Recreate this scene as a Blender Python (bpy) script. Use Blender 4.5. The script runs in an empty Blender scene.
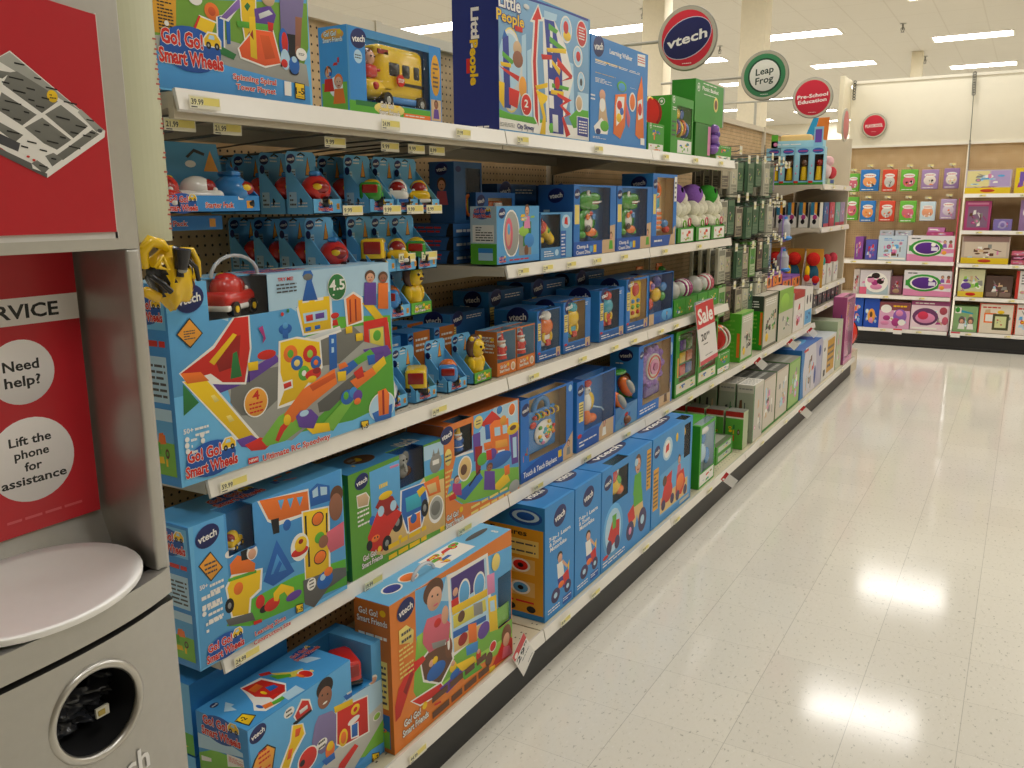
LIGHT=9.0; EXPO=0.83; SPK=((-6.29,12.33,"sprinkler head on the ceiling above the learning walker carton"),(-5.22,12.67,"sprinkler head on the ceiling just left of the nearest round sign"),(-5.2,16.32,"sprinkler head on the ceiling just right of the nearest round sign"),(-2.07,15.93,"nearer sprinkler head on the ceiling by the distant column"),(-2.1,19.67,"farther sprinkler head on the ceiling, right of the distant column"))
import bpy, bmesh, math, random
from mathutils import Vector, Matrix
D=bpy.data; COL=bpy.context.scene.collection; PI=math.pi
rnd=random.Random(7)
HX=dict(r='d32a20',R='9c1d18',o='f0782a',O='d8571f',o2='eda23a',o3='ef5f2b',y='f2c61c',y2='ddd052',y3='e2a428',Y='f0d878',g='5cae34',g2='7cba42',gg='77a838',G='2c7a3e',l='9ccb50',b='2566b8',b2='3c8bd0',B='1b2a6b',B2='2c3a92',s='5fabdf',s2='4a98d6',s3='7da9cc',c='b6d8ec',p='64429c',p2='48317c',pl='8d6cba',pg='8478a6',P='e08cb4',m='b03a80',w='f3f0e8',w2='d9dcda',k='17171a',k2='2a1d1a',e='8f8f8a',e2='5f5f5c',e3='777770',e5='a6a69e',e6='c3c3ba',E='4a4a4e',n='64402a',n2='7a4a2c',t='d4b48c',t2='e3bf7c',f='dfa98a',F='98634a',a='38aec4',x='3a90d6',x2='4c9cdc',rp='d9687a',
 bx='6fbdec',bd='1f5fa8',lg='3d9a34',cr='e9e3d0',pk='e58fb8',pu='8d5fb4',tn='f0cc92',wd='d8b07a',gy='b9b9b2')
def lin(h):
    if isinstance(h,tuple): return h
    h=HX.get(h,h if len(h)==6 else HX['t']); o=[]
    for i in (0,2,4):
        c=int(h[i:i+2],16)/255; o.append(c/12.92 if c<=.04045 else ((c+.055)/1.055)**2.4)
    return tuple(o)+(1.,)
def mat(name,rough=.5,metal=0.,coat=0.,noise=.0,spec=.5,nscale=30,emit=None):
    m=D.materials.new(name); m.use_nodes=True; nt=m.node_tree; b=nt.nodes['Principled BSDF']
    a=nt.nodes.new('ShaderNodeAttribute'); a.attribute_name='Col'
    b.inputs['Roughness'].default_value=rough; b.inputs['Metallic'].default_value=metal
    b.inputs['Coat Weight'].default_value=coat; b.inputs['Coat Roughness'].default_value=.15; b.inputs['Specular IOR Level'].default_value=spec
    src=a.outputs['Color']
    if noise:
        tc=nt.nodes.new('ShaderNodeTexCoord'); n=nt.nodes.new('ShaderNodeTexNoise'); n.inputs['Scale'].default_value=nscale; n.inputs['Detail'].default_value=3
        nt.links.new(tc.outputs['Object'],n.inputs['Vector'])
        mr=nt.nodes.new('ShaderNodeMapRange'); mr.inputs['To Min'].default_value=1-noise; mr.inputs['To Max'].default_value=1+noise
        nt.links.new(n.outputs['Fac'],mr.inputs['Value'])
        mx=nt.nodes.new('ShaderNodeVectorMath'); mx.operation='SCALE'
        nt.links.new(src,mx.inputs[0]); nt.links.new(mr.outputs['Result'],mx.inputs['Scale']); src=mx.outputs[0]
    nt.links.new(src,b.inputs['Base Color'])
    return m
CARD=mat('printed_card',.45,coat=.08,noise=.04,spec=.35); PLAS=mat('toy_plastic',.22,coat=.3,noise=.02); MATTE=mat('matte_board',.8,noise=.06)
PAINT=mat('painted_steel',.45,noise=.03,nscale=8); CHAN=mat('price_channel_plastic',.25,coat=.4,noise=.02); SILV=mat('brushed_silver_paint',.36,metal=.7,noise=.05,nscale=60)
WIRE=mat('hook_wire',.35,metal=.9); PLUSH=mat('plush_cloth',.95,noise=.25,nscale=120,spec=.2); SHEET=mat('sign_acrylic',.3,noise=.02); STEEL=mat('polished_steel',.33,metal=.9,noise=.04,nscale=40)
DISH=mat('satin_aluminium',.5,metal=.35,noise=.03,nscale=50)
def film():
    m=D.materials.new('clear_film'); m.use_nodes=True; nt=m.node_tree; nt.nodes.clear()
    o=nt.nodes.new('ShaderNodeOutputMaterial'); mx=nt.nodes.new('ShaderNodeMixShader'); t=nt.nodes.new('ShaderNodeBsdfTransparent'); g=nt.nodes.new('ShaderNodeBsdfGlossy')
    lw=nt.nodes.new('ShaderNodeLayerWeight'); pw=nt.nodes.new('ShaderNodeMath'); pw.operation='POWER'; pw.inputs[1].default_value=3.5; nt.links.new(lw.outputs['Facing'],pw.inputs[0]); f=nt.nodes.new('ShaderNodeMath'); f.operation='MULTIPLY_ADD'; f.inputs[1].default_value=.35; f.inputs[2].default_value=.03; nt.links.new(pw.outputs[0],f.inputs[0]); g.inputs['Roughness'].default_value=.06; t.inputs['Color'].default_value=(.98,.985,.99,1)
    n=nt.nodes.new('ShaderNodeTexNoise'); n.inputs['Scale'].default_value=9; bp=nt.nodes.new('ShaderNodeBump'); bp.inputs['Strength'].default_value=.25; bp.inputs['Distance'].default_value=.02
    nt.links.new(n.outputs['Fac'],bp.inputs['Height']); nt.links.new(bp.outputs['Normal'],g.inputs['Normal'])
    nt.links.new(f.outputs[0],mx.inputs[0]); nt.links.new(t.outputs[0],mx.inputs[1]); nt.links.new(g.outputs[0],mx.inputs[2]); nt.links.new(mx.outputs[0],o.inputs[0]); return m
FILM=film()
def tag(o,label=None,cat=None,group=None,kind=None):
    if label: o['label']=label
    if cat: o['category']=cat
    if group: o['group']=group
    if kind: o['kind']=kind
    return o
def empty(name,loc,rz=0,label=None,cat=None,group=None):
    o=D.objects.new(name,None); COL.objects.link(o); o.location=loc; o.rotation_euler=(0,0,math.radians(rz)); o.empty_display_size=.05
    return tag(o,label,cat,group)
def dup(root,loc,rz=None,label=None,group=None):
    r=root.copy(); COL.objects.link(r); r.location=loc
    if rz is not None: r.rotation_euler=(0,0,math.radians(rz))
    if label: r['label']=label
    if group: r['group']=group
    for ch in list(root.children):
        c=ch.copy(); COL.objects.link(c); c.parent=r
        for g in list(ch.children):
            d=g.copy(); COL.objects.link(d); d.parent=c
    return r
class MB:
    def __init__(s,m=None): s.v=[];s.f=[];s.c=[];s.mi=[];s.sm=[];s.mats=[m or CARD];s.M=Matrix();s.k=0
    def mt(s,m):
        if m is None: return 0
        if m not in s.mats: s.mats.append(m)
        return s.mats.index(m)
    def face(s,pts,col,m=None,smooth=False):
        n=len(s.v); s.v+=[s.M@Vector(p) for p in pts]; s.f.append(tuple(range(n,n+len(pts))))
        if isinstance(col,list): s.c+=[lin(x) for x in col]
        else: s.c+=[lin(col)]*len(pts)
        s.mi.append(s.mt(m)); s.sm.append(smooth)
    def mesh(s,vs,fs,col,m=None,smooth=False):
        n=len(s.v); s.v+=[s.M@Vector(p) for p in vs]; c=lin(col) if not callable(col) else None; k=s.mt(m)
        for f in fs:
            s.f.append(tuple(i+n for i in f))
            cc=c if c else lin(col(sum((Vector(vs[i]) for i in f),Vector())/len(f)))
            s.c+=[cc]*len(f); s.mi.append(k); s.sm.append(smooth)
    def box(s,a,b,col,m=None,cols=None):
        (x0,y0,z0),(x1,y1,z1)=a,b
        F=dict(front=[(x0,y0,z0),(x1,y0,z0),(x1,y0,z1),(x0,y0,z1)],back=[(x1,y1,z0),(x0,y1,z0),(x0,y1,z1),(x1,y1,z1)],left=[(x0,y1,z0),(x0,y0,z0),(x0,y0,z1),(x0,y1,z1)],
         right=[(x1,y0,z0),(x1,y1,z0),(x1,y1,z1),(x1,y0,z1)],top=[(x0,y0,z1),(x1,y0,z1),(x1,y1,z1),(x0,y1,z1)],bottom=[(x0,y1,z0),(x1,y1,z0),(x1,y0,z0),(x0,y0,z0)])
        for k,p in F.items(): s.face(p,(cols or {}).get(k,col),m)
    def bm(s,b,col,m=None,smooth=True):
        b.verts.index_update(); s.mesh([v.co.copy() for v in b.verts],[[v.index for v in f.verts] for f in b.faces],col,m,smooth); b.free()
    def rbox(s,a,b,r,col,m=None,seg=3,rot=None):
        q=bmesh.new(); bmesh.ops.create_cube(q,size=1); A=Vector(a);B=Vector(b); S=B-A; c=(A+B)/2
        for v in q.verts: v.co=Vector((v.co.x*S.x,v.co.y*S.y,v.co.z*S.z))
        bmesh.ops.bevel(q,geom=q.edges[:],offset=min(r,min(abs(S.x),abs(S.y),abs(S.z))*.49),segments=seg,profile=.5,affect='EDGES')
        if rot: q.transform(rot)
        for v in q.verts: v.co+=c
        s.bm(q,col,m)
    def sph(s,c,r,col,m=None,u=14,v=9,rot=None):
        q=bmesh.new(); bmesh.ops.create_uvsphere(q,u_segments=u,v_segments=v,radius=1)
        r=(r,r,r) if not isinstance(r,(tuple,list)) else r
        for w in q.verts: w.co=Vector((w.co.x*r[0],w.co.y*r[1],w.co.z*r[2]))
        if rot: q.transform(rot)
        for w in q.verts: w.co+=Vector(c)
        s.bm(q,col,m)
    def cyl(s,p0,p1,r,col,m=None,n=16,r1=None,cap=True):
        p0=Vector(p0);p1=Vector(p1);d=(p1-p0).normalized(); u=d.orthogonal().normalized(); w=d.cross(u); r1=r if r1 is None else r1
        a=[p0+(u*math.cos(t)+w*math.sin(t))*r for t in [2*PI*i/n for i in range(n)]]; b=[p1+(u*math.cos(t)+w*math.sin(t))*r1 for t in [2*PI*i/n for i in range(n)]]
        s.mesh(a+b,[(i,(i+1)%n,n+(i+1)%n,n+i) for i in range(n)],col,m,True)
        if cap: s.face(a[::-1],col,m); s.face(b,col,m)
    def tube(s,pts,r,col,m=None,n=8,closed=False):
        pts=[Vector(p) for p in pts]; N=len(pts); rings=[]; u=None
        for i,p in enumerate(pts):
            d=(pts[(i+1)%N]-pts[i-1]) if closed or 0<i<N-1 else (pts[1]-pts[0] if i==0 else pts[-1]-pts[-2])
            d.normalize()
            u=d.orthogonal() if u is None else u-d*u.dot(d)
            u.normalize(); w=d.cross(u); rr=r[i] if isinstance(r,list) else r
            rings.append([p+(u*math.cos(2*PI*j/n)+w*math.sin(2*PI*j/n))*rr for j in range(n)])
        vs=[x for R in rings for x in R]; fs=[]
        for i in range(N if closed else N-1):
            k=(i+1)%N
            for j in range(n): fs.append((i*n+j,i*n+(j+1)%n,k*n+(j+1)%n,k*n+j))
        s.mesh(vs,fs,col,m,True)
        if not closed: s.face(rings[0][::-1],col,m); s.face(rings[-1],col,m)
    def torus(s,c,R,r,col,m=None,ax='y',n=24):
        f={'y':lambda a:(math.cos(a)*R,0,math.sin(a)*R),'x':lambda a:(0,math.cos(a)*R,math.sin(a)*R),'z':lambda a:(math.cos(a)*R,math.sin(a)*R,0)}[ax]
        s.tube([Vector(c)+Vector(f(2*PI*i/n)) for i in range(n)],r,col,m,8,True)
    def prism(s,pts,y0,y1,col,m=None,side=None,flip='y'):
        # polygon in x,z extruded along y ('y'), or y,z along x ('x'), or x,y along z
        g={'y':lambda a,b,t:(a,t,b),'x':lambda a,b,t:(t,a,b),'z':lambda a,b,t:(a,b,t)}[flip]
        n=len(pts); a=[g(p[0],p[1],y0) for p in pts]; b=[g(p[0],p[1],y1) for p in pts]
        s.face(a,col,m); s.face(b[::-1],col,m)
        for i in range(n): s.face([a[i],b[i],b[(i+1)%n],a[(i+1)%n]],side or col,m)
    def art(s,face,w,h,d,x=0,y=0,z=0):
        V=Vector
        O,U,Vv,N={'front':(V((x,y,z)),V((w,0,0)),V((0,0,h)),V((0,-1,0))),'left':(V((x,y+d,z)),V((0,-d,0)),V((0,0,h)),V((-1,0,0))),
          'top':(V((x,y,z+h)),V((w,0,0)),V((0,d,0)),V((0,0,1))),'right':(V((x+w,y,z)),V((0,d,0)),V((0,0,h)),V((1,0,0)))}[face]
        return Art(s,O,U,Vv,N)
    def build(s,name,parent=None,label=None,cat=None,group=None,kind=None,loc=None,rz=None):
        me=D.meshes.new(name); me.from_pydata([tuple(v) for v in s.v],[],s.f)
        ca=me.color_attributes.new('Col','FLOAT_COLOR','CORNER'); flat=[x for c in s.c for x in c]; ca.data.foreach_set('color',flat)
        for m in s.mats: me.materials.append(m)
        me.polygons.foreach_set('material_index',s.mi); me.polygons.foreach_set('use_smooth',s.sm); me.update()
        o=D.objects.new(name,me); COL.objects.link(o)
        if parent: o.parent=parent
        if loc is not None: o.location=loc
        if rz is not None: o.rotation_euler=(0,0,math.radians(rz))
        return tag(o,label,cat,group,kind)
_tc={}
def txt(t,off):
    key=(t,off)
    if key not in _tc:
        cu=D.curves.new('tx','FONT'); cu.body=t; cu.offset=off; cu.resolution_u=2; cu.fill_mode='FRONT'
        ob=D.objects.new('tx',cu); COL.objects.link(ob); bpy.context.view_layer.update()
        me=ob.evaluated_get(bpy.context.evaluated_depsgraph_get()).to_mesh()
        vs=[(v.co.x,v.co.y) for v in me.vertices]; fs=[tuple(p.vertices) for p in me.polygons]
        D.objects.remove(ob); D.curves.remove(cu); _tc[key]=(vs,fs)
    return _tc[key]
def hclip(p,ax,t,sg):
    o=[]; n=len(p)
    for i in range(n):
        a,b=p[i],p[(i+1)%n]; da,db=(a[ax]-t)*sg,(b[ax]-t)*sg
        if da>=0: o.append(a)
        if (da>0 and db<0) or (da<0 and db>0):
            k=da/(da-db); o.append((a[0]+(b[0]-a[0])*k,a[1]+(b[1]-a[1])*k))
    return o
class Art:
    def __init__(s,mb,O,U,V,N,m=None): s.mb=mb;s.O=Vector(O);s.U=Vector(U);s.V=Vector(V);s.N=Vector(N);s.W=s.U.length;s.H=s.V.length;s.m=m
    def pt(s,u,v): return s.O+s.U*u+s.V*v+s.N*(.0002+s.mb.k*1.5e-5)
    wins=()
    def poly(s,col,pts,grad=False):
        s.mb.k+=1; c=lin(col); P=[list(pts)]
        for (u0,v0,u1,v1) in s.wins:
            Q=[]
            for p in P:
                if max(a for a,b in p)<=u0 or min(a for a,b in p)>=u1 or max(b for a,b in p)<=v0 or min(b for a,b in p)>=v1: Q.append(p); continue
                Q.append(hclip(p,0,u0,-1)); Q.append(hclip(p,0,u1,1)); m=hclip(hclip(p,0,u0,1),0,u1,-1); Q.append(hclip(m,1,v0,-1)); Q.append(hclip(m,1,v1,1))
            P=[p for p in Q if len(p)>2]
        vs=[b for p in P for a,b in p]
        if not vs: return
        lo,hi=min(vs),max(vs); hi=max(hi,lo+1e-6)
        for p in P:
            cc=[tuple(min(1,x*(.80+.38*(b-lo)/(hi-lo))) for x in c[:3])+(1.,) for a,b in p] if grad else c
            s.mb.face([s.pt(u,v) for u,v in p],cc,s.m)
    def rect(s,col,u0,v0,u1,v1): s.poly(col,[(u0,v0),(u1,v0),(u1,v1),(u0,v1)])
    def ell(s,col,u,v,ru,rv,n=18,ang=0):
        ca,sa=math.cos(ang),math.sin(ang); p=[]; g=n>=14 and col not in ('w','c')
        for i in range(n):
            x=math.cos(2*PI*i/n)*ru*s.W; y=math.sin(2*PI*i/n)*rv*s.H
            p.append((u+(x*ca-y*sa)/s.W,v+(x*sa+y*ca)/s.H))
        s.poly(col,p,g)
    def circ(s,col,u,v,r,n=18): s.ell(col,u,v,r/s.W,r/s.H,n)
    def text(s,t,col,u,v,w,h,ol=None,bold=.025,vert=False,slope=0):
        vs,_=txt(t,0.0)
        if not vs: return
        x0=min(a for a,b in vs);x1=max(a for a,b in vs)
        def put(off,c):
            V2,F2=txt(t,off); s.mb.k+=1; o=[]
            for a,b in V2:
                X=((a-x0)/(x1-x0)-.5)*w; Y=(b/.69-.5)*h
                if vert: o.append(s.pt(u+Y,v-X))
                else: o.append(s.pt(u+X,v+Y+X*slope))
            s.mb.mesh(o,F2,c,s.m)
        if ol: put(.07,ol)
        put(bold,col)
    def micro(s,col,u0,v0,u1,v1,n):
        n=max(n,1); dv=(v1-v0)/n; r=random.Random(int(u0*991+v0*77)+n)
        for i in range(n):
            u=u0; v=v1-(i+.75)*dv
            while u<u1-.02*(u1-u0):
                l=min((u1-u0)*r.uniform(.12,.3),u1-u)
                s.rect(col,u,v,u+l,v+dv*.42); u+=l+(u1-u0)*.04
                if r.random()<.08: break
    def vtech(s,u,v,w,ang=.25):
        a=w*s.W/2; s.ell('2f3f8a',u,v,a*1.04/s.W,a*.8/s.H,24,ang); s.ell('1a2660',u,v,a/s.W,a*.76/s.H,24,ang)
        s.text('vtech','w',u,v,w*.78,a*.5/s.H,slope=.12*s.W/s.H)
    def car(s,u,v,r,col='y'):
        a=r/s.W;b=r/s.H
        s.poly('w',[(u-1.1*a,v-.6*b),(u+1.1*a,v-.6*b),(u+1.15*a,v+.15*b),(u+.6*a,v+.85*b),(u-.5*a,v+.85*b),(u-1.15*a,v+.1*b)])
        s.poly(col,[(u-a,v-.5*b),(u+a,v-.5*b),(u+a,v+.1*b),(u+.5*a,v+.7*b),(u-.4*a,v+.7*b),(u-a,v+.1*b)])
        s.poly('c',[(u-.5*a,v+.15*b),(u+.3*a,v+.15*b),(u+.25*a,v+.55*b),(u-.3*a,v+.55*b)])
        for q in (-.5,.55): s.ell('k',u+q*a,v-.45*b,.32*a,.36*b,12); s.ell('e5',u+q*a,v-.45*b,.13*a,.15*b,8)
    def gogo(s,u,v,w,kind='g'):
        W=w; h=w*s.W*.27/s.H
        if kind=='g':
            s.ell('1d55a8',u+.0*W,v,.47*W,h*1.02,24); s.text('Go! Go!','r',u-.13*W,v+.42*h,.62*W,h*.62,'w',.04); s.text('Smart Wheels','r',u,v-.42*h,.98*W,h*.6,'w',.04); s.car(u+.34*W,v+.55*h,.13*W*s.W,'y')
        else:
            s.text('Go! Go!','w',u-.12*W,v+.42*h,.62*W,h*.62,'n',.03); s.text('Smart Friends','w',u,v-.42*h,.98*W,h*.6,'n',.03); s.ell('y',u+.36*W,v+.6*h,.1*W,h*.35,10)
    def load(s,name):
        for i in ART[name]:
            k=i[0]
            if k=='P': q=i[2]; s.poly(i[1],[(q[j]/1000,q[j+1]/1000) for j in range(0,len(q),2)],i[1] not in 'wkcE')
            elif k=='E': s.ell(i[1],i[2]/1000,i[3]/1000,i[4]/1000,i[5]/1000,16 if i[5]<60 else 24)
            elif k=='T': s.text(i[6],i[1],i[2]/1000,i[3]/1000,i[4]/1000,i[5]/1000,i[7])
            elif k=='M': s.micro(i[1],i[2]/1000,i[3]/1000,i[4]/1000,i[5]/1000,i[6])
            elif k=='V': s.vtech(i[2]/1000,i[3]/1000,i[4]/1000)
            elif k=='L': w_=i[4]/1000*.94; s.gogo(i[2]/1000,i[3]/1000+.62*w_*s.W*.27/s.H,w_,i[1])
    def collage(s,seed,u0,v0,u1,v1,pal='rybgop',n=14):
        r=random.Random(seed); pal=[p for p in (pal.split() if ' ' in pal else pal)]; du=u1-u0;dv=v1-v0
        for i in range(n):
            c=r.choice(pal); u=u0+du*r.uniform(.15,.85); v=v0+dv*r.uniform(.15,.8); a=du*r.uniform(.06,.14); b=dv*r.uniform(.05,.13); q=r.random()
            if q<.3: s.ell(c,u,v,a,b,12); s.ell(r.choice(pal),u,v,a*.5,b*.5,10)
            elif q<.6: s.poly(c,[(u-a,v-b),(u+a,v-b*.7),(u+a*.8,v+b),(u-a*.6,v+b*.8)])
            elif q<.8: s.poly(c,[(u-a,v+b),(u-a*.6,v+b),(u+a,v-b*.6),(u+a*.7,v-b)])
            else: s.rect(c,u-a*.4,v-b*1.5,u+a*.4,v+b)
    def kid(s,u,v,h,shirt='p',hair='n',skin='f'):
        # h metres; u,v at feet-centre of bust
        a=h/s.W;b=h/s.H
        s.poly(shirt,[(u-.28*a,v),(u+.28*a,v),(u+.2*a,v+.5*b),(u-.2*a,v+.5*b)]); s.ell(hair,u,v+.76*b,.2*a,.24*b,14); s.ell(skin,u,v+.7*b,.16*a,.2*b,14)
        for q in (-.06,.06): s.ell('k',u+q*a,v+.73*b,.02*a,.025*b,6)
        s.ell('R',u,v+.6*b,.06*a,.02*b,8)
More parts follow.
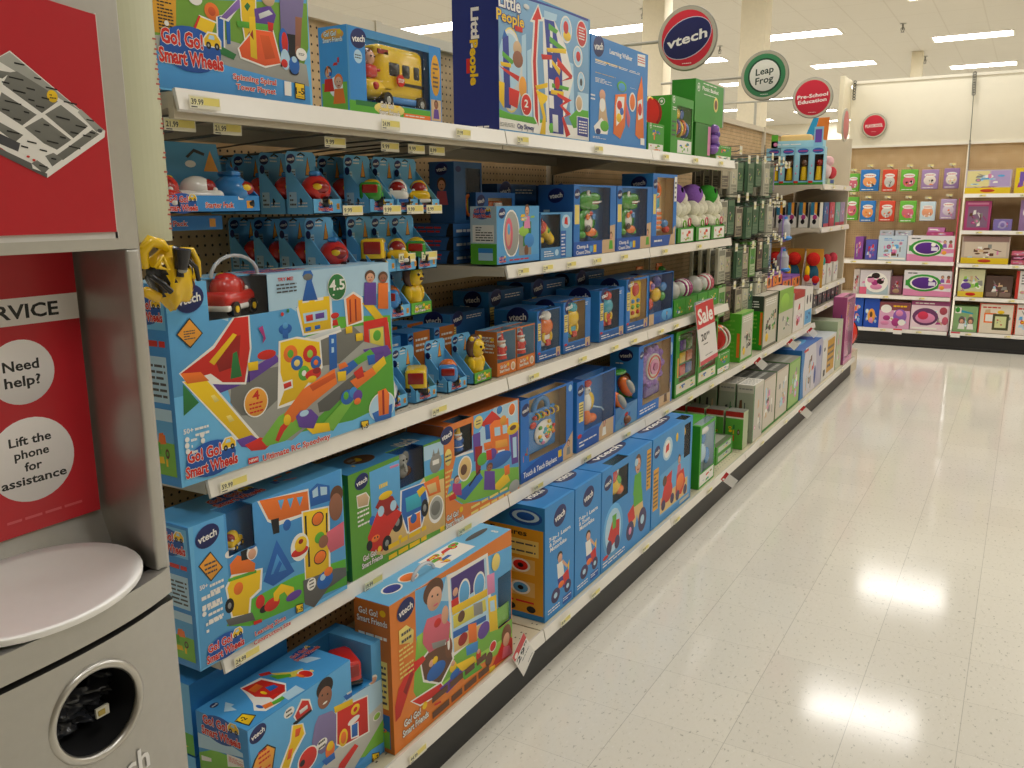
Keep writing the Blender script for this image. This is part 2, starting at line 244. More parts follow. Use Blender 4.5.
ART={
'ultimate':[('P', 's',[0,862,990,1000,998,512,436,455,0,455]),('P', 'c',[152,1000,990,1000,994,818,308,800]),('P', 'c',[176,809,195,908,220,904,216,784]),('P', 'c',[454,828,462,919,504,913,501,782]),('P', 'c',[600,918,606,975,639,975,637,834]),('P', 'g',[442,586,709,712,993,667,1000,105,755,63,272,115,183,243]),('P', 'e5',[180,530,366,550,706,642,981,625,989,448,764,274,447,61,314,116,213,305]),('P', 'e3',[208,451,278,501,408,497,411,328,322,255,239,281,200,363]),('P', 'e3',[552,597,778,642,850,547,698,435,562,447]),('P', 'e2',[577,232,805,367,851,337,634,167,583,173]),('P', 'p',[132,475,293,515,396,570,416,527,290,452,154,424]),('E', 'r',360,574,40,26),('P', 'w',[23,568,151,674,238,807,300,805,299,623,267,439,172,469,48,515]),('P', 'r',[30,566,155,659,240,796,294,794,292,624,262,452,177,478,135,535,49,527]),('P', 'R',[157,589,222,695,259,704,243,548,167,534]),('P', 'y',[133,596,230,719,245,707,150,574]),('P', 'G',[207,486,224,615,240,623,253,487]),('P', 'G',[34,514,84,404,27,356]),('P', 'w',[31,527,119,520,314,116,236,112]),('P', 'y',[37,522,115,515,287,146,237,130]),('P', 'Y',[129,423,142,426,159,389,142,384]),('P', 'Y',[180,299,197,300,211,265,192,262]),('P', 'o',[28,567,99,554,127,502,48,510]),('P', 'p',[212,159,274,161,307,119,284,82,230,114]),('P', 'r',[244,118,308,134,372,92,326,58,269,75]),('P', 'g2',[314,116,394,219,472,249,539,135,417,70,334,74]),('P', 'r',[372,92,398,159,446,200,449,169,412,125,386,77]),('E', 'b',447,694,30,30),('E', 's',448,713,12,17),('P', 'b',[435,691,459,686,457,639,433,645]),('P', 'w',[502,797,525,838,673,844,673,637,525,639]),('P', 'y',[511,808,513,840,532,842,531,822,563,824,564,843,590,842,589,823,632,824,633,843,660,842,662,822,663,651,531,651]),('P', 'c',[531,764,646,766,647,706,535,706]),('P', 'r',[543,750,576,752,577,717,545,715]),('P', 'p',[589,751,632,753,632,721,589,720]),('P', 'b',[537,682,565,684,565,661,538,659]),('P', 'b',[583,684,609,685,610,663,583,661]),('P', 'b',[531,833,556,943,538,974,547,1000,579,1000,589,973,581,940,604,830]),('E', 'e3',563,965,22,19),('P', 'w',[489,609,707,658,716,623,511,569]),('P', 'w2',[506,624,707,652,711,634,517,598]),('P', 'b',[650,614,688,615,684,412,644,404]),('P', 'c',[662,591,674,588,673,564,661,563]),('P', 'c',[660,541,672,538,671,508,659,507]),('P', 'w',[414,634,497,641,608,596,611,433,476,267,390,263]),('P', 'y',[421,625,490,632,601,586,603,446,474,288,396,276,428,361,413,461]),('E', 'o',463,552,32,49),('E', 'g',463,552,14,23),('E', 'b',490,493,28,42),('E', 'Y',490,493,14,19),('E', 'r',553,529,34,50),('E', 'l',553,529,14,23),('E', 'g',520,426,27,43),('E', 'w',520,426,11,17),('E', 'b',579,472,26,39),('E', 'o',579,472,11,16),('P', 'w',[418,403,464,408,465,359,420,354]),('P', 'r',[423,393,457,398,459,371,425,364]),('P', 'o',[416,220,508,335,670,410,679,317,552,241,452,162]),('P', 'O',[541,345,669,386,673,354,556,310]),('E', 'r',563,407,39,31),('E', 'y',555,380,23,20),('E', 'R',581,424,20,18),('E', 'y',430,186,17,31),('P', 'w',[735,818,787,850,837,805,835,656,742,644]),('P', 'o',[746,812,786,836,825,799,826,668,752,652]),('P', 'R',[763,803,770,806,769,669,761,667]),('P', 'R',[792,804,800,803,798,671,791,671]),('E', 'r',685,723,21,18),('P', 'r',[674,699,695,699,700,663,669,666]),('P', 'y',[830,771,878,778,956,652,915,639]),('P', 'r',[835,656,972,660,989,448,955,445,950,606,861,604,864,518,834,534]),('P', 'y2',[867,602,946,602,945,476,868,517]),('E', 'g',908,555,23,34),('P', 'p',[825,485,966,480,993,420,882,380]),('P', 'p',[885,463,945,459,944,433,888,434]),('P', 'g',[770,436,866,479,892,435,791,397]),('P', 'b',[689,397,770,436,795,396,721,346]),('P', 'o',[690,429,725,436,742,406,696,395]),('P', 'y',[872,365,943,415,956,364,894,315]),('P', 'b',[846,441,888,441,892,381,853,379]),('P', 'o',[747,311,872,359,896,315,781,251]),('P', 'r',[767,357,815,386,826,318,787,309]),('P', 'g2',[579,85,763,253,791,218,646,38]),('P', 'y',[516,103,547,122,627,95,632,43,544,58]),('P', 'p',[469,191,494,217,543,208,577,151,549,90,482,123]),('E', 'c',509,196,22,18),('E', 'b',730,217,36,46),('E', 'g',722,228,14,25),('E', 'b2',762,236,22,34),('E', 'p',785,207,26,38),('E', 'o',782,174,19,21),('E', 'w',922,94,78,94),('E', 'c',922,90,74,90),('P', 'b',[861,67,984,90,974,0,927,0,878,5]),('P', 'o',[899,197,946,204,967,159,959,31,900,37]),('P', 'R',[924,196,936,197,934,36,922,36]),('E', 'w',301,332,51,82),('E', 'o2',301,332,47,75),('T', 'r',302,370,27,47, '4', None),('M', 'r',272,272,328,338,3),('P', 'k',[279,546,278,446,281,446,282,545]),('P', 'y',[278,552,320,551,318,504,279,507]),('P', 'y',[682,386,728,381,725,323,683,328]),('P', 'y',[735,646,771,644,771,603,737,604]),('P', 'y',[788,593,827,590,827,544,789,546]),('P', 'p',[848,896,913,887,911,746,839,759]),('E', 'n',881,931,29,36),('E', 'f',881,919,23,30),('E', 'k',873,924,3,3),('E', 'k',889,922,3,3),('E', 'r',880,906,8,3),('P', 'o',[926,883,982,875,979,711,918,722]),('E', 'n',955,916,28,34),('E', 'F',955,905,23,29),('E', 'k',947,910,3,3),('E', 'k',962,908,3,3),('E', 'r',954,893,8,3),('E', 'w',701,889,48,79),('E', 'G',701,889,45,75),('T', 'w',702,902,75,59, '4.5', None),('M', 'w',677,836,725,857,1),('T', 'r',459,967,68,18, 'TRY ME!', None),('M', 'E',418,890,506,948,3),('V', 'v',79,921,99),('P', 'k',[73,830,116,745,68,681,24,758]),('P', 'o2',[73,821,112,746,68,689,28,757]),('M', 'E',49,723,88,772,4),('L', 'g',112,50,209),('T', 'r',469,16,315,33, 'Ultimate RC Speedway', 'w'),('P', 'r',[251,42,293,36,293,4,250,8]),('T', 'w',272,23,34,15, 'NEW!', None),('T', 'w',36,278,34,24, '50+', None),('M', 'w',59,233,111,292,2),('E', 'w',29,236,8,13),('E', 'w',27,206,8,14),('E', 'w',28,176,8,14),('E', 'w',83,239,8,14),('E', 'w',84,209,8,14),('M', 'w',42,151,63,243,3),('P', 'k',[792,42,836,37,838,0,793,0]),('P', 'y',[796,37,832,32,834,0,797,0]),('T', 'k',815,1,35,26, '1-5', None),('E', 'r',434,779,7,11),('E', 'G',460,793,6,11),('P', 'm',[329,724,347,735,357,663,342,639,347,675]),('W',145,800,382,1000)],
'construction':[('P', 's',[26,1000,991,1000,1000,34,5,8]),('P', 's2',[197,1000,991,1000,986,380,200,495]),('P', 'g',[304,317,616,326,998,255,1000,34,302,129,164,219,205,285]),('P', 'w',[402,1000,745,947,752,752,523,764,458,824]),('P', 'o',[415,1000,739,930,742,769,514,797,465,840]),('P', 's',[534,949,575,940,550,870]),('P', 's',[596,933,639,923,613,853]),('P', 's',[660,916,704,904,678,840]),('P', 'k',[479,828,532,819,530,708,489,715]),('E', 'b',583,740,27,42),('P', 'b',[750,925,809,961,901,905,900,784,755,800]),('P', 'c',[772,916,813,935,814,861,774,861]),('P', 'c',[831,925,882,903,879,844,832,855]),('P', 'w',[687,795,893,747,875,199,684,247]),('P', 'y',[697,782,881,737,862,217,691,258]),('P', 'k',[707,749,720,747,717,520,703,522]),('P', 'k',[862,700,874,700,868,544,856,545]),('E', 'k',800,684,46,54),('E', 'o',800,684,39,47),('E', 'g',806,530,37,44),('E', 'k',802,374,48,55),('E', 'o',802,374,42,47),('P', 'k',[716,496,729,494,726,339,712,342]),('P', 'b',[405,404,507,665,614,364,466,334]),('P', 's2',[455,427,505,559,560,407]),('P', 'b',[472,428,518,503,533,471,495,395]),('E', 'w',661,530,65,106),('E', 'r',659,496,61,34),('E', 'y',669,550,44,58),('E', 'R',670,569,17,19),('P', 'w',[174,492,216,564,407,507,389,351,323,319,309,210,196,254]),('P', 'y',[185,482,222,546,394,500,378,367,314,334,298,226,204,263]),('E', 'o',250,443,29,45),('E', 'k',191,352,27,53),('E', 'e',191,352,11,22),('P', 'g',[194,544,365,516,366,493,195,521]),('P', 'o',[210,638,259,679,304,643,362,565,355,510,214,563]),('P', 'k',[279,702,337,690,338,613,281,628]),('E', 'w',348,654,34,54),('E', 'f',347,643,25,38),('E', 'b',351,699,27,18),('E', 'r',376,268,29,51),('E', 'k',396,200,28,28),('E', 'r',450,203,52,47),('P', 'y',[463,280,518,321,601,247,603,159,560,185,536,249,503,244,490,203,464,219]),('E', 'p',599,181,56,34),('P', 'e2',[669,258,916,220,995,184,997,114,848,89,736,0,670,67]),('P', 'e2',[163,266,321,223,337,154,178,210]),('E', 'b',828,174,61,71),('E', 'c',813,203,21,25),('E', 'o',857,227,33,35),('E', 'n',950,808,50,75),('E', 'F',940,715,53,110),('P', 'rp',[859,544,996,572,989,374,879,369,854,449]),('E', 'F',832,486,37,50),('E', 'w',215,714,29,28),('E', 'w',727,198,34,50),('M', 'k',711,161,744,241,3),('V', 'v',98,900,132),('P', 'k',[107,789,170,644,97,583,35,723]),('P', 'o2',[107,778,163,648,98,593,42,720]),('M', 'E',68,634,136,727,3),('T', 'w',55,571,45,30, '50+', None),('M', 'w',88,492,167,579,2),('M', 'w',37,401,148,525,2),('E', 'w',47,419,12,17),('E', 'w',45,383,12,17),('E', 'w',104,413,12,17),('M', 'w',66,297,150,430,3),('M', 'w',48,233,142,329,2),('L', 'g',147,35,237),('T', 'r',428,54,202,31, 'Learning Zone', 'w'),('T', 'r',438,-9,245,31, 'Construction Site', 'w'),('P', 'r',[323,151,376,140,375,115,323,124]),('P', 'k',[604,103,657,88,656,20,602,36]),('P', 'y',[608,95,652,83,652,27,607,38]),('T', 'k',630,58,40,27, '1-5', None),('W',209,696,370,1000)],
'tractor':[('P', 's',[198,954,1000,968,1000,496,203,366]),('P', 'c',[518,1000,1000,968,1000,825,586,844]),('P', 't2',[205,411,496,433,762,676,1000,671,1000,50,313,99,181,171]),('P', 'g2',[762,676,1000,671,1000,571,786,592]),('P', 'w',[499,649,766,626,813,408,725,181,553,189,486,438]),('P', 'b',[516,637,760,616,794,416,720,204,563,208,501,431]),('P', 'a',[550,551,718,549,726,398,558,404]),('E', 'k',760,358,42,90),('E', 'e',760,358,19,39),('P', 'w',[563,353,712,356,719,174,572,174]),('P', 'o',[573,339,703,345,709,189,581,187]),('E', 'b',631,308,36,48),('E', 'k',456,357,58,98),('E', 'e',456,357,24,42),('E', 'b',208,489,31,45),('P', 'r',[157,355,261,555,368,586,508,427,388,296,291,146,167,213]),('P', 'R',[240,599,301,685,418,634,478,489,351,466]),('E', 'c',295,539,32,50),('E', 'c',421,539,33,51),('E', 'y',347,672,70,36),('E', 'k',341,202,47,74),('E', 'e',341,202,19,32),('E', 'k',169,265,29,49),('E', 'o',232,305,41,32),('E', 'k',223,314,7,11),('E', 'k',251,310,7,11),('P', 'o',[755,618,930,626,953,441,809,454]),('P', 't2',[786,580,895,571,909,470,821,479]),('E', 'e',901,767,71,103),('P', 'w',[863,806,941,801,940,752,865,757]),('P', 'e',[862,856,881,922,895,844]),('P', 'e',[917,855,936,914,951,847]),('E', 'w',892,284,91,145),('E', 'e5',893,296,77,120),('E', 'e3',887,299,55,75),('P', 'y',[674,568,746,597,785,544,703,494]),('E', 'y',479,190,20,24),('M', 'Y',284,734,374,829,1),('P', 'P',[398,930,489,924,489,901,399,907]),('V', 'v',122,900,126),('P', 'w',[66,790,158,787,191,723,174,648,73,666]),('P', 't',[72,776,155,777,182,723,168,660,80,676]),('M', 'w',68,481,178,646,4),('L', 'f',191,88,219),('M', 'y',353,0,768,208,2),('P', 'y',[932,69,983,69,985,17,933,17]),('W',499,669,767,1000)],
'friends':[('P', 's',[147,714,362,812,365,999,982,992,1000,33,628,46,192,177,24,341]),('P', 'c',[385,780,642,1000,982,992,987,708,442,514]),('P', 'g2',[24,341,348,451,991,254,1000,28,221,164]),('P', 'p',[350,816,448,813,455,529,362,539]),('P', 'R',[377,685,476,663,439,366,384,388]),('P', 'r',[449,881,609,979,660,938,806,792,638,765]),('P', 'b',[511,861,639,845,644,692,521,709]),('P', 'o',[574,841,640,870,841,837,857,411,607,447]),('P', 'c',[639,795,721,781,727,690,644,705]),('P', 'c',[755,783,823,771,829,681,760,691]),('P', 'o2',[653,651,821,619,827,539,655,574]),('P', 'w',[684,538,786,520,788,449,690,467]),('P', 'p',[860,658,980,658,984,305,888,315]),('P', 'c',[901,605,958,599,963,372,910,381]),('E', 'y',909,702,91,62),('E', 'n',909,712,49,26),('E', 'b',700,438,180,77),('E', 'p',602,530,65,60),('E', 'g',474,527,69,64),('P', 'o',[492,682,604,668,603,593,500,604]),('P', 'r',[522,596,596,583,601,480,530,491]),('P', 'y',[596,175,807,272,861,150,702,110]),('P', 'o',[773,338,853,334,855,227,782,235]),('P', 'b',[131,284,195,317,440,395,476,331,237,197]),('P', 'k',[285,329,441,440,450,426,297,309]),('P', 'p',[497,395,638,340,643,135,486,200]),('E', 'n',568,412,45,41),('E', 'F',567,399,37,34),('E', 'k',555,408,5,4),('E', 'k',580,399,5,4),('E', 'r',567,384,13,4),('P', 'm',[91,427,194,385,197,265,83,314]),('E', 'n',143,447,40,39),('E', 'f',143,435,33,32),('E', 'k',132,444,4,4),('E', 'k',154,435,4,4),('E', 'r',143,421,11,4),('P', 'r',[37,312,109,329,136,258,50,270]),('E', 'w',244,515,88,125),('E', 't2',244,515,76,110),('E', 'n',229,509,41,53),('E', 'w',893,914,56,69),('E', 'o',893,914,45,59),('E', 'w',713,958,53,42),('E', 'b2',713,958,43,42),('E', 'o2',765,835,47,51),('E', 'Y',425,918,58,63),('M', 'E',395,889,455,947,2),('E', 'e5',921,67,79,67),('L', 'f',106,25,238),('M', 'Y',311,0,848,120,2),('V', 'v',32,912,149),('E', 'Y',42,699,42,81),('M', 'E',7,650,77,735,2),('M', 'Y',3,311,94,585,6),('P', 'w',[127,691,346,667,346,643,129,667]),('W',119,679,341,940)],
'busy':[('P', 's',[178,995,1000,875,1000,341,174,559]),('P', 'c',[363,816,415,967,614,932,608,666]),('P', 'g2',[177,661,1000,414,1000,63,519,166,195,191,144,327]),('P', 'l',[276,226,652,221,1000,167,1000,63,519,166,229,186]),('P', 'l',[178,682,290,691,357,604,195,544]),('P', 'w',[420,958,769,937,811,370,443,351]),('P', 'c',[443,923,753,912,783,405,453,384]),('P', 'p2',[450,925,733,911,744,722,457,710]),('E', 'w',558,759,51,101),('E', 's',558,752,43,92),('E', 'w',689,742,53,95),('E', 's',689,735,45,86),('P', 'r',[448,764,508,760,511,670,451,679]),('E', 'f',484,808,22,30),('P', 'y',[452,713,760,671,761,614,455,654]),('P', 'y2',[460,647,742,602,751,508,463,552]),('E', 'n',529,602,30,40),('P', 'e',[634,627,714,601,718,505,637,534]),('P', 'b',[457,533,745,476,747,435,458,484]),('P', 't2',[461,480,753,424,765,333,463,377]),('P', 'o',[584,504,657,474,660,328,588,359]),('P', 'b2',[562,354,668,328,666,247,568,280]),('E', 'p',724,372,55,61),('E', 'R',538,427,41,45),('P', 'y',[764,594,843,574,857,292,779,319]),('P', 'c',[783,558,825,544,833,456,787,473]),('P', 'P',[758,771,828,755,832,600,764,617]),('P', 'w',[194,502,281,544,431,484,462,337,351,221,215,341]),('P', 'n',[205,490,285,528,426,470,447,343,347,238,225,352]),('E', 'b',317,349,74,56),('E', 'f',282,428,20,25),('E', 'y',310,430,21,26),('E', 'n2',420,441,29,74),('E', 'w',419,475,10,48),('E', 'n',311,915,77,85),('E', 'f',318,860,57,79),('E', 'k',301,886,7,8),('E', 'k',342,872,7,8),('E', 'rp',326,813,20,8),('P', 'rp',[227,691,258,755,361,727,435,614,422,495,266,511,220,611]),('E', 'f',396,698,28,64),('E', 'r',336,679,28,30),('P', 'e',[286,566,403,519,390,484,296,516]),('P', 'r',[12,325,41,427,125,527,221,525,238,488,157,455,46,235,12,221]),('P', 'R',[71,383,132,484,148,451,91,347]),('P', 'w',[116,281,347,247,398,150,188,190]),('P', 'r',[131,269,347,234,388,157,188,202]),('P', 'p',[334,203,599,217,640,159,397,124]),('P', 'y',[471,281,626,240,657,171,525,192]),('P', 'g',[507,187,665,165,705,89,544,113]),('E', 'y',451,278,29,35),('E', 'b',464,218,40,31),('E', 'f',451,307,17,20),('E', 'r',671,213,22,47),('E', 'f',672,243,13,19),('E', 'w',806,191,34,43),('E', 'r',806,191,29,36),('E', 'n',767,116,34,53),('P', 'r',[789,28,878,136,924,228,1000,123,1000,0,847,22]),('E', 'n2',939,193,48,83),('E', 'f',938,156,33,54),('P', 'rp',[908,115,968,86,998,2,892,28]),('E', 'w2',144,1000,41,2),('E', 'w2',235,1000,43,2),('V', 'v',108,916,120),('P', 'Y',[55,805,108,811,158,746,151,668,56,713]),('M', 'E',71,697,140,790,2),('M', 'Y',51,472,149,686,7),('L', 'f',151,82,204),('M', 'n',276,0,763,226,2),('P', 'r',[291,125,343,111,345,96,293,111]),('P', 'y',[766,44,818,36,820,0,768,0]),('E', 'Y',841,829,40,65),('W',862,287,1000,688)],
'spinning':[('P', 'gg',[79,410,998,588,990,292,949,200,309,214,54,183]),('P', 's',[193,432,998,588,991,502,187,380]),('P', 'e5',[61,215,298,239,462,253,968,209,982,104,450,133,64,153]),('P', 'x2',[57,152,180,180,451,139,982,104,984,2,57,7]),('P', 'y3',[66,408,190,432,172,233,57,226]),('M', 'k',84,240,162,401,12),('E', 'w',125,271,12,11),('P', 'w',[237,196,302,334,402,319,364,293,333,190]),('P', 'y',[244,202,306,327,392,314,330,198]),('P', 'r',[240,231,300,331,310,329,254,228]),('E', 'o',376,360,42,37),('E', 'O',376,360,21,19),('E', 'c',296,228,20,9),('P', 'w',[398,342,448,361,438,199,392,189]),('P', 'b',[407,343,441,355,429,201,399,197]),('P', 'b',[456,354,479,355,473,237,452,234]),('P', 'b',[407,343,481,369,480,349,408,324]),('P', 'G',[355,237,503,196,485,170,358,194]),('P', 'w',[416,338,534,443,581,451,469,332]),('P', 'pl',[425,344,542,444,566,449,563,420,458,341]),('P', 'w',[547,501,651,521,637,183,569,193,544,364]),('P', 'y',[555,502,645,520,628,190,575,200,551,367]),('P', 'G',[571,416,588,396,610,423,592,436]),('P', 'R',[579,292,596,272,618,298,600,319]),('P', 'R',[580,235,597,215,616,236,601,256]),('P', 'w2',[581,485,629,494,627,471,582,463]),('P', 'w',[512,224,621,329,749,339,795,191,682,158,525,182]),('P', 'o3',[522,227,627,323,744,329,785,192,679,167,534,189]),('P', 'O',[658,304,717,307,751,212,682,197]),('P', 'p',[632,415,738,447,772,410,747,355,636,333]),('P', 'w2',[658,397,727,426,752,412,664,375]),('P', 'g',[517,345,730,360,719,330,522,318]),('P', 'r',[714,371,752,371,744,329,714,330]),('P', 'y',[596,375,635,381,631,190,591,197]),('P', 'R',[595,295,616,275,614,321]),('P', 'k',[797,340,939,361,910,180,783,177]),('P', 'pg',[805,551,983,585,956,435,908,340,797,335]),('P', 'F',[904,426,952,428,929,278,891,266]),('E', 'F',909,263,19,27),('E', 'b',814,286,32,73),('E', 'r',821,293,22,49),('E', 'c',818,214,32,49),('E', 'r',811,195,22,20),('E', 'k',875,164,33,17),('E', 'b',878,194,37,42),('E', 'c',880,222,18,15),('E', 'w',934,253,39,30),('M', 'k',913,246,956,260,2),('E', 't',724,477,44,35),('E', 'w',286,400,40,30),('L', 'g',245,124,374),('T', 'r',609,98,271,24, 'Spinning Spiral', 'w'),('T', 'r',613,55,248,24, 'Tower Playset', 'w'),('P', 'w',[801,112,849,112,845,45,799,45]),('P', 'k',[873,115,945,112,943,34,872,38]),('P', 'y',[878,111,939,109,937,39,876,42]),('T', 'k',908,75,59,30, '1-5', None),('M', 'k',881,46,932,51,1)],
'skyway':[('P', 's3',[0,976,976,979,998,73,0,43]),('P', 'B2',[0,973,971,1000,976,979,634,980,264,960,0,921]),('P', 'c',[220,700,263,724,265,133,228,129]),('P', 'c',[274,607,318,631,328,125,283,135]),('P', 'c',[738,617,791,610,809,193,756,187]),('P', 'c',[847,402,986,405,990,213,850,198]),('P', 'w',[0,159,110,116,350,119,851,129,991,125,999,23,0,26]),('P', 'g',[0,159,110,139,351,143,491,126,350,92,0,102]),('P', 'g',[743,186,849,266,989,266,997,143,797,107]),('E', 'Y',113,440,113,294),('E', 'w2',113,440,113,280),('E', 'c',104,500,104,190),('P', 'B2',[35,659,91,671,111,176,49,176]),('P', 'b',[55,706,79,669,30,637]),('P', 'g',[33,559,145,508,124,482,33,523]),('P', 'y',[13,483,114,487,113,458,22,456]),('P', 'r',[2,453,197,413,186,374,52,425]),('P', 'y',[0,350,51,345,45,168,0,221]),('P', 'r',[92,322,196,308,174,184,95,204]),('E', 't',177,602,42,53),('E', 'F',181,529,51,59),('E', 'o2',229,343,39,76),('P', 'w',[388,963,447,854,401,843,378,551,411,54,341,142,315,539,338,819,303,819]),('P', 'r',[388,945,424,863,388,852,365,548,392,84,355,150,333,542,356,838,325,837]),('P', 'w',[438,882,561,893,699,724,792,494,640,42,492,29,443,563]),('P', 'c',[452,934,597,939,585,890,452,873]),('P', 'B2',[454,874,561,881,606,736,652,601,679,45,516,44,490,571]),('P', 'w',[513,841,542,842,547,755,518,755]),('P', 'w',[514,709,542,710,548,645,519,646]),('P', 'w',[509,606,538,606,543,534,514,535]),('P', 'w',[505,448,558,447,563,361,510,359]),('P', 'w',[505,328,559,328,564,231,510,233]),('P', 'w',[587,589,627,587,632,517,592,520]),('P', 'g',[501,854,610,824,586,795,501,808]),('P', 'g',[513,764,707,701,686,669,509,724]),('P', 'y',[478,671,699,707,702,672,490,642]),('P', 'r',[420,613,538,628,538,596,431,576]),('P', 'r',[599,623,779,517,771,491,638,450,740,499,599,560]),('P', 'y',[538,596,637,534,625,491,538,564]),('P', 'y',[355,374,491,417,491,382,374,346]),('P', 'g',[539,421,740,420,730,392,539,389]),('P', 'y',[362,347,491,318,486,286,443,248,472,156,468,27,406,25,439,152,401,259]),('P', 'y',[527,371,676,377,674,341,527,339]),('P', 'r',[601,358,773,324,659,268,769,214,678,179,760,52,708,27,655,176,716,203,629,264,690,306,601,334]),('E', 'r',600,431,30,48),('E', 'g',535,82,29,39),('P', 'w2',[545,188,609,188,615,56,555,59]),('E', 'w',700,853,69,103),('E', 'c',700,853,58,90),('E', 'y',711,807,46,39),('E', 'r',697,868,30,48),('E', 'w',890,863,68,106),('E', 'r',890,863,60,96),('M', 'w',854,813,929,921,5),('E', 'w',843,678,59,83),('E', 'c',843,678,48,71),('E', 'r',849,679,27,40),('E', 'w',887,489,47,78),('E', 'c',887,489,38,68),('E', 'E',887,484,16,30),('E', 'w',865,311,46,68),('E', 't',865,311,36,55),('P', 'w',[836,210,990,210,993,44,838,49]),('P', 'B2',[844,204,981,202,984,50,846,56]),('M', 'w',864,70,969,182,5),('E', 'w',261,222,57,83),('E', 'r',261,222,51,74),('T', 'w',261,231,35,52, '2', None),('M', 'w',235,175,287,184,1),('T', 'w',103,894,203,88, 'Little', 'B2'),('T', 'y',109,794,257,72, 'People', 'B2'),('P', 'r',[149,754,225,757,225,721,153,720]),('T', 'B',255,61,172,34, 'City Skyway', None),('M', 'e',0,44,141,75,3),('E', 'w2',264,910,30,18)],
'walker':[('V', 'v',121,911,169),('T', 'w',496,902,395,44, 'Learning Walker', None),('P', 'w',[792,971,941,984,947,865,797,856]),('M', 'r',801,885,938,958,3),('M', 'y',66,768,484,798,1),('M', 'w',66,749,841,790,3),('M', 'y',68,663,406,673,1),('M', 'w',69,579,343,625,4),('P', 't',[123,176,151,473,220,492,261,309,300,172,142,138]),('E', 'f',186,474,49,51),('E', 'w',188,380,49,63),('P', 'w',[55,169,173,260,300,192,277,109,80,105]),('E', 'g',228,185,71,52),('E', 'B',125,126,41,28),('E', 'g',514,600,84,53),('E', 'x2',514,594,61,41),('P', 'o',[375,128,400,507,601,544,582,219,501,86]),('P', 'w',[415,407,449,493,563,508,548,299,429,204]),('E', 'r',478,415,45,45),('E', 'y',471,291,45,45),('E', 'b',519,358,34,37),('P', 'rp',[580,490,677,312,661,205,620,243]),('E', 'w',711,475,64,97),('E', 'o',711,475,48,80),('P', 'o',[777,150,801,561,876,764,907,640,947,131,850,113]),('P', 'w',[812,498,895,530,912,337,829,307]),('E', 'r',858,418,38,64),('M', 'w',0,404,67,472,2),('M', 'w',665,609,766,616,1),('M', 'w',40,56,250,80,2),('P', 'w',[879,126,956,125,960,55,882,56])],
'fire':[('P', 's',[3,995,1000,1000,985,339,405,359,11,716]),('P', 'c',[577,668,676,709,988,649,981,379,565,437]),('P', 'g2',[724,301,979,343,964,0,463,306]),('P', 'e6',[463,306,561,354,834,424,984,451,981,304,713,80]),('V', 'v',63,928,104),('P', 'k',[60,793,113,806,166,735,139,600,11,716,29,759]),('P', 'o2',[66,780,116,791,158,732,132,607,20,708,38,750]),('M', 'r',54,622,128,798,5),('E', 'w',265,922,36,38),('M', 'k',245,889,286,954,2),('P', 'w',[290,867,350,961,408,915,424,817,315,798]),('P', 'r',[301,864,356,943,398,910,416,830,313,816]),('P', 'w2',[331,882,389,884,390,854,336,849]),('P', 'k',[285,823,416,830,418,812,290,794]),('P', 'w',[276,814,353,769,366,674,282,575,246,502,180,562,255,703]),('P', 'y',[284,804,346,764,356,682,271,591,238,510,192,552,263,696]),('P', 'o3',[298,763,338,747,320,696,292,704]),('P', 'o3',[246,646,274,638,253,574,229,580]),('P', 'pg',[405,574,432,685,462,735,562,700,609,607,586,418,469,417,406,489]),('E', 'k2',519,919,62,77),('E', 'F',515,843,53,84),('E', 'k',497,874,6,8),('E', 'k',536,856,6,8),('E', 'w',514,802,18,8),('P', 'w',[594,692,849,607,849,281,628,334,579,394]),('P', 'r',[601,676,841,598,837,295,625,350,587,400]),('P', 'y',[576,716,724,672,725,625,583,660]),('P', 'b',[653,744,830,740,831,686,675,696]),('P', 'w2',[678,751,804,733,808,716,685,733]),('E', 'y',741,567,36,41),('E', 'r',741,567,16,19),('E', 'y',637,410,35,71),('E', 'o',637,410,22,50),('P', 'w',[694,467,761,448,759,317,695,346]),('P', 'b',[706,458,753,444,749,336,702,355]),('E', 'w',724,487,49,26),('E', 'w',896,703,38,35),('E', 'f',899,694,30,26),('P', 'r',[594,222,723,283,752,241,632,153,585,196]),('E', 'w',369,469,74,89),('E', 'r',369,469,65,80),('E', 'k',329,466,19,25),('E', 'o',531,397,36,66),('E', 'y',533,430,27,36),('P', 'b',[466,360,561,354,566,297,494,300]),('E', 'w',474,498,41,39),('M', 'k',448,459,499,537,2),('E', 'w',917,365,35,35),('E', 'l',917,365,28,27),('P', 'k',[858,79,925,38,922,0,857,0]),('P', 'y',[863,67,920,35,917,0,863,0]),('T', 'k',889,13,47,32, '1-2', None),('P', 'x2',[713,80,856,114,965,93,963,0]),('P', 'k',[858,79,925,38,922,0,857,0]),('P', 'y',[863,67,920,35,917,0,863,0]),('T', 'k',889,13,47,32, '1-2', None)],
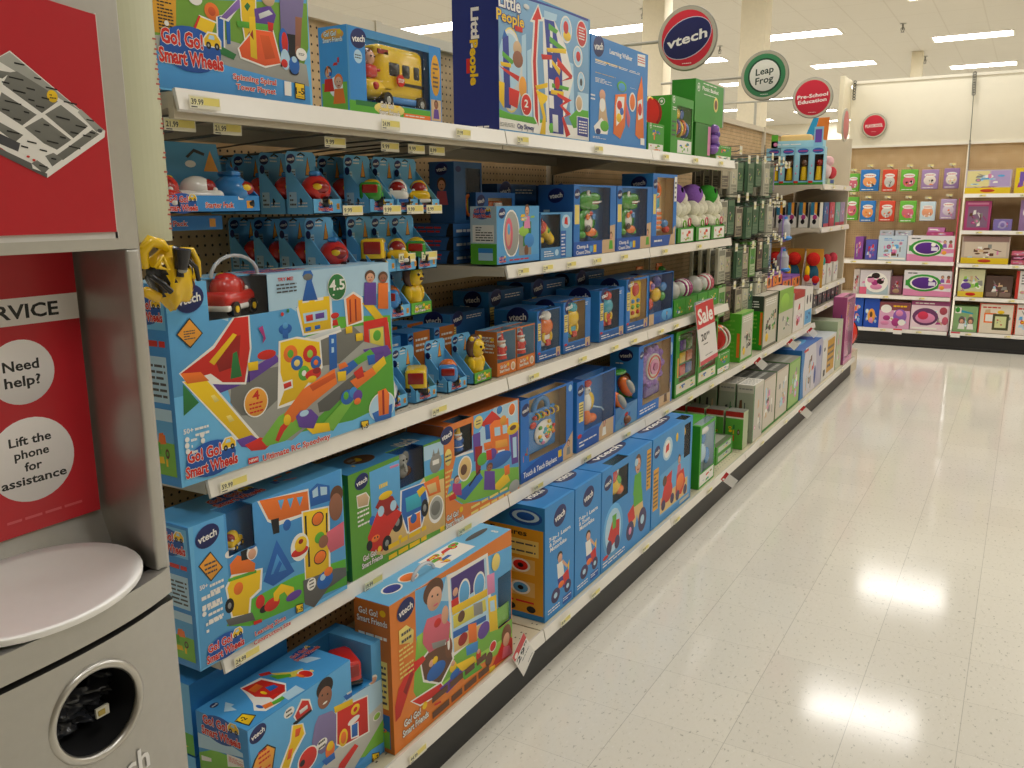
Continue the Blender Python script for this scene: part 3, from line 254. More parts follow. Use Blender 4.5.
'firetop':[('V', 'v',71,860,47),('P', 'k',[23,313,89,368,111,164,32,53]),('P', 'y',[28,305,85,346,103,164,38,83]),('T', 'k',51,253,42,91, '1-2', None),('P', 'w',[240,875,360,826,384,383,302,136,243,98,157,117,132,270,175,420,215,671]),('P', 'r',[239,843,347,770,370,365,327,239,263,249,220,510,233,687]),('P', 'o',[246,732,307,752,308,617,247,599]),('P', 'b',[304,570,346,514,341,410,292,430]),('E', 'y',266,482,10,62),('P', 'g',[187,223,272,192,309,193,289,113,246,107,179,153]),('P', 'r',[251,322,298,316,289,243,245,236]),('E', 'b',169,273,11,68),('P', 'o',[180,266,227,222,212,130,168,160]),('P', 'y2',[408,805,473,548,533,457,487,319,435,433]),('P', 'g',[393,758,461,511,445,441,391,568]),('E', 'w',499,318,32,136),('E', 'r',500,312,28,118),('E', 'o',472,342,11,82),('E', 'Y',537,288,8,41),('P', 'r',[377,927,425,838,413,750,369,840]),('P', 'c',[55,612,116,781,122,622,102,621,95,486]),('P', 'c',[291,205,394,217,385,12,278,34]),('P', 'c',[576,772,641,593,658,412,582,512]),('L', 'g',657,684,188)],
'fireside':[('P', 'g2',[0,676,302,745,872,750,899,677,0,526]),('P', 'c',[7,830,233,830,337,891,455,830,633,839,886,814,888,783,0,715]),('L', 'g',476,854,811),('P', 'w',[570,759,885,767,898,711,570,662]),('M', 'r',603,707,871,748,5),('P', 'w',[46,661,247,671,249,643,44,621])],
'map':[('P', 'w',[399,688,513,761,837,524,832,501,592,349,442,445,364,418]),('P', 'e5',[399,691,512,756,833,526,750,584,470,723]),('P', 'e3',[466,693,508,691,477,668,463,670]),('P', 'e3',[501,690,529,697,629,647,663,612,600,568,475,650]),('P', 'e3',[468,624,581,561,525,521,444,569]),('P', 'e3',[611,565,673,602,769,536,707,490]),('P', 'e3',[532,515,599,553,698,484,640,447,595,466]),('P', 'e3',[445,529,525,490,493,464,442,502]),('P', 'e3',[638,429,784,524,812,511,658,412]),('P', 'e3',[594,424,626,436,658,416,616,389]),('P', 'e3',[542,397,562,409,604,382,583,363]),('P', 'E',[434,495,511,462,500,434,430,461]),('P', 'w',[506,451,581,469,595,435,558,405,517,424]),('P', 'e2',[428,447,542,397,544,380,594,364,592,349,426,427]),('P', 'e5',[734,582,747,594,833,526,800,518]),('E', 'E',815,523,10,7),('E', 'y',645,628,20,21),('M', 'k',635,618,658,637,2),('P', 'k',[523,726,558,723,557,718,522,721]),('P', 'k',[586,686,611,683,610,678,586,681]),('P', 'k',[499,678,548,673,547,668,498,674]),('P', 'k',[474,660,498,657,498,652,473,655]),('P', 'k',[555,649,584,645,584,640,555,644]),('P', 'k',[508,637,550,631,549,626,507,632]),('P', 'k',[624,659,666,654,666,649,624,654]),('P', 'k',[605,623,632,619,631,614,604,618]),('P', 'k',[685,617,735,611,734,606,684,612]),('P', 'k',[557,612,578,609,578,604,556,607]),('P', 'k',[475,600,531,592,530,588,475,596]),('P', 'k',[581,593,611,589,610,584,581,588]),('P', 'k',[463,572,487,569,487,564,462,568]),('P', 'k',[536,570,555,567,554,562,536,565]),('P', 'k',[498,545,523,541,522,536,497,540]),('P', 'k',[651,563,701,555,700,550,650,558]),('P', 'k',[601,533,621,530,621,525,600,528]),('P', 'k',[567,509,586,506,586,501,567,505]),('P', 'k',[720,538,760,532,760,527,720,533]),('P', 'k',[765,562,794,558,794,553,765,557]),('P', 'k',[698,514,729,509,728,504,697,509]),('P', 'k',[657,495,678,491,678,486,656,490]),('P', 'k',[470,503,511,496,511,491,469,498]),('P', 'k',[606,478,648,471,647,466,605,473]),('P', 'k',[745,506,777,501,776,496,744,501]),('P', 'k',[772,518,794,515,793,509,772,513]),('P', 'k',[685,464,729,457,729,452,685,459]),('P', 'k',[535,473,568,467,567,462,534,468]),('P', 'k',[615,419,633,416,632,411,614,414]),('P', 'k',[568,394,597,388,597,383,567,389]),('P', 'k',[576,447,602,442,602,437,575,442]),('P', 'k',[512,456,536,451,535,446,511,451]),('E', 'r',532,419,6,4),('E', 'r',551,408,6,4)]}
def carton(mb,w,h,d,base,wins=(),inner='3a78b8',x=0,y=0,z=0):
    base=base if isinstance(base,dict) else {'front':base}
    f=base['front']; cols={k:base.get(k,f) for k in ('front','left','right','top','back','bottom')}
    if not wins:
        mb.box((x,y,z),(x+w,y+d,z+h),f,None,cols); return
    t=.003
    mb.box((x,y+d-t,z),(x+w,y+d,z+h),inner,None,{'back':cols['back']}); ib=min(d-.01,.058); mb.box((x+t,y+ib,z+t),(x+w-t,y+ib+.002,z+h-t),inner)
    mb.box((x,y+.0012,z),(x+t,y+d-t,z+h),inner,None,{'left':cols['left'],'front':f})
    mb.box((x+w-t,y+.0012,z),(x+w,y+d-t,z+h),inner,None,{'right':cols['right'],'front':f})
    mb.box((x+t,y+.0012,z),(x+w-t,y+d-t,z+t),inner,None,{'bottom':f,'front':f})
    wt=[q for q in wins if q[3]>.88]
    if wt and d>.07:
        a0=x+min(q[0] for q in wt)*w; a1=x+max(q[2] for q in wt)*w
        mb.box((x+t,y+.05,z+h-t),(x+w-t,y+d-t,z+h),inner,None,{'top':cols['top'],'front':f})
        if a0>x+2*t: mb.box((x+t,y+.0012,z+h-t),(a0,y+.05,z+h),inner,None,{'top':cols['top'],'front':f})
        if a1<x+w-2*t: mb.box((a1,y+.0012,z+h-t),(x+w-t,y+.05,z+h),inner,None,{'top':cols['top'],'front':f})
    else: mb.box((x+t,y+.0012,z+h-t),(x+w-t,y+d-t,z+h),inner,None,{'top':cols['top'],'front':f})
    us=sorted({0,1}|{v for q in wins for v in (q[0],q[2])}); vs=sorted({0,1}|{v for q in wins for v in (q[1],q[3])})
    for i in range(len(us)-1):
        for j in range(len(vs)-1):
            a,b=(us[i]+us[i+1])/2,(vs[j]+vs[j+1])/2
            if any(q[0]<a<q[2] and q[1]<b<q[3] for q in wins): continue
            mb.box((x+us[i]*w,y,z+vs[j]*h),(x+us[i+1]*w,y+.0012,z+vs[j+1]*h),f)
def pbox(name,label,P,w,h,d,base,front=None,side=None,top=None,wins=(),inner='3a78b8',toy=None,group=None,rz=90,cat='toy box',right=None,fit=True):
    mb=MB(CARD); carton(mb,w,h,d,base,wins,inner)
    if front: q_=mb.art('front',w,h,d); q_.wins=wins; front(q_); mb.k=0
    if side: side(mb.art('left',w,h,d)); mb.k=0
    if right: right(mb.art('right',w,h,d)); mb.k=0
    if top: q_=mb.art('top',w,h,d); q_.wins=[(q[0],-.01,q[2],.05/d) for q in wins if q[3]>.88 and d>.07]; top(q_); mb.k=0
    if not wins and not toy: return mb.build(name,None,label,cat,group,None,P,rz)
    r=empty(name,P,rz,label,cat,group); mb.build('carton',r)
    if wins:
        fm=MB(FILM)
        for q in wins: fm.face([(q[0]*w,.0022,q[1]*h),(q[2]*w,.0022,q[1]*h),(q[2]*w,.0022,q[3]*h),(q[0]*w,.0022,q[3]*h)],'w')
        for q in wins:
            if q[3]>.88 and d>.07: fm.face([(q[0]*w,.003,h-.001),(q[2]*w,.003,h-.001),(q[2]*w,.05,h-.001),(q[0]*w,.05,h-.001)],'w')
        fm.build('clear_window',r)
    if toy:
        toy(r)
        ks=[c for c in r.children if c.name.split('.')[0] not in ('carton','clear_window')]
        if len(wins)==1 and fit and ks:
            q=wins[0]; co=[v.co for c in ks for v in c.data.vertices]; bx0,bx1=min(v.x for v in co),max(v.x for v in co); bz0,bz1=min(v.z for v in co),max(v.z for v in co); by0,by1=min(v.y for v in co),max(v.y for v in co)
            s=min(.9*(q[2]-q[0])*w/(bx1-bx0),.92*(q[3]-q[1])*h/(bz1-bz0),2.4); sy=min(s,.05/(by1-by0)); cx=(q[0]+q[2])/2*w; 
            sx=min(s*1.45,.9*(q[2]-q[0])*w/(bx1-bx0))
            for c in ks: c.scale=(sx,sy,s); c.location=(cx-sx*(bx0+bx1)/2,.005-sy*by0,q[1]*h+.006-s*bz0)
    return r
# ---------- small toys (parts of their packs)
def toy_vehicle(par,x,y,z,s,col,kind='car',yaw=0,fine=True,name='toy_vehicle'):
    R=Matrix.Translation((x,y,z))@Matrix.Rotation(math.radians(yaw),4,'Z')
    b=MB(PLAS); b.M=R
    if kind=='bus':
        b.rbox((-.5*s,-.3*s,.14*s),(.5*s,.3*s,.75*s),.1*s,col); b.rbox((-.52*s,-.31*s,.12*s),(.52*s,.31*s,.26*s),.05*s,'k')
        for q in (-.2,.02,.24): b.rbox((q*s,-.32*s,.42*s),((q+.17)*s,-.28*s,.64*s),.02*s,'b2')
        b.rbox((-.53*s,-.22*s,.36*s),(-.46*s,.22*s,.68*s),.05*s,'R')
    elif kind=='truck':
        b.rbox((-.5*s,-.28*s,.14*s),(0,.28*s,.62*s),.12*s,col); b.rbox((-.05*s,-.3*s,.12*s),(.52*s,.3*s,.4*s),.06*s,col); b.sph((.25*s,0,.48*s),(.26*s,.27*s,.24*s),'o' if col=='b2' else 'y'); b.rbox((-.52*s,-.2*s,.34*s),(-.44*s,.2*s,.56*s),.04*s,'R')
    elif kind=='heli':
        b.sph((-.05*s,0,.42*s),(.5*s,.36*s,.34*s),col); b.rbox((-.4*s,-.3*s,.08*s),(.35*s,.3*s,.2*s),.06*s,'w'); b.rbox((-.3*s,-.12*s,.72*s),(.3*s,.12*s,.84*s),.05*s,'b2'); b.sph((-.38*s,-.1*s,.46*s),(.16*s,.26*s,.16*s),'R')
        b.rbox((.35*s,-.07*s,.4*s),(.62*s,.07*s,.5*s),.03*s,'y'); b.sph((-.5*s,-.1*s,.47*s),(.05*s,.12*s,.08*s),'y')
    else:
        b.rbox((-.52*s,-.29*s,.14*s),(.52*s,.29*s,.42*s),.12*s,col); b.sph((.02*s,0,.44*s),(.36*s,.26*s,.28*s),col); b.sph((-.2*s,0,.46*s),(.2*s,.22*s,.2*s),'R'); b.rbox((-.53*s,-.3*s,.1*s),(.53*s,.3*s,.2*s),.04*s,'w' if col!='w' else 'b'); b.sph((.05*s,-.05*s,.66*s),(.1*s,.1*s,.06*s),'y')
        b.sph((-.34*s,-.16*s,.42*s),.06*s,'w',None,8,6); b.sph((-.34*s,.16*s,.42*s),.06*s,'w',None,8,6)
    w=[]
    for qx in (-.3,.3):
        for qy in (-1,1):
            q=MB(PLAS) if fine else b
            q.M=R
            q.cyl((qx*s,qy*.2*s,.13*s),(qx*s,qy*.33*s,.13*s),.13*s,'k',None,14); q.cyl((qx*s,qy*.32*s,.13*s),(qx*s,qy*.345*s,.13*s),.06*s,'y',None,10)
            if fine: w.append(q)
    o=b.build(name,par)
    for q in w: q.build('wheel',o)
    return o
def toy_animal(par,x,y,z,s,body='y',mane='n',name='toy_lion'):
    b=MB(PLAS)
    b.sph((x,y,z+.3*s),(.24*s,.22*s,.32*s),body); b.sph((x-.03*s,y-.04*s,z+.72*s),(.26*s,.14*s,.27*s),mane); b.sph((x-.03*s,y-.12*s,z+.7*s),(.19*s,.16*s,.2*s),body)
    for q in (-1,1):
        b.sph((x-.03*s+q*.15*s,y-.08*s,z+.9*s),.06*s,body,None,8,6); b.sph((x-.03*s+q*.07*s,y-.26*s,z+.74*s),.03*s,'k',None,8,6); b.sph((x+q*.16*s,y-.12*s,z+.07*s),(.1*s,.15*s,.08*s),body); b.sph((x+q*.2*s,y-.06*s,z+.36*s),(.07*s,.1*s,.16*s),body)
    b.sph((x-.03*s,y-.28*s,z+.66*s),(.05*s,.04*s,.035*s),'n',None,8,6)
    return b.build(name,par)
def toy_figure(par,x,y,z,s,coat='r',hat='r',name='toy_figure'):
    b=MB(PLAS)
    b.cyl((x,y,z),(x,y,z+.42*s),.2*s,coat,None,16,.13*s); b.sph((x,y,z+.42*s),(.15*s,.14*s,.1*s),coat); b.sph((x,y,z+.58*s),.15*s,'f'); b.sph((x,y-.06*s,z+.5*s),(.12*s,.12*s,.1*s),'w'); b.torus((x,y,z+.66*s),.13*s,.035*s,'w',None,'z',14); b.cyl((x,y,z+.66*s),(x+.06*s,y,z+.96*s),.12*s,hat,None,12,.02*s); b.sph((x+.06*s,y,z+.97*s),.045*s,'w',None,8,6)
    b.torus((x,y,z+.16*s),.18*s,.02*s,'w',None,'z',14)
    for q in (-1,1): b.sph((x+q*.05*s,y-.145*s,z+.6*s),.018*s,'k',None,6,5); b.sph((x+q*.17*s,y-.05*s,z+.34*s),(.05*s,.06*s,.11*s),coat)
    return b.build(name,par)
TW,TH,TD=.105,.152,.085
def tray_mesh(base='bx',lip='bx',kind='g',w=TW):
    mb=MB(CARD); h=TH; d=TD; t=.0025
    mb.prism([(0,0),(w,0),(w,h-.01),(w-.01,h),(.01,h),(0,h-.01)],d-t,d,base)
    mb.box((0,0,0),(w,d,t),base); mb.box((0,0,0),(w,t,.036),lip)
    for x in (0,w-t): mb.prism([(0,0),(d,0),(d,h*.8),(.004,.036),(0,.036)],x,x+t,base,None,None,'x')
    a=Art(mb,(0,d-t,0),(w,0,0),(0,0,h),(0,-1,0)); a.vtech(.17,.88,.28); a.poly('k',[(.62,.62),(.82,.62),(.72,.93)]); a.poly('o2',[(.64,.635),(.80,.635),(.72,.91)]); a.micro('w',.36,.84,.58,.95,2)
    a.rect('c',.06,.55,.3,.72); a.micro('E',.08,.57,.28,.7,3); a.poly('k',[(.38,.95),(.5,.99),(.64,.95),(.62,.93),(.5,.965),(.4,.93)])
    a=Art(mb,(0,0,0),(w,0,0),(0,0,.036),(0,-1,0)); a.gogo(.42,.5,.5,kind); a.rect('o2',.8,.3,.9,.7); a.text('1-5','k',.85,.5,.08,.22)
    a=Art(mb,(0,d,0),(0,-d,0),(0,0,h),(-1,0,0)); a.rect('c',.1,.1,.4,.35); a.micro('E',.13,.12,.37,.33,3); a.ell('1a2660',.16,.72,.1,.07); a.micro('w',.45,.1,.8,.2,2)
    return mb
def tray(kind,P,label,group,fine=True):
    base,lip,k='bx','bx','g'
    if kind=='lion': lip,k='g','f'
    r=empty('vehicle_tray_pack' if kind!='lion' else 'animal_tray_pack',P,90,label,'toy pack',group)
    tray_mesh(base,lip,k).build('card_tray',r)
    m=(TW/2,TD*.42,.016)
    if kind=='lion': toy_animal(r,m[0],m[1],m[2]-.01,.15)
    elif kind=='red': toy_vehicle(r,*m,.104,'r','heli',35,fine)
    elif kind=='green': toy_vehicle(r,*m,.104,'lg','truck',35,fine)
    elif kind=='bus': toy_vehicle(r,*m,.104,'y','bus',35,fine)
    elif kind=='yellow': toy_vehicle(r,*m,.104,'y','car',40,fine)
    elif kind=='white': toy_vehicle(r,*m,.104,'w','car',35,fine)
    elif kind=='blue': toy_vehicle(r,*m,.104,'b2','truck',35,fine)
    return r
# ---------- setting
def nodemat(name,rough=.5):
    m=D.materials.new(name); m.use_nodes=True; nt=m.node_tree; b=nt.nodes['Principled BSDF']; b.inputs['Roughness'].default_value=rough; b.inputs['Specular IOR Level'].default_value=.4; return m,nt,b
def M_(nt,op,a,b=None,c=None):
    n=nt.nodes.new('ShaderNodeMath'); n.operation=op
    for i,x in enumerate((a,b,c)):
        if x is None: continue
        if isinstance(x,(int,float)): n.inputs[i].default_value=x
        else: nt.links.new(x,n.inputs[i])
    return n.outputs[0]
def floor_mat():
    m,nt,b=nodemat('waxed_vinyl_tile',.12)
    g=nt.nodes.new('ShaderNodeNewGeometry'); sp=nt.nodes.new('ShaderNodeSeparateXYZ'); nt.links.new(g.outputs['Position'],sp.inputs[0])
    def line(s,off,wd):
        f=M_(nt,'FRACT',M_(nt,'DIVIDE',M_(nt,'ADD',s,off),.3048)); d=M_(nt,'ABSOLUTE',M_(nt,'SUBTRACT',f,.5)); return M_(nt,'GREATER_THAN',d,.5-wd)
    L=M_(nt,'MAXIMUM',line(sp.outputs[0],30.48+.03,.0035),line(sp.outputs[1],30.48+.12,.002))
    n=nt.nodes.new('ShaderNodeTexNoise'); n.inputs['Scale'].default_value=75; n.inputs['Detail'].default_value=2; n.inputs['Roughness'].default_value=.7
    st=nt.nodes.new('ShaderNodeMapping'); st.inputs['Scale'].default_value=(1,.55,1); st.inputs['Rotation'].default_value=(0,0,.6); nt.links.new(g.outputs['Position'],st.inputs[0]); nt.links.new(st.outputs[0],n.inputs['Vector'])
    r=nt.nodes.new('ShaderNodeValToRGB'); r.color_ramp.elements[0].position=.28; r.color_ramp.elements[0].color=lin('b5b1a3'); r.color_ramp.elements[1].position=.38; r.color_ramp.elements[1].color=lin('e4dfd1')
    e=r.color_ramp.elements.new(.66); e.color=lin('e6e1d4'); e=r.color_ramp.elements.new(.74); e.color=lin('eeeae0'); nt.links.new(n.outputs['Fac'],r.inputs[0])
    # a slight shade difference from tile to tile
    wn=nt.nodes.new('ShaderNodeTexWhiteNoise'); wn.noise_dimensions='2D'; cx=nt.nodes.new('ShaderNodeCombineXYZ')
    nt.links.new(M_(nt,'FLOOR',M_(nt,'DIVIDE',M_(nt,'ADD',sp.outputs[0],30.51),.3048)),cx.inputs[0]); nt.links.new(M_(nt,'FLOOR',M_(nt,'DIVIDE',M_(nt,'ADD',sp.outputs[1],30.6),.3048)),cx.inputs[1]); nt.links.new(cx.outputs[0],wn.inputs['Vector'])
    sc=nt.nodes.new('ShaderNodeVectorMath'); sc.operation='SCALE'; nt.links.new(r.outputs[0],sc.inputs[0]); nt.links.new(M_(nt,'MULTIPLY_ADD',wn.outputs['Value'],.05,.975),sc.inputs['Scale'])
    mx=nt.nodes.new('ShaderNodeMix'); mx.data_type='RGBA'; nt.links.new(M_(nt,'MULTIPLY',L,.4),mx.inputs[0]); nt.links.new(sc.outputs[0],mx.inputs[6]); mx.inputs[7].default_value=lin('6f6a5c'); nt.links.new(mx.outputs[2],b.inputs['Base Color'])
    n2=nt.nodes.new('ShaderNodeTexNoise'); n2.inputs['Scale'].default_value=3.5; n2.inputs['Detail'].default_value=4; nt.links.new(g.outputs['Position'],n2.inputs['Vector'])
    nt.links.new(M_(nt,'MULTIPLY_ADD',n2.outputs['Fac'],.08,.07),b.inputs['Roughness'])
    n3=nt.nodes.new('ShaderNodeTexNoise'); n3.inputs['Scale'].default_value=5; nt.links.new(g.outputs['Position'],n3.inputs['Vector']); bp=nt.nodes.new('ShaderNodeBump'); bp.inputs['Strength'].default_value=.06; bp.inputs['Distance'].default_value=.0012; nt.links.new(n3.outputs['Fac'],bp.inputs['Height']); nt.links.new(bp.outputs[0],b.inputs['Normal'])
    return m
def grid_mat(name,base,line,cx,cy,wd,rough=.8,ax=(0,1)):
    m,nt,b=nodemat(name,rough); g=nt.nodes.new('ShaderNodeNewGeometry'); sp=nt.nodes.new('ShaderNodeSeparateXYZ'); nt.links.new(g.outputs['Position'],sp.inputs[0])
    def ln(s,c,o): f=M_(nt,'FRACT',M_(nt,'DIVIDE',M_(nt,'ADD',s,o),c)); return M_(nt,'GREATER_THAN',M_(nt,'ABSOLUTE',M_(nt,'SUBTRACT',f,.5)),.5-wd/c)
    L=M_(nt,'MAXIMUM',ln(sp.outputs[ax[0]],cx,60.63),ln(sp.outputs[ax[1]],cy,60.3)); n=nt.nodes.new('ShaderNodeTexNoise'); n.inputs['Scale'].default_value=60; nt.links.new(g.outputs['Position'],n.inputs['Vector'])
    mx=nt.nodes.new('ShaderNodeMix'); mx.data_type='RGBA'; nt.links.new(L,mx.inputs[0]); mx.inputs[6].default_value=lin(base); mx.inputs[7].default_value=lin(line)
    sc=nt.nodes.new('ShaderNodeVectorMath'); sc.operation='SCALE'; nt.links.new(mx.outputs[2],sc.inputs[0]); nt.links.new(M_(nt,'MULTIPLY_ADD',n.outputs['Fac'],.1,.95),sc.inputs['Scale']); nt.links.new(sc.outputs[0],b.inputs['Base Color']); return m
def peg_mat():
    m,nt,b=nodemat('pegboard_hardboard',.6); t=nt.nodes.new('ShaderNodeTexCoord'); sp=nt.nodes.new('ShaderNodeSeparateXYZ'); nt.links.new(t.outputs['Object'],sp.inputs[0])
    q=[]
    for i in (0,2): q.append(M_(nt,'POWER',M_(nt,'SUBTRACT',M_(nt,'FRACT',M_(nt,'DIVIDE',M_(nt,'ADD',sp.outputs[i],10.0),.0254)),.5),2.0))
    hole=M_(nt,'LESS_THAN',M_(nt,'ADD',q[0],q[1]),.022)
    n=nt.nodes.new('ShaderNodeTexNoise'); n.inputs['Scale'].default_value=14; n.inputs['Detail'].default_value=6; nt.links.new(t.outputs['Object'],n.inputs['Vector'])
    r=nt.nodes.new('ShaderNodeValToRGB'); r.color_ramp.elements[0].position=.3; r.color_ramp.elements[0].color=lin('c6a272'); r.color_ramp.elements[1].position=.7; r.color_ramp.elements[1].color=lin('dabb8c'); nt.links.new(n.outputs['Fac'],r.inputs[0])
    mx=nt.nodes.new('ShaderNodeMix'); mx.data_type='RGBA'; nt.links.new(hole,mx.inputs[0]); nt.links.new(r.outputs[0],mx.inputs[6]); mx.inputs[7].default_value=lin('2e2015'); nt.links.new(mx.outputs[2],b.inputs['Base Color']); return m
PEG=peg_mat()
f=MB(floor_mat()); f.box((-16,-9,-.1),(9,34,0),'w'); f.build('floor',kind='structure')
f=MB(grid_mat('ceiling_tile','d0cbc0','c7c1b5',.6096,1.2192,.010)); f.box((-16,-9,4.4),(9,34,4.5),'w'); f.build('ceiling',kind='structure')
for nm,a,b in (('wall_back',(-16,33.9,0),(9,34,4.4)),('wall_left',(-16,-9,0),(-15.9,34,4.4)),('wall_right',(8.9,-9,0),(9,34,4.4)),('wall_front',(-16,-9,0),(9,-8.9,4.4))):
    f=MB(MATTE); f.box(a,b,'e6dfcc'); f.build(nm,kind='structure')
# store columns
for i,(x,y) in enumerate(((-4.53,11.5),(-3.21,11.5),(-2.16,19.0))):
    f=MB(MATTE); w=.155 if i<2 else .1; f.rbox((x-w,y-w,0),(x+w,y+w,4.4),.015,'e6dcc2'); f.box((x-w-.01,y-w-.01,0),(x+w+.01,y+w+.01,.12),'5a5048'); f.build('column_%d'%(i+1),kind='structure')
# ceiling lights
LM=D.materials.new('light_diffuser'); LM.use_nodes=True; nt=LM.node_tree; nt.nodes.clear(); e=nt.nodes.new('ShaderNodeEmission'); e.inputs[0].default_value=(1,.975,.935,1); e.inputs[1].default_value=LIGHT; o=nt.nodes.new('ShaderNodeOutputMaterial'); nt.links.new(e.outputs[0],o.inputs[0])
L0=None
ORD=['first','second','third','fourth','fifth','sixth','seventh','eighth','ninth','tenth','eleventh','twelfth','thirteenth','fourteenth','fifteenth','sixteenth','seventeenth','eighteenth']
for k in range(-2,5):
    for j in range(-4,5):
        x=-1.17-2.5*k; y=17.75+3.85*j-(1.75 if k%2 else 0)
        where='column over the aisle' if k==0 else ('%s column left of the aisle'%ORD[k-1] if k>0 else '%s column right of the aisle'%ORD[-k-1])
        lb='ceiling light panel, %s, %s from the front wall'%(where,ORD[j+4])
        if L0 is None:
            L0=empty('ceiling_light',(x,y,4.4),0,lb,'ceiling light','ceiling light panels')
            a=MB(PAINT); 
            for q in (((-.64,-.3,-.012),(.64,-.27,0)),((-.64,.27,-.012),(.64,.3,0)),((-.64,-.27,-.012),(-.61,.27,0)),((.61,-.27,-.012),(.64,.27,0))): a.box(q[0],q[1],'eae6da')
            a.build('frame',L0); a=MB(LM); a.face([(-.61,-.27,-.006),(.61,-.27,-.006),(.61,.27,-.006),(-.61,.27,-.006)],'w'); a.build('diffuser',L0)
        else: dup(L0,(x,y,4.4),0,lb)
# sprinklers
for x,y,lb in (SPK):
    a=MB(STEEL); a.cyl((0,0,0),(0,0,-.01),.05,'e5'); a.cyl((0,0,-.01),(0,0,-.10),.012,'e3'); 
    for q in (-1,1): a.tube([(0,0,-.05),(q*.03,0,-.08),(q*.012,0,-.13)],.005,'e3')
    a.cyl((0,0,-.13),(0,0,-.136),.03,'e3'); a.build('sprinkler_head',None,lb,'sprinkler','ceiling sprinkler heads',None,(x,y,4.4))
# ---------- gondola
XB=-1.93; Y0=1.15; BW=1.22
BAY=['nearest','second','third','fourth','fifth','farthest']
f=MB(PAINT); f.box((-1.93,1.15,0),(-1.315,8.47,.125),'1c1b1b'); f.box((-1.93,1.15,.125),(-1.30,8.47,.14),'262424'); f.build('kick_base',None,'long black kick base under the toy shelving run','shelving base')
for i in range(6):
    y=Y0+BW*i
    a=MB(PEG); a.box((0,0,.14),(BW-.03,.02,2.15),'w'); o=a.build('pegboard_panel',None,'tan pegboard back panel of the %s shelving bay'%BAY[i],'pegboard panel',None,None,(XB,y+.015,0),90)
    a=MB(PAINT); a.box((.001,-.02,2.15),(BW-.031,.03,2.185),'d9cdb4'); a.build('top_rail',o)
    a=MB(PAINT); a.box((-.015,-.025,0),(.015,.05,2.19),'d8ccb4')
    for z in range(6): a.box((-.006,-.0262,1.2+z*.15),(.006,-.0248,1.3+z*.15),'2a241c')
    a.build('gondola_upright',None,'cream slotted steel upright at the near edge of the %s bay'%BAY[i],'shelf upright',None,None,(XB,y,0),90)
a=MB(PAINT); a.box((-.015,-.025,0),(.015,.05,2.19),'d8ccb4'); a.build('gondola_upright',None,'cream steel upright closing the far end of the shelving run','shelf upright',None,None,(XB,Y0+BW*6,0),90)
def price(par,x,z,t,y=-.017,w=.075,ang=0,col='y'):
    a=MB(SHEET); h=.024
    a.box((x,y-.001,z-h/2),(x+w,y,z+h/2),'f1ecd6'); q=Art(a,(x,y-.001,z-h/2),(w,0,0),(0,0,h),(0,-1,0)); q.rect('f0e07c',.45,.3,.97,.9); q.rect('efe8b4',.03,.25,.45,.9); q.text(t,'E',.25,.52,.38,.42); q.micro('E',.05,.02,.7,.22,1)
    return a.build('price_label',par)
SHN={1.815:'top',1.40:'second',1.035:'third',.63:'fourth'}
def shelf(bay,Z,X,label,prices=(),d=None,deck=False,bh=.03,bk=.045):
    d=d or abs(XB-X)-.03; r=empty('shelf' if not deck else 'base_shelf',(X,Y0+BW*bay+.003,Z),90,label,'shelf'); w=BW-.006
    a=MB(PAINT); a.box((0,.004,-.012),(w,d,0),'cfc4ad' if not deck else 'd3c9ac'); a.box((0,.004,-bh),(w,.02,-.012),'cfc4ad'); a.box((0,d-.02,-bh),(w,d,-.012),'c4b9a2')
    q=Art(a,(0,0,0),(w,0,0),(0,d,0),(0,0,1))
    for i in range(30):
        for v in (.06,.09): q.rect('4a4436',.02+i*.0325,v,.026+i*.0325,v+.008)
    a.build('shelf_board',r)
    a=MB(CHAN); zz=-.034
    a.prism([(-.012,zz),(-.006,zz-.004),(.004,-.0),(.004,.004),(-.004,.006)],0,w,'f2ede2',None,None,'x'); a.face([(0,-.0125,zz),(w,-.0125,zz),(w,-.0045,.0055),(0,-.0045,.0055)],'f2ede2')
    a.build('price_channel',r)
    if not deck:
        for x in (0,w-.006):
            a=MB(PAINT); a.prism([(.02,-.012),(.02,-.03),(.12,-.032),(d+.01,-bk),(d+.01,-.012)],x,x+.006,'c9bfa9',None,None,'x'); a.build('shelf_bracket',r)
    for x,t in prices: price(r,x,-.018,t)
    return r
sl=lambda n,b: 'white steel shelf, %s from the top in the %s bay, with a white price strip'%(n,b)
TP=[[(.02,'39.99'),(.60,'24.99'),(.93,'19.99')],[(.05,'79.99'),(.62,'69.99')],[(.1,'17.99'),(.5,'24.99'),(.9,'19.99')]]
S2=[None,[(.05,'17.99'),(.22,'12.99'),(.40,'9.99'),(.62,'16.99'),(.88,'19.99')],[(.12,'19.99'),(.6,'24.99')]]
S4=[[(.02,'59.99'),(.78,'14.99')],[(.12,'8.99'),(.5,'19.99'),(.8,'17.99'),(1.0,'19.99')],[(.1,'19.99'),(.3,'14.99'),(.85,'29.99')]]
S3=[[(.02,'24.99'),(.46,'19.99'),(.90,'34.99')],[(.15,'19.99'),(.55,'16.99'),(.95,'17.99')],[(.2,'12.99'),(.55,'24.99'),(.9,'14.99')],[(.3,'29.99'),(.8,'39.99')],[(.4,'39.99')],[(.4,'24.99')]]
DK=[[(.45,'44.99')],[(.1,'49.99'),(.35,'49.99'),(.85,'59.99')],[(.02,'39.99'),(.5,'19.99')],[(.3,'12.99'),(.9,'9.99')],[(.4,'29.99')],[(.5,'19.99')]]
for i in range(3):
    shelf(i,1.815,-1.43,sl('topmost',BAY[i]),TP[i],bh=.05,bk=.09)
    if i: shelf(i,1.40,-1.43,sl('second',BAY[i]),S2[i],bk=.09)
    shelf(i,1.035,-1.43,sl('third' if i else 'second',BAY[i]),S4[i])
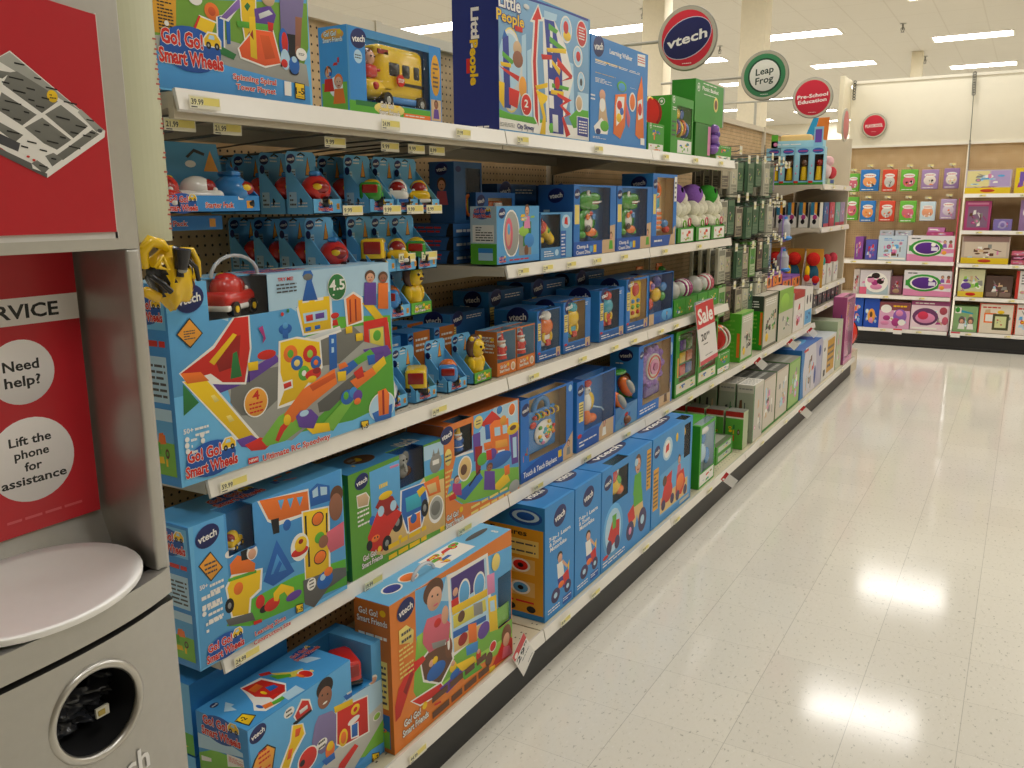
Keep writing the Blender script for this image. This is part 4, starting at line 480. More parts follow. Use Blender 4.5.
for i in range(5): shelf(i,.63,-1.43,'white steel shelf one above the base shelf in the %s bay'%BAY[i],S3[i])
for z,n in ((1.73,'topmost'),(1.39,'second'),(.90,'third'),(.74,'fourth')): shelf(5,z,-1.43,sl(n,'farthest'),[(.3,'29.99'),(.8,'19.99')],bh=.04,bk=.13 if z>.8 else .05)
for i in range(6): shelf(i,.172,-1.292,'cream base shelf with white price strip, on the black kick base, %s bay'%BAY[i],DK[i],deck=True)
# ================= foreground cartons
def side_g(a,txtc='r',grass=True):
    a.rect('x',0,0,1,1); a.rect('bx',.05,.78,.95,.98); a.gogo(.5,.87,.8); a.micro('r',.1,.68,.9,.75,1); a.rect('c',.1,.42,.9,.65); a.micro('E',.14,.44,.86,.62,6)
    a.rect('c',.08,.33,.92,.39); a.rect('g2',.08,.05,.92,.33); a.rect('s',.08,.22,.92,.33); a.collage(3,.1,.07,.9,.3,'rybogpn',10)
def ucar(r):
    toy_vehicle(r,.195,.05,.328,.125,'r','car',-160,True,'toy_race_car'); a=MB(PLAS); a.rbox((.105,.035,.33),(.128,.075,.405),.008,'y'); a.rbox((.12,.04,.33),(.135,.07,.36),.006,'r'); a.build('remote_control',r)
    a=MB(FILM); P=[]; 
    a.tube([(.22+.065*math.cos(t),.05,.408+.045*math.sin(t)) for t in [PI*i/10 for i in range(11)]],.004,'w',PLASCLR); a.build('carry_handle',r)
def clr():
    m=D.materials.new('milky_plastic'); m.use_nodes=True; b=m.node_tree.nodes['Principled BSDF']; b.inputs['Base Color'].default_value=(.85,.88,.9,1); b.inputs['Roughness'].default_value=.2; b.inputs['Transmission Weight'].default_value=.5; return m
PLASCLR=clr()
def fr(n): return lambda a:a.load(n)
def win(n): return [tuple(q/1000 for q in i[1:]) for i in ART[n] if i[0]=='W']
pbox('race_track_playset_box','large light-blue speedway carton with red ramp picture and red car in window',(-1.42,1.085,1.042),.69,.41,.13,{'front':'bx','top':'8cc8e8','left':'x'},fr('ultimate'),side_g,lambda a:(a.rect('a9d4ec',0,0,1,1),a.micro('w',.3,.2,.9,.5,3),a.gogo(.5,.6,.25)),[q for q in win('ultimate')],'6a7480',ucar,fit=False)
def conv(r): toy_vehicle(r,.13,.05,.235,.075,'y','car',30,True,'toy_digger')
def side_c(a): side_g(a)
pbox('construction_playset_box','light-blue construction site playset carton with orange crane and vtech oval, lowest raised shelf near end',(-1.42,1.09,.632),.465,.322,.14,{'front':'bx','top':'5aa9dc','left':'x'},fr('construction'),side_c,lambda a:(a.gogo(.4,.5,.3),a.collage(5,.6,.2,.9,.8,'oyb',6)),win('construction'),'x',conv)
def eleph(r):
    a=MB(PLAS); x,y,z=.27,.05,.2
    a.sph((x,y,z+.03),(.035,.03,.034),'e'); a.sph((x-.01,y-.015,z+.07),(.028,.026,.027),'e5'); a.sph((x-.045,y,z+.072),(.022,.008,.026),'e'); a.sph((x+.028,y,z+.072),(.022,.008,.026),'e'); a.tube([(x-.015,y-.035,z+.065),(x-.017,y-.05,z+.05),(x-.02,y-.055,z+.035)],.007,'e5')
    for q in (-.02,.0): a.sph((x+q,y-.04,z+.078),.004,'k',None,6,5)
    a.build('toy_elephant',r)
    a=MB(PLAS); a.tube([(.225,.05,.2),(.222,.05,.25),(.235,.05,.27)],.007,'y'); a.sph((.31,.06,.215),(.03,.02,.02),'n2'); a.build('toy_tree',r)
pbox('tractor_playset_box','green and sky-blue carton showing a red tractor, grey elephant toy in its window',(-1.43,1.588,.632),.422,.292,.14,{'front':'5f9f35','top':'4a9ad4','left':'x'},fr('tractor'),lambda a:(a.rect('G',0,0,1,1),a.rect('g',.1,.1,.9,.9),a.collage(9,.1,.1,.9,.5,'rybog',10),a.micro('w',.15,.55,.85,.85,5)),lambda a:(a.ell('n',.3,.5,.12,.25),a.collage(8,.1,.2,.4,.8,'ey',5),a.text('vtech','w',.75,.5,.2,.4)),win('tractor'),'b',eleph)
def frtoy(r): toy_figure(r,.09,.05,.215,.09,'b','y','toy_figure')
pbox('fairground_playset_box','orange carton with castle and slide playset picture, right of the red tractor carton',(-1.43,2.013,.632),.442,.322,.14,{'front':'e8843a','top':'c96a2c','left':'b8622c'},fr('friends'),lambda a:a.micro('w',.1,.4,.9,.8,6),None,win('friends'),'3a7ca8',frtoy)
def bhandle(r):
    a=MB(PLASCLR); a.tube([(.2+.05*math.cos(t),.04,.42+.035*math.sin(t)) for t in [PI*i/10 for i in range(11)]],.005,'w'); a.rbox((.14,.03,.42),(.26,.055,.424),.002,'w'); a.build('carry_handle',r)
    a=MB(CARD); a.box((.53,.01,0.12),(.607,.013,.18),'g2'); a.box((.53,.06,.12),(.607,.1,.2),'6a9a3a'); a.box((.55,.03,.12),(.59,.06,.16),'y'); a.build('inner_tray',r)
def busy_side(a):
    a.rect('c97228',0,0,1,1); a.gogo(.5,.9,.86,'f'); a.micro('w',.1,.7,.9,.8,2); a.rect('Y',.12,.3,.88,.62); a.micro('E',.16,.32,.84,.6,7); a.rect('b',.1,.03,.9,.26); a.rect('g2',.12,.03,.88,.15); a.collage(2,.1,.05,.9,.25,'rybo',7)
pbox('stable_house_playset_box','orange and sky-blue house playset carton with toddler picture, standing on the near base shelf',(-1.305,1.58,.174),.61,.425,.118,{'front':'e58230','top':'6db6e0','left':'c97228'},fr('busy'),busy_side,
 lambda a:(a.ell('w',.14,.5,.06,.2),a.ell('B2',.14,.5,.05,.16),a.ell('w',.27,.55,.06,.2),a.ell('o',.27,.55,.05,.16),a.rect('w',.42,.2,.72,.85),a.collage(4,.42,.15,.75,.9,'gyrbw',14),a.ell('E',.85,.6,.1,.1),a.text('8','w',.93,.3,.02,.2)),win('busy'),'4aa0d8',bhandle,fit=False)
# fire station carton: a top corner is cut away to show the toy engine
def fire():
    w,h,d=.466,.325,.16; r=empty('fire_station_playset_box',(-1.333,1.126,.175),90.8,'light-blue fire station carton with vtech oval on its top, red toy engine in open corner','toy box'); a=MB(CARD)
    cu,cd,cz=.72,.05,.225
    a.box((0,0,0),(w,d,cz),'3f94d4'); a.box((0,0,cz),(w*cu,d,h),'3f94d4',None,{'top':'4a9edc'}); a.box((w*cu,d-.02,cz),(w,d,h),'3f94d4'); a.box((w-.05,0,cz),(w,d-.02,h),'5aa8dc'); a.face([(w*cu,d-.021,cz),(w-.051,d-.021,cz),(w-.051,d-.021,h),(w*cu,d-.021,h)],'2f6f9c')
    q=a.art('front',w,h,d); q.wins=[(cu,cz/h,1-.05/w,1)]; q.load('fire'); a.k=0; q=a.art('left',w,h,d); q.load('fireside'); a.k=0
    q=Art(a,(0,0,h),(w,0,0),(0,d,0),(0,0,1)); q.wins=[(cu,-.1,1.1,1.1)]; q.load('firetop'); a.build('carton',r)
    toy_vehicle(r,w*cu+.045,.06,cz,.1,'r','bus',60,True,'toy_fire_engine')
fire()
for y,z,l in ((1.14,.175,'lower'),(1.14,.36,'upper')): pbox('vehicle_playset_box','dim light-blue playset carton behind the fire station carton, %s of two'%l,(-1.53,y,z),.3,.18,.3,{'front':'x','left':'x','top':'x'},None,lambda a:(a.rect('bx',0,0,1,1),a.gogo(.3,.7,.5),a.rect('o2',.45,.75,.75,.92),a.text('1-5','k',.6,.83,.2,.1),a.rect('g',0,0,1,.3),a.collage(6,0,0,1,.3,'ryb',5)),group='cartons behind the fire station carton')
# top shelf
pbox('spiral_tower_playset_box','tall spinning spiral tower playset carton at the near end of the top shelf',(-1.45,1.11,1.818),.442,.45,.14,{'front':'bx','left':'x'},fr('spinning'),None)
def bus(r):
    a=MB(PLAS); x0,x1,y0,y1,z0,z1=.085,.332,.014,.08,.024,.182
    a.rbox((x0+.05,y0,z0+.02),(x1,y1,z1),.022,'y'); a.rbox((x0,y0,z0+.02),(x0+.12,y1,z0+.072),.024,'y'); a.rbox((x0+.07,y0-.003,z0+.012),(x1-.005,y1,z0+.03),.005,'b2')
    for i,(u,ww) in enumerate(((.09,.045),(.145,.034),(.195,.026))): a.rbox((x0+u,y0-.003,z0+.08),(x0+u+ww,y0+.01,z0+.115),.006,'k')
    a.rbox((x0+.04,y0+.005,z0+.125),(x0+.1,y1-.005,z0+.152),.01,'y'); a.box((x0+.13,y0-.002,z0+.06),(x1-.01,y0+.002,z0+.068),'k'); a.box((x0+.05,y0+.0,z0+.13),(x0+.09,y0+.004,z0+.142),'R')
    a.sph((x0+.035,y0-.0,z0+.05),(.01,.008,.01),'r',None,8,6); o=a.build('toy_school_bus',r)
    for x in (x0+.075,x1-.028):
        a=MB(PLAS); a.cyl((x,y0-.008,z0+.018),(x,y0+.02,z0+.018),.02,'k'); a.cyl((x,y0-.01,z0+.018),(x,y0-.007,z0+.018),.009,'e5'); a.build('wheel',o)
    a=MB(PLAS); n=8; a.prism([(x0+.125+.016*math.cos(PI/8+PI*i/4),z0+.07+.016*math.sin(PI/8+PI*i/4)) for i in range(8)],y0-.012,y0-.008,'r','x' and None); q=Art(a,(x0+.109,y0-.0125,z0+.054),(.032,0,0),(0,0,.032),(0,-1,0)); q.text('STOP','w',.5,.5,.75,.3); a.build('stop_sign',o)
    a=MB(PLAS); a.sph((x0+.03,.032,z0+.118),(.018,.017,.02),'f'); a.sph((x0+.03,.037,z0+.127),(.02,.018,.016),'n2'); a.rbox((x0+.008,.018,z0+.07),(x0+.054,.046,z0+.102),.01,'r'); a.sph((x0-.004,.025,z0+.088),(.014,.008,.007),'r'); a.sph((x0+.064,.025,z0+.09),(.012,.008,.007),'r'); a.sph((x0-.018,.025,z0+.088),.006,'f',None,8,6); a.sph((x0+.022,.015,z0+.12),.0025,'k',None,6,5); a.sph((x0+.036,.015,z0+.12),.0025,'k',None,6,5); a.build('toy_driver',r)
pbox('school_bus_toy_box','light-blue windowed carton holding a yellow toy school bus, on the top shelf',(-1.45,1.68,1.822),.388,.2,.09,{'front':'4a94c8','left':'4a9ad0','top':'x'},
 lambda a:(a.rect('x',.015,.15,.17,.98),a.vtech(.11,.87,.15),a.ell('c',.1,.66,.04,.08),a.micro('E',.07,.63,.13,.69,2),a.rect('g',0,0,.86,.14),a.rect('G',.06,.09,.3,.15),a.ell('Y',.4,.09,.16,.085),a.gogo(.4,.09,.22,'f'),a.rect('o',.55,.015,.86,.07),a.micro('w',.57,.03,.8,.06,1),a.rect('x',.86,.0,1,1),a.ell('y3',.93,.62,.055,.27),a.micro('E',.9,.45,.96,.8,6),a.rect('t',.87,.02,.99,.3),a.kid(.93,.05,.05,'p','n','F')),
 lambda a:(a.rect('4a9ad0',0,0,1,1),a.ell('o2',.5,.9,.4,.07),a.gogo(.5,.88,.7,'f'),a.rect('g2',.05,.0,.95,.35),a.ell('w',.55,.3,.25,.12),a.kid(.3,.25,.06,'r','n','f'),a.kid(.65,.1,.07,'o','o','f'),a.collage(2,.1,.4,.9,.7,'orb',4)),None,[(.17,.15,.86,.9)],'3d8dd2',bus,fit=False)
def lpside(a):
    a.rect('1f2f7c',0,0,1,1); a.text('Little','w',.5,.72,.27,.16,'B',.04,True); a.text('People','y',.47,.49,.30,.16,'B',.04,True); a.rect('r',.3,.42,.38,.52); a.micro('w',.3,.03,.8,.06,1)
pbox('skyway_tower_playset_box','tall navy and sky carton with red zigzag tower playset, biggest on the top shelf',(-1.45,2.378,1.818),.642,.435,.17,{'front':'5f9cc8','left':'1f2f7c','top':'1f2f7c'},fr('skyway'),lpside)
pbox('learning_walker_box','plain blue carton with learning walker pictures, right of the navy tower carton',(-1.45,3.03,1.818),.556,.39,.16,{'front':'3f88cc','left':'x'},fr('walker'),None,right=lambda a:a.rect('tn',0,0,1,1))
# leaf-green toy packs on the top shelf
def roundel(a,u,v,r): a.circ('w',u,v,r); a.circ('lg',u,v,r*.8); a.circ('w',u,v,r*.4)
def gfront(seed,title=None):
    def f(a):
        a.rect('3f9a2c',0,0,1,1); a.rect('w',.05,.03,.95,.28); a.collage(seed,.05,.02,.95,.3,'yobgr',8); a.collage(seed+1,.2,.35,.9,.85,'yobpr',9); roundel(a,.15,.9,.012); a.micro('w',.3,.88,.9,.94,1)
    return f
def books(r):
    a=MB(PLAS)
    for i in range(3): a.cyl((.04+.035*i,.03,.17),(.05+.035*i,.05,.17),.062,'r' if i<2 else 'R',None,20)
    a.torus((.075,.025,.17),.06,.006,'y'); a.build('toy_book_rings',r)
pbox('picnic_toy_box','green pack with red fan-shaped toys standing out of it, top shelf',(-1.45,3.605,1.818),.19,.12,.12,{'front':'3f9a2c','left':'3f9a2c'},gfront(3),lambda a:(a.rect('3f9a2c',0,0,1,1),a.rect('b',.5,.1,.95,.8),a.ell('y',.7,.3,.15,.1)),toy=books)
pbox('green_toy_box','plain green carton behind the red fan-shaped toys, top shelf',(-1.6,3.62,1.818),.3,.24,.12,'358f2a',lambda a:(roundel(a,.3,.9,.014),a.micro('w',.45,.86,.9,.94,2)))
def rings(r):
    a=MB(PLAS)
    for i,c in enumerate('opyob'): a.torus((.08+.03*i,.03,.11+.01*(i%2)),.035,.009,c,None,'x',18)
    for i,c in enumerate('oyb'): a.sph((.09+.04*i,.03,.19),(.02,.015,.026),c)
    a.build('toy_activity_rings',r)
pbox('activity_toy_box','green carton with coloured ring toy in its tall window, top shelf',(-1.45,3.88,1.818),.3,.26,.12,{'front':'3f9a2c','left':'3f9a2c'},lambda a:(roundel(a,.1,.93,.016),a.micro('w',.06,.75,.2,.82,2),a.rect('w',.3,.04,.95,.26),a.collage(6,.3,.04,.95,.26,'gbly',8),a.micro('E',.04,.3,.2,.6,4)),lambda a:roundel(a,.6,.9,.016),None,[(.25,.3,.95,.85)],'5ab044',rings)
pbox('picnic_basket_box','square green carton with round emblem, topmost on the top shelf by the hanging packs',(-1.45,4.2,1.985),.46,.2,.12,{'front':'3c962c','left':'2f8424','top':'4aa43a'},lambda a:(roundel(a,.1,.82,.02),a.text('Picnic Basket','w',.5,.83,.55,.09),a.micro('w',.25,.92,.7,.97,1),a.micro('w',.28,.68,.7,.72,1),a.circ('Y',.7,.52,.036),a.circ('n2',.7,.52,.024),a.rect('e5',.96,0,1,1)))
def purp(r):
    a=MB(PLAS)
    for i in range(5): a.sph((.28+.02*(i%2),.0,.05+.025*i),(.035,.03,.025),'p' if i%2 else 'pu')
    a.build('toy_purple_charms',r)
pbox('green_toy_box','dark green carton under the square emblem carton, purple charms at its right',(-1.45,4.22,1.818),.24,.165,.12,{'front':'2c7d24','left':'2c7d24'},lambda a:a.rect('pk',.8,.1,.98,.95),toy=purp)
pbox('green_toy_box','low pale green tray pack at the far end of the top shelf',(-1.44,4.52,1.818),.27,.075,.1,{'front':'8cb060','top':'9cc070'},gfront(11))
# ================= second shelf (1.40)
def vfront(seed,title='',pic='t',kidc='p',band='bd'):
    def f(a):
        a.vtech(.2,.9,.3); a.micro('w',.45,.86,.9,.94,2); a.rect(band,.0,.0,1,.17); a.text(title,'w',.42,.085,.7,.07) if title else a.micro('w',.08,.04,.8,.13,2)
        a.rect('Y',.03,.42,.15,.76); a.micro('E',.04,.44,.14,.74,7); a.rect('t',.8,.02,.98,.2); a.kid(.89,.03,.14*a.H,kidc,'n','f'); a.ell('r',.08,.17,.05,.025)
    return f
def vside(pic=None,seed=1,top='x'):
    def f(a):
        a.rect(top,0,0,1,1); a.vtech(.55,.87,.5); a.micro('w',.2,.74,.8,.78,1)
        if pic: a.kid(.55,.22,.42*a.H,pic,'n','f'); a.poly('k',[(.38,.06),(.45,.06),(.5,.22),(.38,.22)]); a.poly('k',[(.6,.06),(.67,.06),(.7,.22),(.58,.22)])
    return f
pbox('crawling_toy_box','light-blue and green carton with oval pink picture on the second shelf',(-1.46,2.372,1.407),.28,.185,.10,{'front':'5aa4d8','left':'6a9cc8','top':'6aa6d0'},
 lambda a:(a.vtech(.12,.88,.15),a.ell('w',.33,.52,.19,.42),a.ell('e5',.33,.52,.17,.39),a.ell('rp',.27,.52,.09,.28),a.ell('f',.26,.5,.05,.2),a.ell('s',.27,.6,.03,.1),a.rect('e',.5,.1,.8,.5),a.rect('G',.6,.28,.8,.72),a.ell('l',.62,.55,.12,.09),a.ell('b2',.75,.38,.12,.13),a.ell('n2',.68,.2,.05,.1),a.rect('x2',0,0,1,.12),a.gogo(.12,.08,.16),a.micro('r',.28,.03,.75,.09,1),a.kid(.7,.6,.08,'pk','n','f'),a.collage(4,.5,.6,.95,.9,'lcyw',5)),
 lambda a:(a.rect('b4ccd8',0,.3,1,1),a.rect('g',0,0,1,.36),a.gogo(.45,.88,.7),a.rect('w',.08,.38,.9,.68),a.micro('k',.2,.4,.85,.66,6),a.rect('c',.3,.07,.85,.2),a.rect('b2',.3,.2,.85,.28)))
def phone(r):
    a=MB(PLAS); a.rbox((.1,.03,.03),(.16,.045,.19),.01,'o')
    for i,c in enumerate('rygbp'): a.rbox((.112,.022,.045+.028*i),(.148,.032,.065+.028*i),.004,c)
    a.rbox((.115,.02,.17),(.145,.03,.185),.003,'w'); a.build('toy_phone',r)
pbox('toy_phone_box','blue windowed carton with an orange toy phone, behind the pink-oval carton',(-1.62,2.5,1.403),.26,.235,.08,{'front':'2a6cb4','left':'24609c','top':'24609c'},lambda a:(a.vtech(.12,.88,.2),),None,None,[(.3,.08,.92,.92)],'tn',phone)
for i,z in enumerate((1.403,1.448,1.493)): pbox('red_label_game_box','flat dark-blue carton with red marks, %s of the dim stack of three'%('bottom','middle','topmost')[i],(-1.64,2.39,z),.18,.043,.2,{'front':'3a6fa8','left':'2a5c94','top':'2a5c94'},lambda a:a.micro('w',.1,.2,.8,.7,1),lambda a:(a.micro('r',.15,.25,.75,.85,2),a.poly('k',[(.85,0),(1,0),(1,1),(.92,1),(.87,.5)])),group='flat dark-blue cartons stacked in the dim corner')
def clock(r):
    a=MB(PLAS); a.cyl((.09,.02,.12),(.09,.03,.12),.035,'y',None,20); a.torus((.09,.02,.12),.034,.006,'o'); a.build('toy_clock',r)
pbox('toy_clock_box','dark blue carton with round yellow toy, on top of the flat carton stack',(-1.64,2.40,1.537),.17,.2,.1,{'front':'2a5c8c','left':'2a5c94'},lambda a:(a.ell('1a2660',.15,.88,.1,.05),),lambda a:(a.vtech(.5,.88,.5),a.kid(.5,.3,.09,'rp','n','f')),None,[(.4,.05,.95,.9)],'3a5068',clock)
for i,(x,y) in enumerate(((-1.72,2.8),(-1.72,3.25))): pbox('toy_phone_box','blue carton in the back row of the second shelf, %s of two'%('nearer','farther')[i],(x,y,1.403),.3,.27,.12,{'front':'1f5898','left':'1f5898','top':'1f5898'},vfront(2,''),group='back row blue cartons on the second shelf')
def flash(r):
    a=MB(PLAS); a.cyl((.03,.05,.13),(.07,.05,.115),.036,'r',None,18,.034); a.cyl((.065,.05,.12),(.16,.05,.055),.032,'y',None,18,.024); a.cyl((.02,.05,.135),(.032,.05,.13),.038,'R',None,18); a.sph((.155,.05,.058),(.03,.026,.028),'y'); a.sph((.1,.022,.1),(.012,.006,.012),'g'); a.rbox((.02,.04,.04),(.09,.06,.07),.01,'y'); a.build('toy_flashlight',r)
pbox('toy_flashlight_box','light-blue open-front pack with a yellow and red toy flashlight, second shelf',(-1.46,2.665,1.403),.24,.165,.1,{'front':'5a9ed0','left':'3a7cb8','top':'6aaad8'},lambda a:(a.rect('4f8fc4',0,0,1,.26),a.ell('c',.5,.14,.06,.07),a.micro('w',.1,.06,.4,.2,3),a.rect('6aa8d4',.68,.0,1,1),a.ell('c',.8,.8,.14,.15),a.poly('r',[(.74,.75),(.86,.72),(.84,.9),(.76,.88)]),a.rect('b',.62,.02,.8,.6),a.text('Flip & Learn','w',.71,.3,.5,.08,None,.02,True) if 0 else a.micro('w',.65,.05,.77,.55,7)),None,None,[(0,.26,.62,.96)],'3a6f98',flash)
def dino(r):
    a=MB(PLAS); x,y=.14,.06
    a.sph((x,y,.075),(.065,.045,.06),'lg'); a.sph((x-.005,y-.032,.075),(.03,.02,.04),'w'); a.sph((x,y-.005,.17),(.055,.042,.045),'lg'); a.sph((x+.045,y-.015,.185),(.05,.036,.024),'lg'); a.sph((x+.04,y-.015,.145),(.045,.034,.018),'lg'); a.sph((x+.045,y-.02,.163),(.042,.03,.012),'R'); a.tube([(x+.015,y-.045,.162),(x+.05,y-.055,.164),(x+.085,y-.04,.168)],.004,'w')
    a.sph((x-.005,y-.035,.205),(.014,.012,.014),'w',None,10,7); a.sph((x-.002,y-.046,.206),(.006,.004,.007),'k',None,8,6); a.sph((x+.005,y-.05,.03),(.04,.02,.02),'o'); a.sph((x-.02,y-.055,.045),(.02,.012,.018),'k',None,8,6); a.sph((x-.02,y-.05,.1),(.014,.01,.014),'o'); a.sph((x+.02,y-.055,.1),(.014,.01,.014),'b2'); a.sph((x,y-.055,.115),(.012,.008,.01),'r')
    for q in (-1,1): a.sph((x+q*.045,y-.02,.02),(.025,.035,.02),'lg')
    a.build('toy_dinosaur',r)
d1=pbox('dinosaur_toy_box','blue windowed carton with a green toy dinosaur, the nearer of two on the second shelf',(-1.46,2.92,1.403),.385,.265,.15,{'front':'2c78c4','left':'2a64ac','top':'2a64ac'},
 lambda a:(a.vtech(.07,.87,.12),a.rect('Y',.02,.45,.12,.72),a.rect('1d58b0',0,0,1,.2),a.text('Chomp &','w',.2,.13,.26,.05),a.text('Count Dino','w',.22,.05,.32,.05),a.rect('y',.45,.03,.52,.14),a.rect('s',.36,.04,.43,.13),a.poly('t',[(.66,0),(.98,0),(.98,.42),(.85,.4),(.66,.18)]),a.kid(.88,.05,.07,'g','n','f')),
 lambda a:(a.rect('2a64ac',0,0,1,1),a.vtech(.5,.85,.45),a.micro('c',.15,.6,.9,.68,1)),None,[(.13,.2,.85,.97)],'4a88c0',dino)
dup(d1,(-1.46,3.315,1.403),None,'blue windowed carton with a green toy dinosaur, the farther of two on the second shelf')
def guitar(r):
    a=MB(PLAS); a.torus((.13,.05,.26),.035,.012,'o',None,'y',18); a.rbox((.11,.04,.17),(.16,.06,.25),.01,'a'); a.rbox((.09,.035,.05),(.17,.06,.17),.012,'w')
    for i in range(4): a.rbox((.1,.028,.065+i*.024),(.16,.036,.08+i*.024),.003,'o')
    a.sph((.2,.04,.09),.022,'b2'); a.sph((.21,.035,.06),.02,'r'); a.build('toy_microphone',r)
pbox('toy_microphone_box','taller blue carton with orange and white toy, beside the plush caterpillars',(-1.46,3.705,1.403),.31,.325,.15,{'front':'2c7ccc','left':'2a6cb4','top':'2a6cb4'},
 lambda a:(a.vtech(.1,.86,.17),a.rect('Y',.03,.45,.14,.72),a.rect('1d58b0',0,0,.8,.15),a.micro('w',.1,.05,.5,.11,1),a.rect('w',.88,.62,.99,.97),a.micro('E',.9,.65,.97,.92,4),a.poly('t',[(.7,0),(.97,0),(.97,.28),(.8,.2)])),vside(None),None,[(.17,.15,.86,.95)],'tn',guitar)
# plush caterpillars in green trays
def plushcat(col,P,lb):
    r=empty('plush_caterpillar_pack',P,90,lb,'plush toy pack','plush caterpillars in green trays on the second shelf'); a=MB(CARD)
    a.box((0,0,0),(.24,.14,.003),'lg'); a.box((0,0,0),(.24,.003,.075),'lg'); a.prism([(0,0),(.14,0),(.14,.16),(.1,.16),(.0,.07)],0,.003,'3fa22c',None,None,'x'); a.prism([(0,0),(.14,0),(.14,.16),(.1,.16),(.0,.07)],.237,.24,'3fa22c',None,None,'x'); a.box((0,.137,0),(.24,.14,.16),'lg')
    q=Art(a,(0,0,0),(.24,0,0),(0,0,.075),(0,-1,0)); q.rect('w',.2,.1,.95,.9); q.collage(3,.2,.1,.95,.9,'glyrob',9); q=Art(a,(0,.14,0),(0,-.14,0),(0,0,.16),(-1,0,0)); q.rect('rp',.5,.1,.8,.35); q.rect('n',.3,.2,.45,.5); a.build('card_tray',r)
    a=MB(PLUSH); a.sph((.11,.07,.235),(.075,.06,.055),col); a.sph((.155,.05,.215),(.04,.04,.04),'cr'); a.sph((.1,.02,.25),(.014,.008,.02),'k',None,10,7); a.build('plush_head',r)
    a=MB(PLUSH)
    for x,z in ((.05,.10),(.12,.09),(.19,.10),(.06,.165),(.13,.16),(.19,.17)): a.sph((x,.05,z),(.045,.045,.042),'e8e4cc')
    for x,z in ((.12,.09),(.19,.1)): a.torus((x,.007,z),.018,.003,'g2' if x<.15 else 'rp')
    a.build('plush_body',r)
for i,(y,c,l) in enumerate(((4.04,'pu','purple-headed plush caterpillar in green tray, nearest of the three'),(4.31,'pu','purple-headed plush caterpillar in green tray, middle of the three'),(4.56,'lg','green-headed plush caterpillar in tray, beside the hanging packs'))): plushcat(c,(-1.46,y,1.403),l)
# ================= hanging trays, first bay
def hook(y,z,x1,label,tagt=None,group='pegboard hooks of the first bay',x0=XB):
    r=empty('peg_hook',(x0,y,z),90,label,'peg hook',group); L=abs(x1-x0); a=MB(WIRE); a.tube([(0,0,-.03),(0,-.012,0),(0,-L*.5,.004),(0,-L+.02,.012),(0,-L,.022)],.0032,'e3'); a.tube([(0,0,.02),(0,-L*.5,.035),(0,-L+.004,.042)],.0022,'e3'); a.build('hook_arm',r)
    if tagt: price(r,-.035,.022,tagt,-L-.001,.075)
    return r
first={}
g1='small vehicle packs hanging in the first bay'
def put(kind,P,lb,fine=False,g=g1):
    if kind in first: dup(first[kind],P,None,lb,g)
    else: first[kind]=tray(kind,P,lb,g,fine)
FR=-1.50-TD*0
rows=[(1.578,'upper',((1.588,'red','red helicopter'),(1.80,'green','green truck'),(1.915,'white','white car'),(2.012,'yellow','yellow car'))),
      (1.416,'lower',((1.642,'red','red helicopter'),(1.80,'bus','yellow school bus'),(1.902,'yellow','yellow car'),(1.992,'green','green truck')))]
put('red',(-1.50,1.588,1.578),'light-blue tray pack with red toy helicopter, front of the upper hanging row')
for z,rn,cols in rows:
    for ci,(y,k,kn) in enumerate(cols):
        for dpt in range(4 if ci==0 else 2):
            if z>1.5 and ci==0 and dpt==0: continue
            kk=k if dpt==0 else ('red' if ci!=2 else 'bus')
            put(kk,(-1.50-.092*dpt,y,z),'light-blue tray pack, %s toy, %s row, %s hook, %s'%({'red':'red','bus':'yellow bus','green':'green','white':'white','yellow':'yellow'}[kk],rn,ORD[ci],'at the front' if dpt==0 else '%s behind the front one'%ORD[dpt-1]))
        hook(y+TW/2,z+.148,-1.47,'steel hook holding the %s column of the %s hanging row'%(ORD[ci],rn),['9.99','9.99','9.99','8.99'][ci])
for k,y,lb,t in (('blue',1.885,'light-blue tray pack with blue toy truck, hanging just right of the big speedway carton','8.99'),('lion',1.99,'green-fronted tray pack with yellow lion toy, hanging lowest in the first bay','7.99')):
    put(k,(-1.52,y,1.282),lb,False); hook(y+TW/2,1.432,-1.49,'steel hook holding the '+('blue toy truck pack' if k=='blue' else 'lion toy pack'),t)
# starter pack
def starter(P,lb,full=True):
    r=empty('starter_pack',P,90,lb,'toy pack','three-vehicle starter packs hanging at the near end'); a=MB(CARD); w,h,d=.29,.15,.1
    a.prism([(0,0),(w,0),(w-.03,h),(0,h)],d-.003,d,'4f9ac4'); a.box((0,0,0),(w,d,.003),'x'); a.box((0,0,0),(w,.003,.036),'x'); a.prism([(0,0),(d,0),(d,h*.75),(.004,.036),(0,.036)],w-.003,w,'x',None,None,'x'); a.prism([(0,0),(d,0),(d,h*.75),(.004,.036),(0,.036)],0,.003,'x',None,None,'x')
    q=Art(a,(0,0,0),(w,0,0),(0,0,.036),(0,-1,0)); q.gogo(.27,.55,.26); q.text('Starter Pack','r',.6,.45,.26,.3,'w'); q.rect('o2',.86,.25,.92,.7); q.rect('w',.78,.75,.83,.95)
    q=Art(a,(0,d-.003,0),(w,0,0),(0,0,h),(0,-1,0)); q.poly('k',[(.6,.8),(.68,.92),(.78,.86),(.77,.82),(.68,.87),(.62,.78)]); q.poly('o2',[(.76,.6),(.9,.6),(.83,.9)]); q.ell('w',.64,.7,.05,.05); q.micro('w',.1,.8,.4,.95,2)
    a.build('card_tray',r)
    toy_vehicle(r,.08,.05,.006,.1,'r','car',40); toy_vehicle(r,.16,.05,.006,.1,'w','car',150); toy_vehicle(r,.245,.045,.006,.1,'b2','heli',80,True)
starter((-1.5,1.13,1.585),'wide starter pack tray with red, white and blue toy vehicles, hanging at near end')
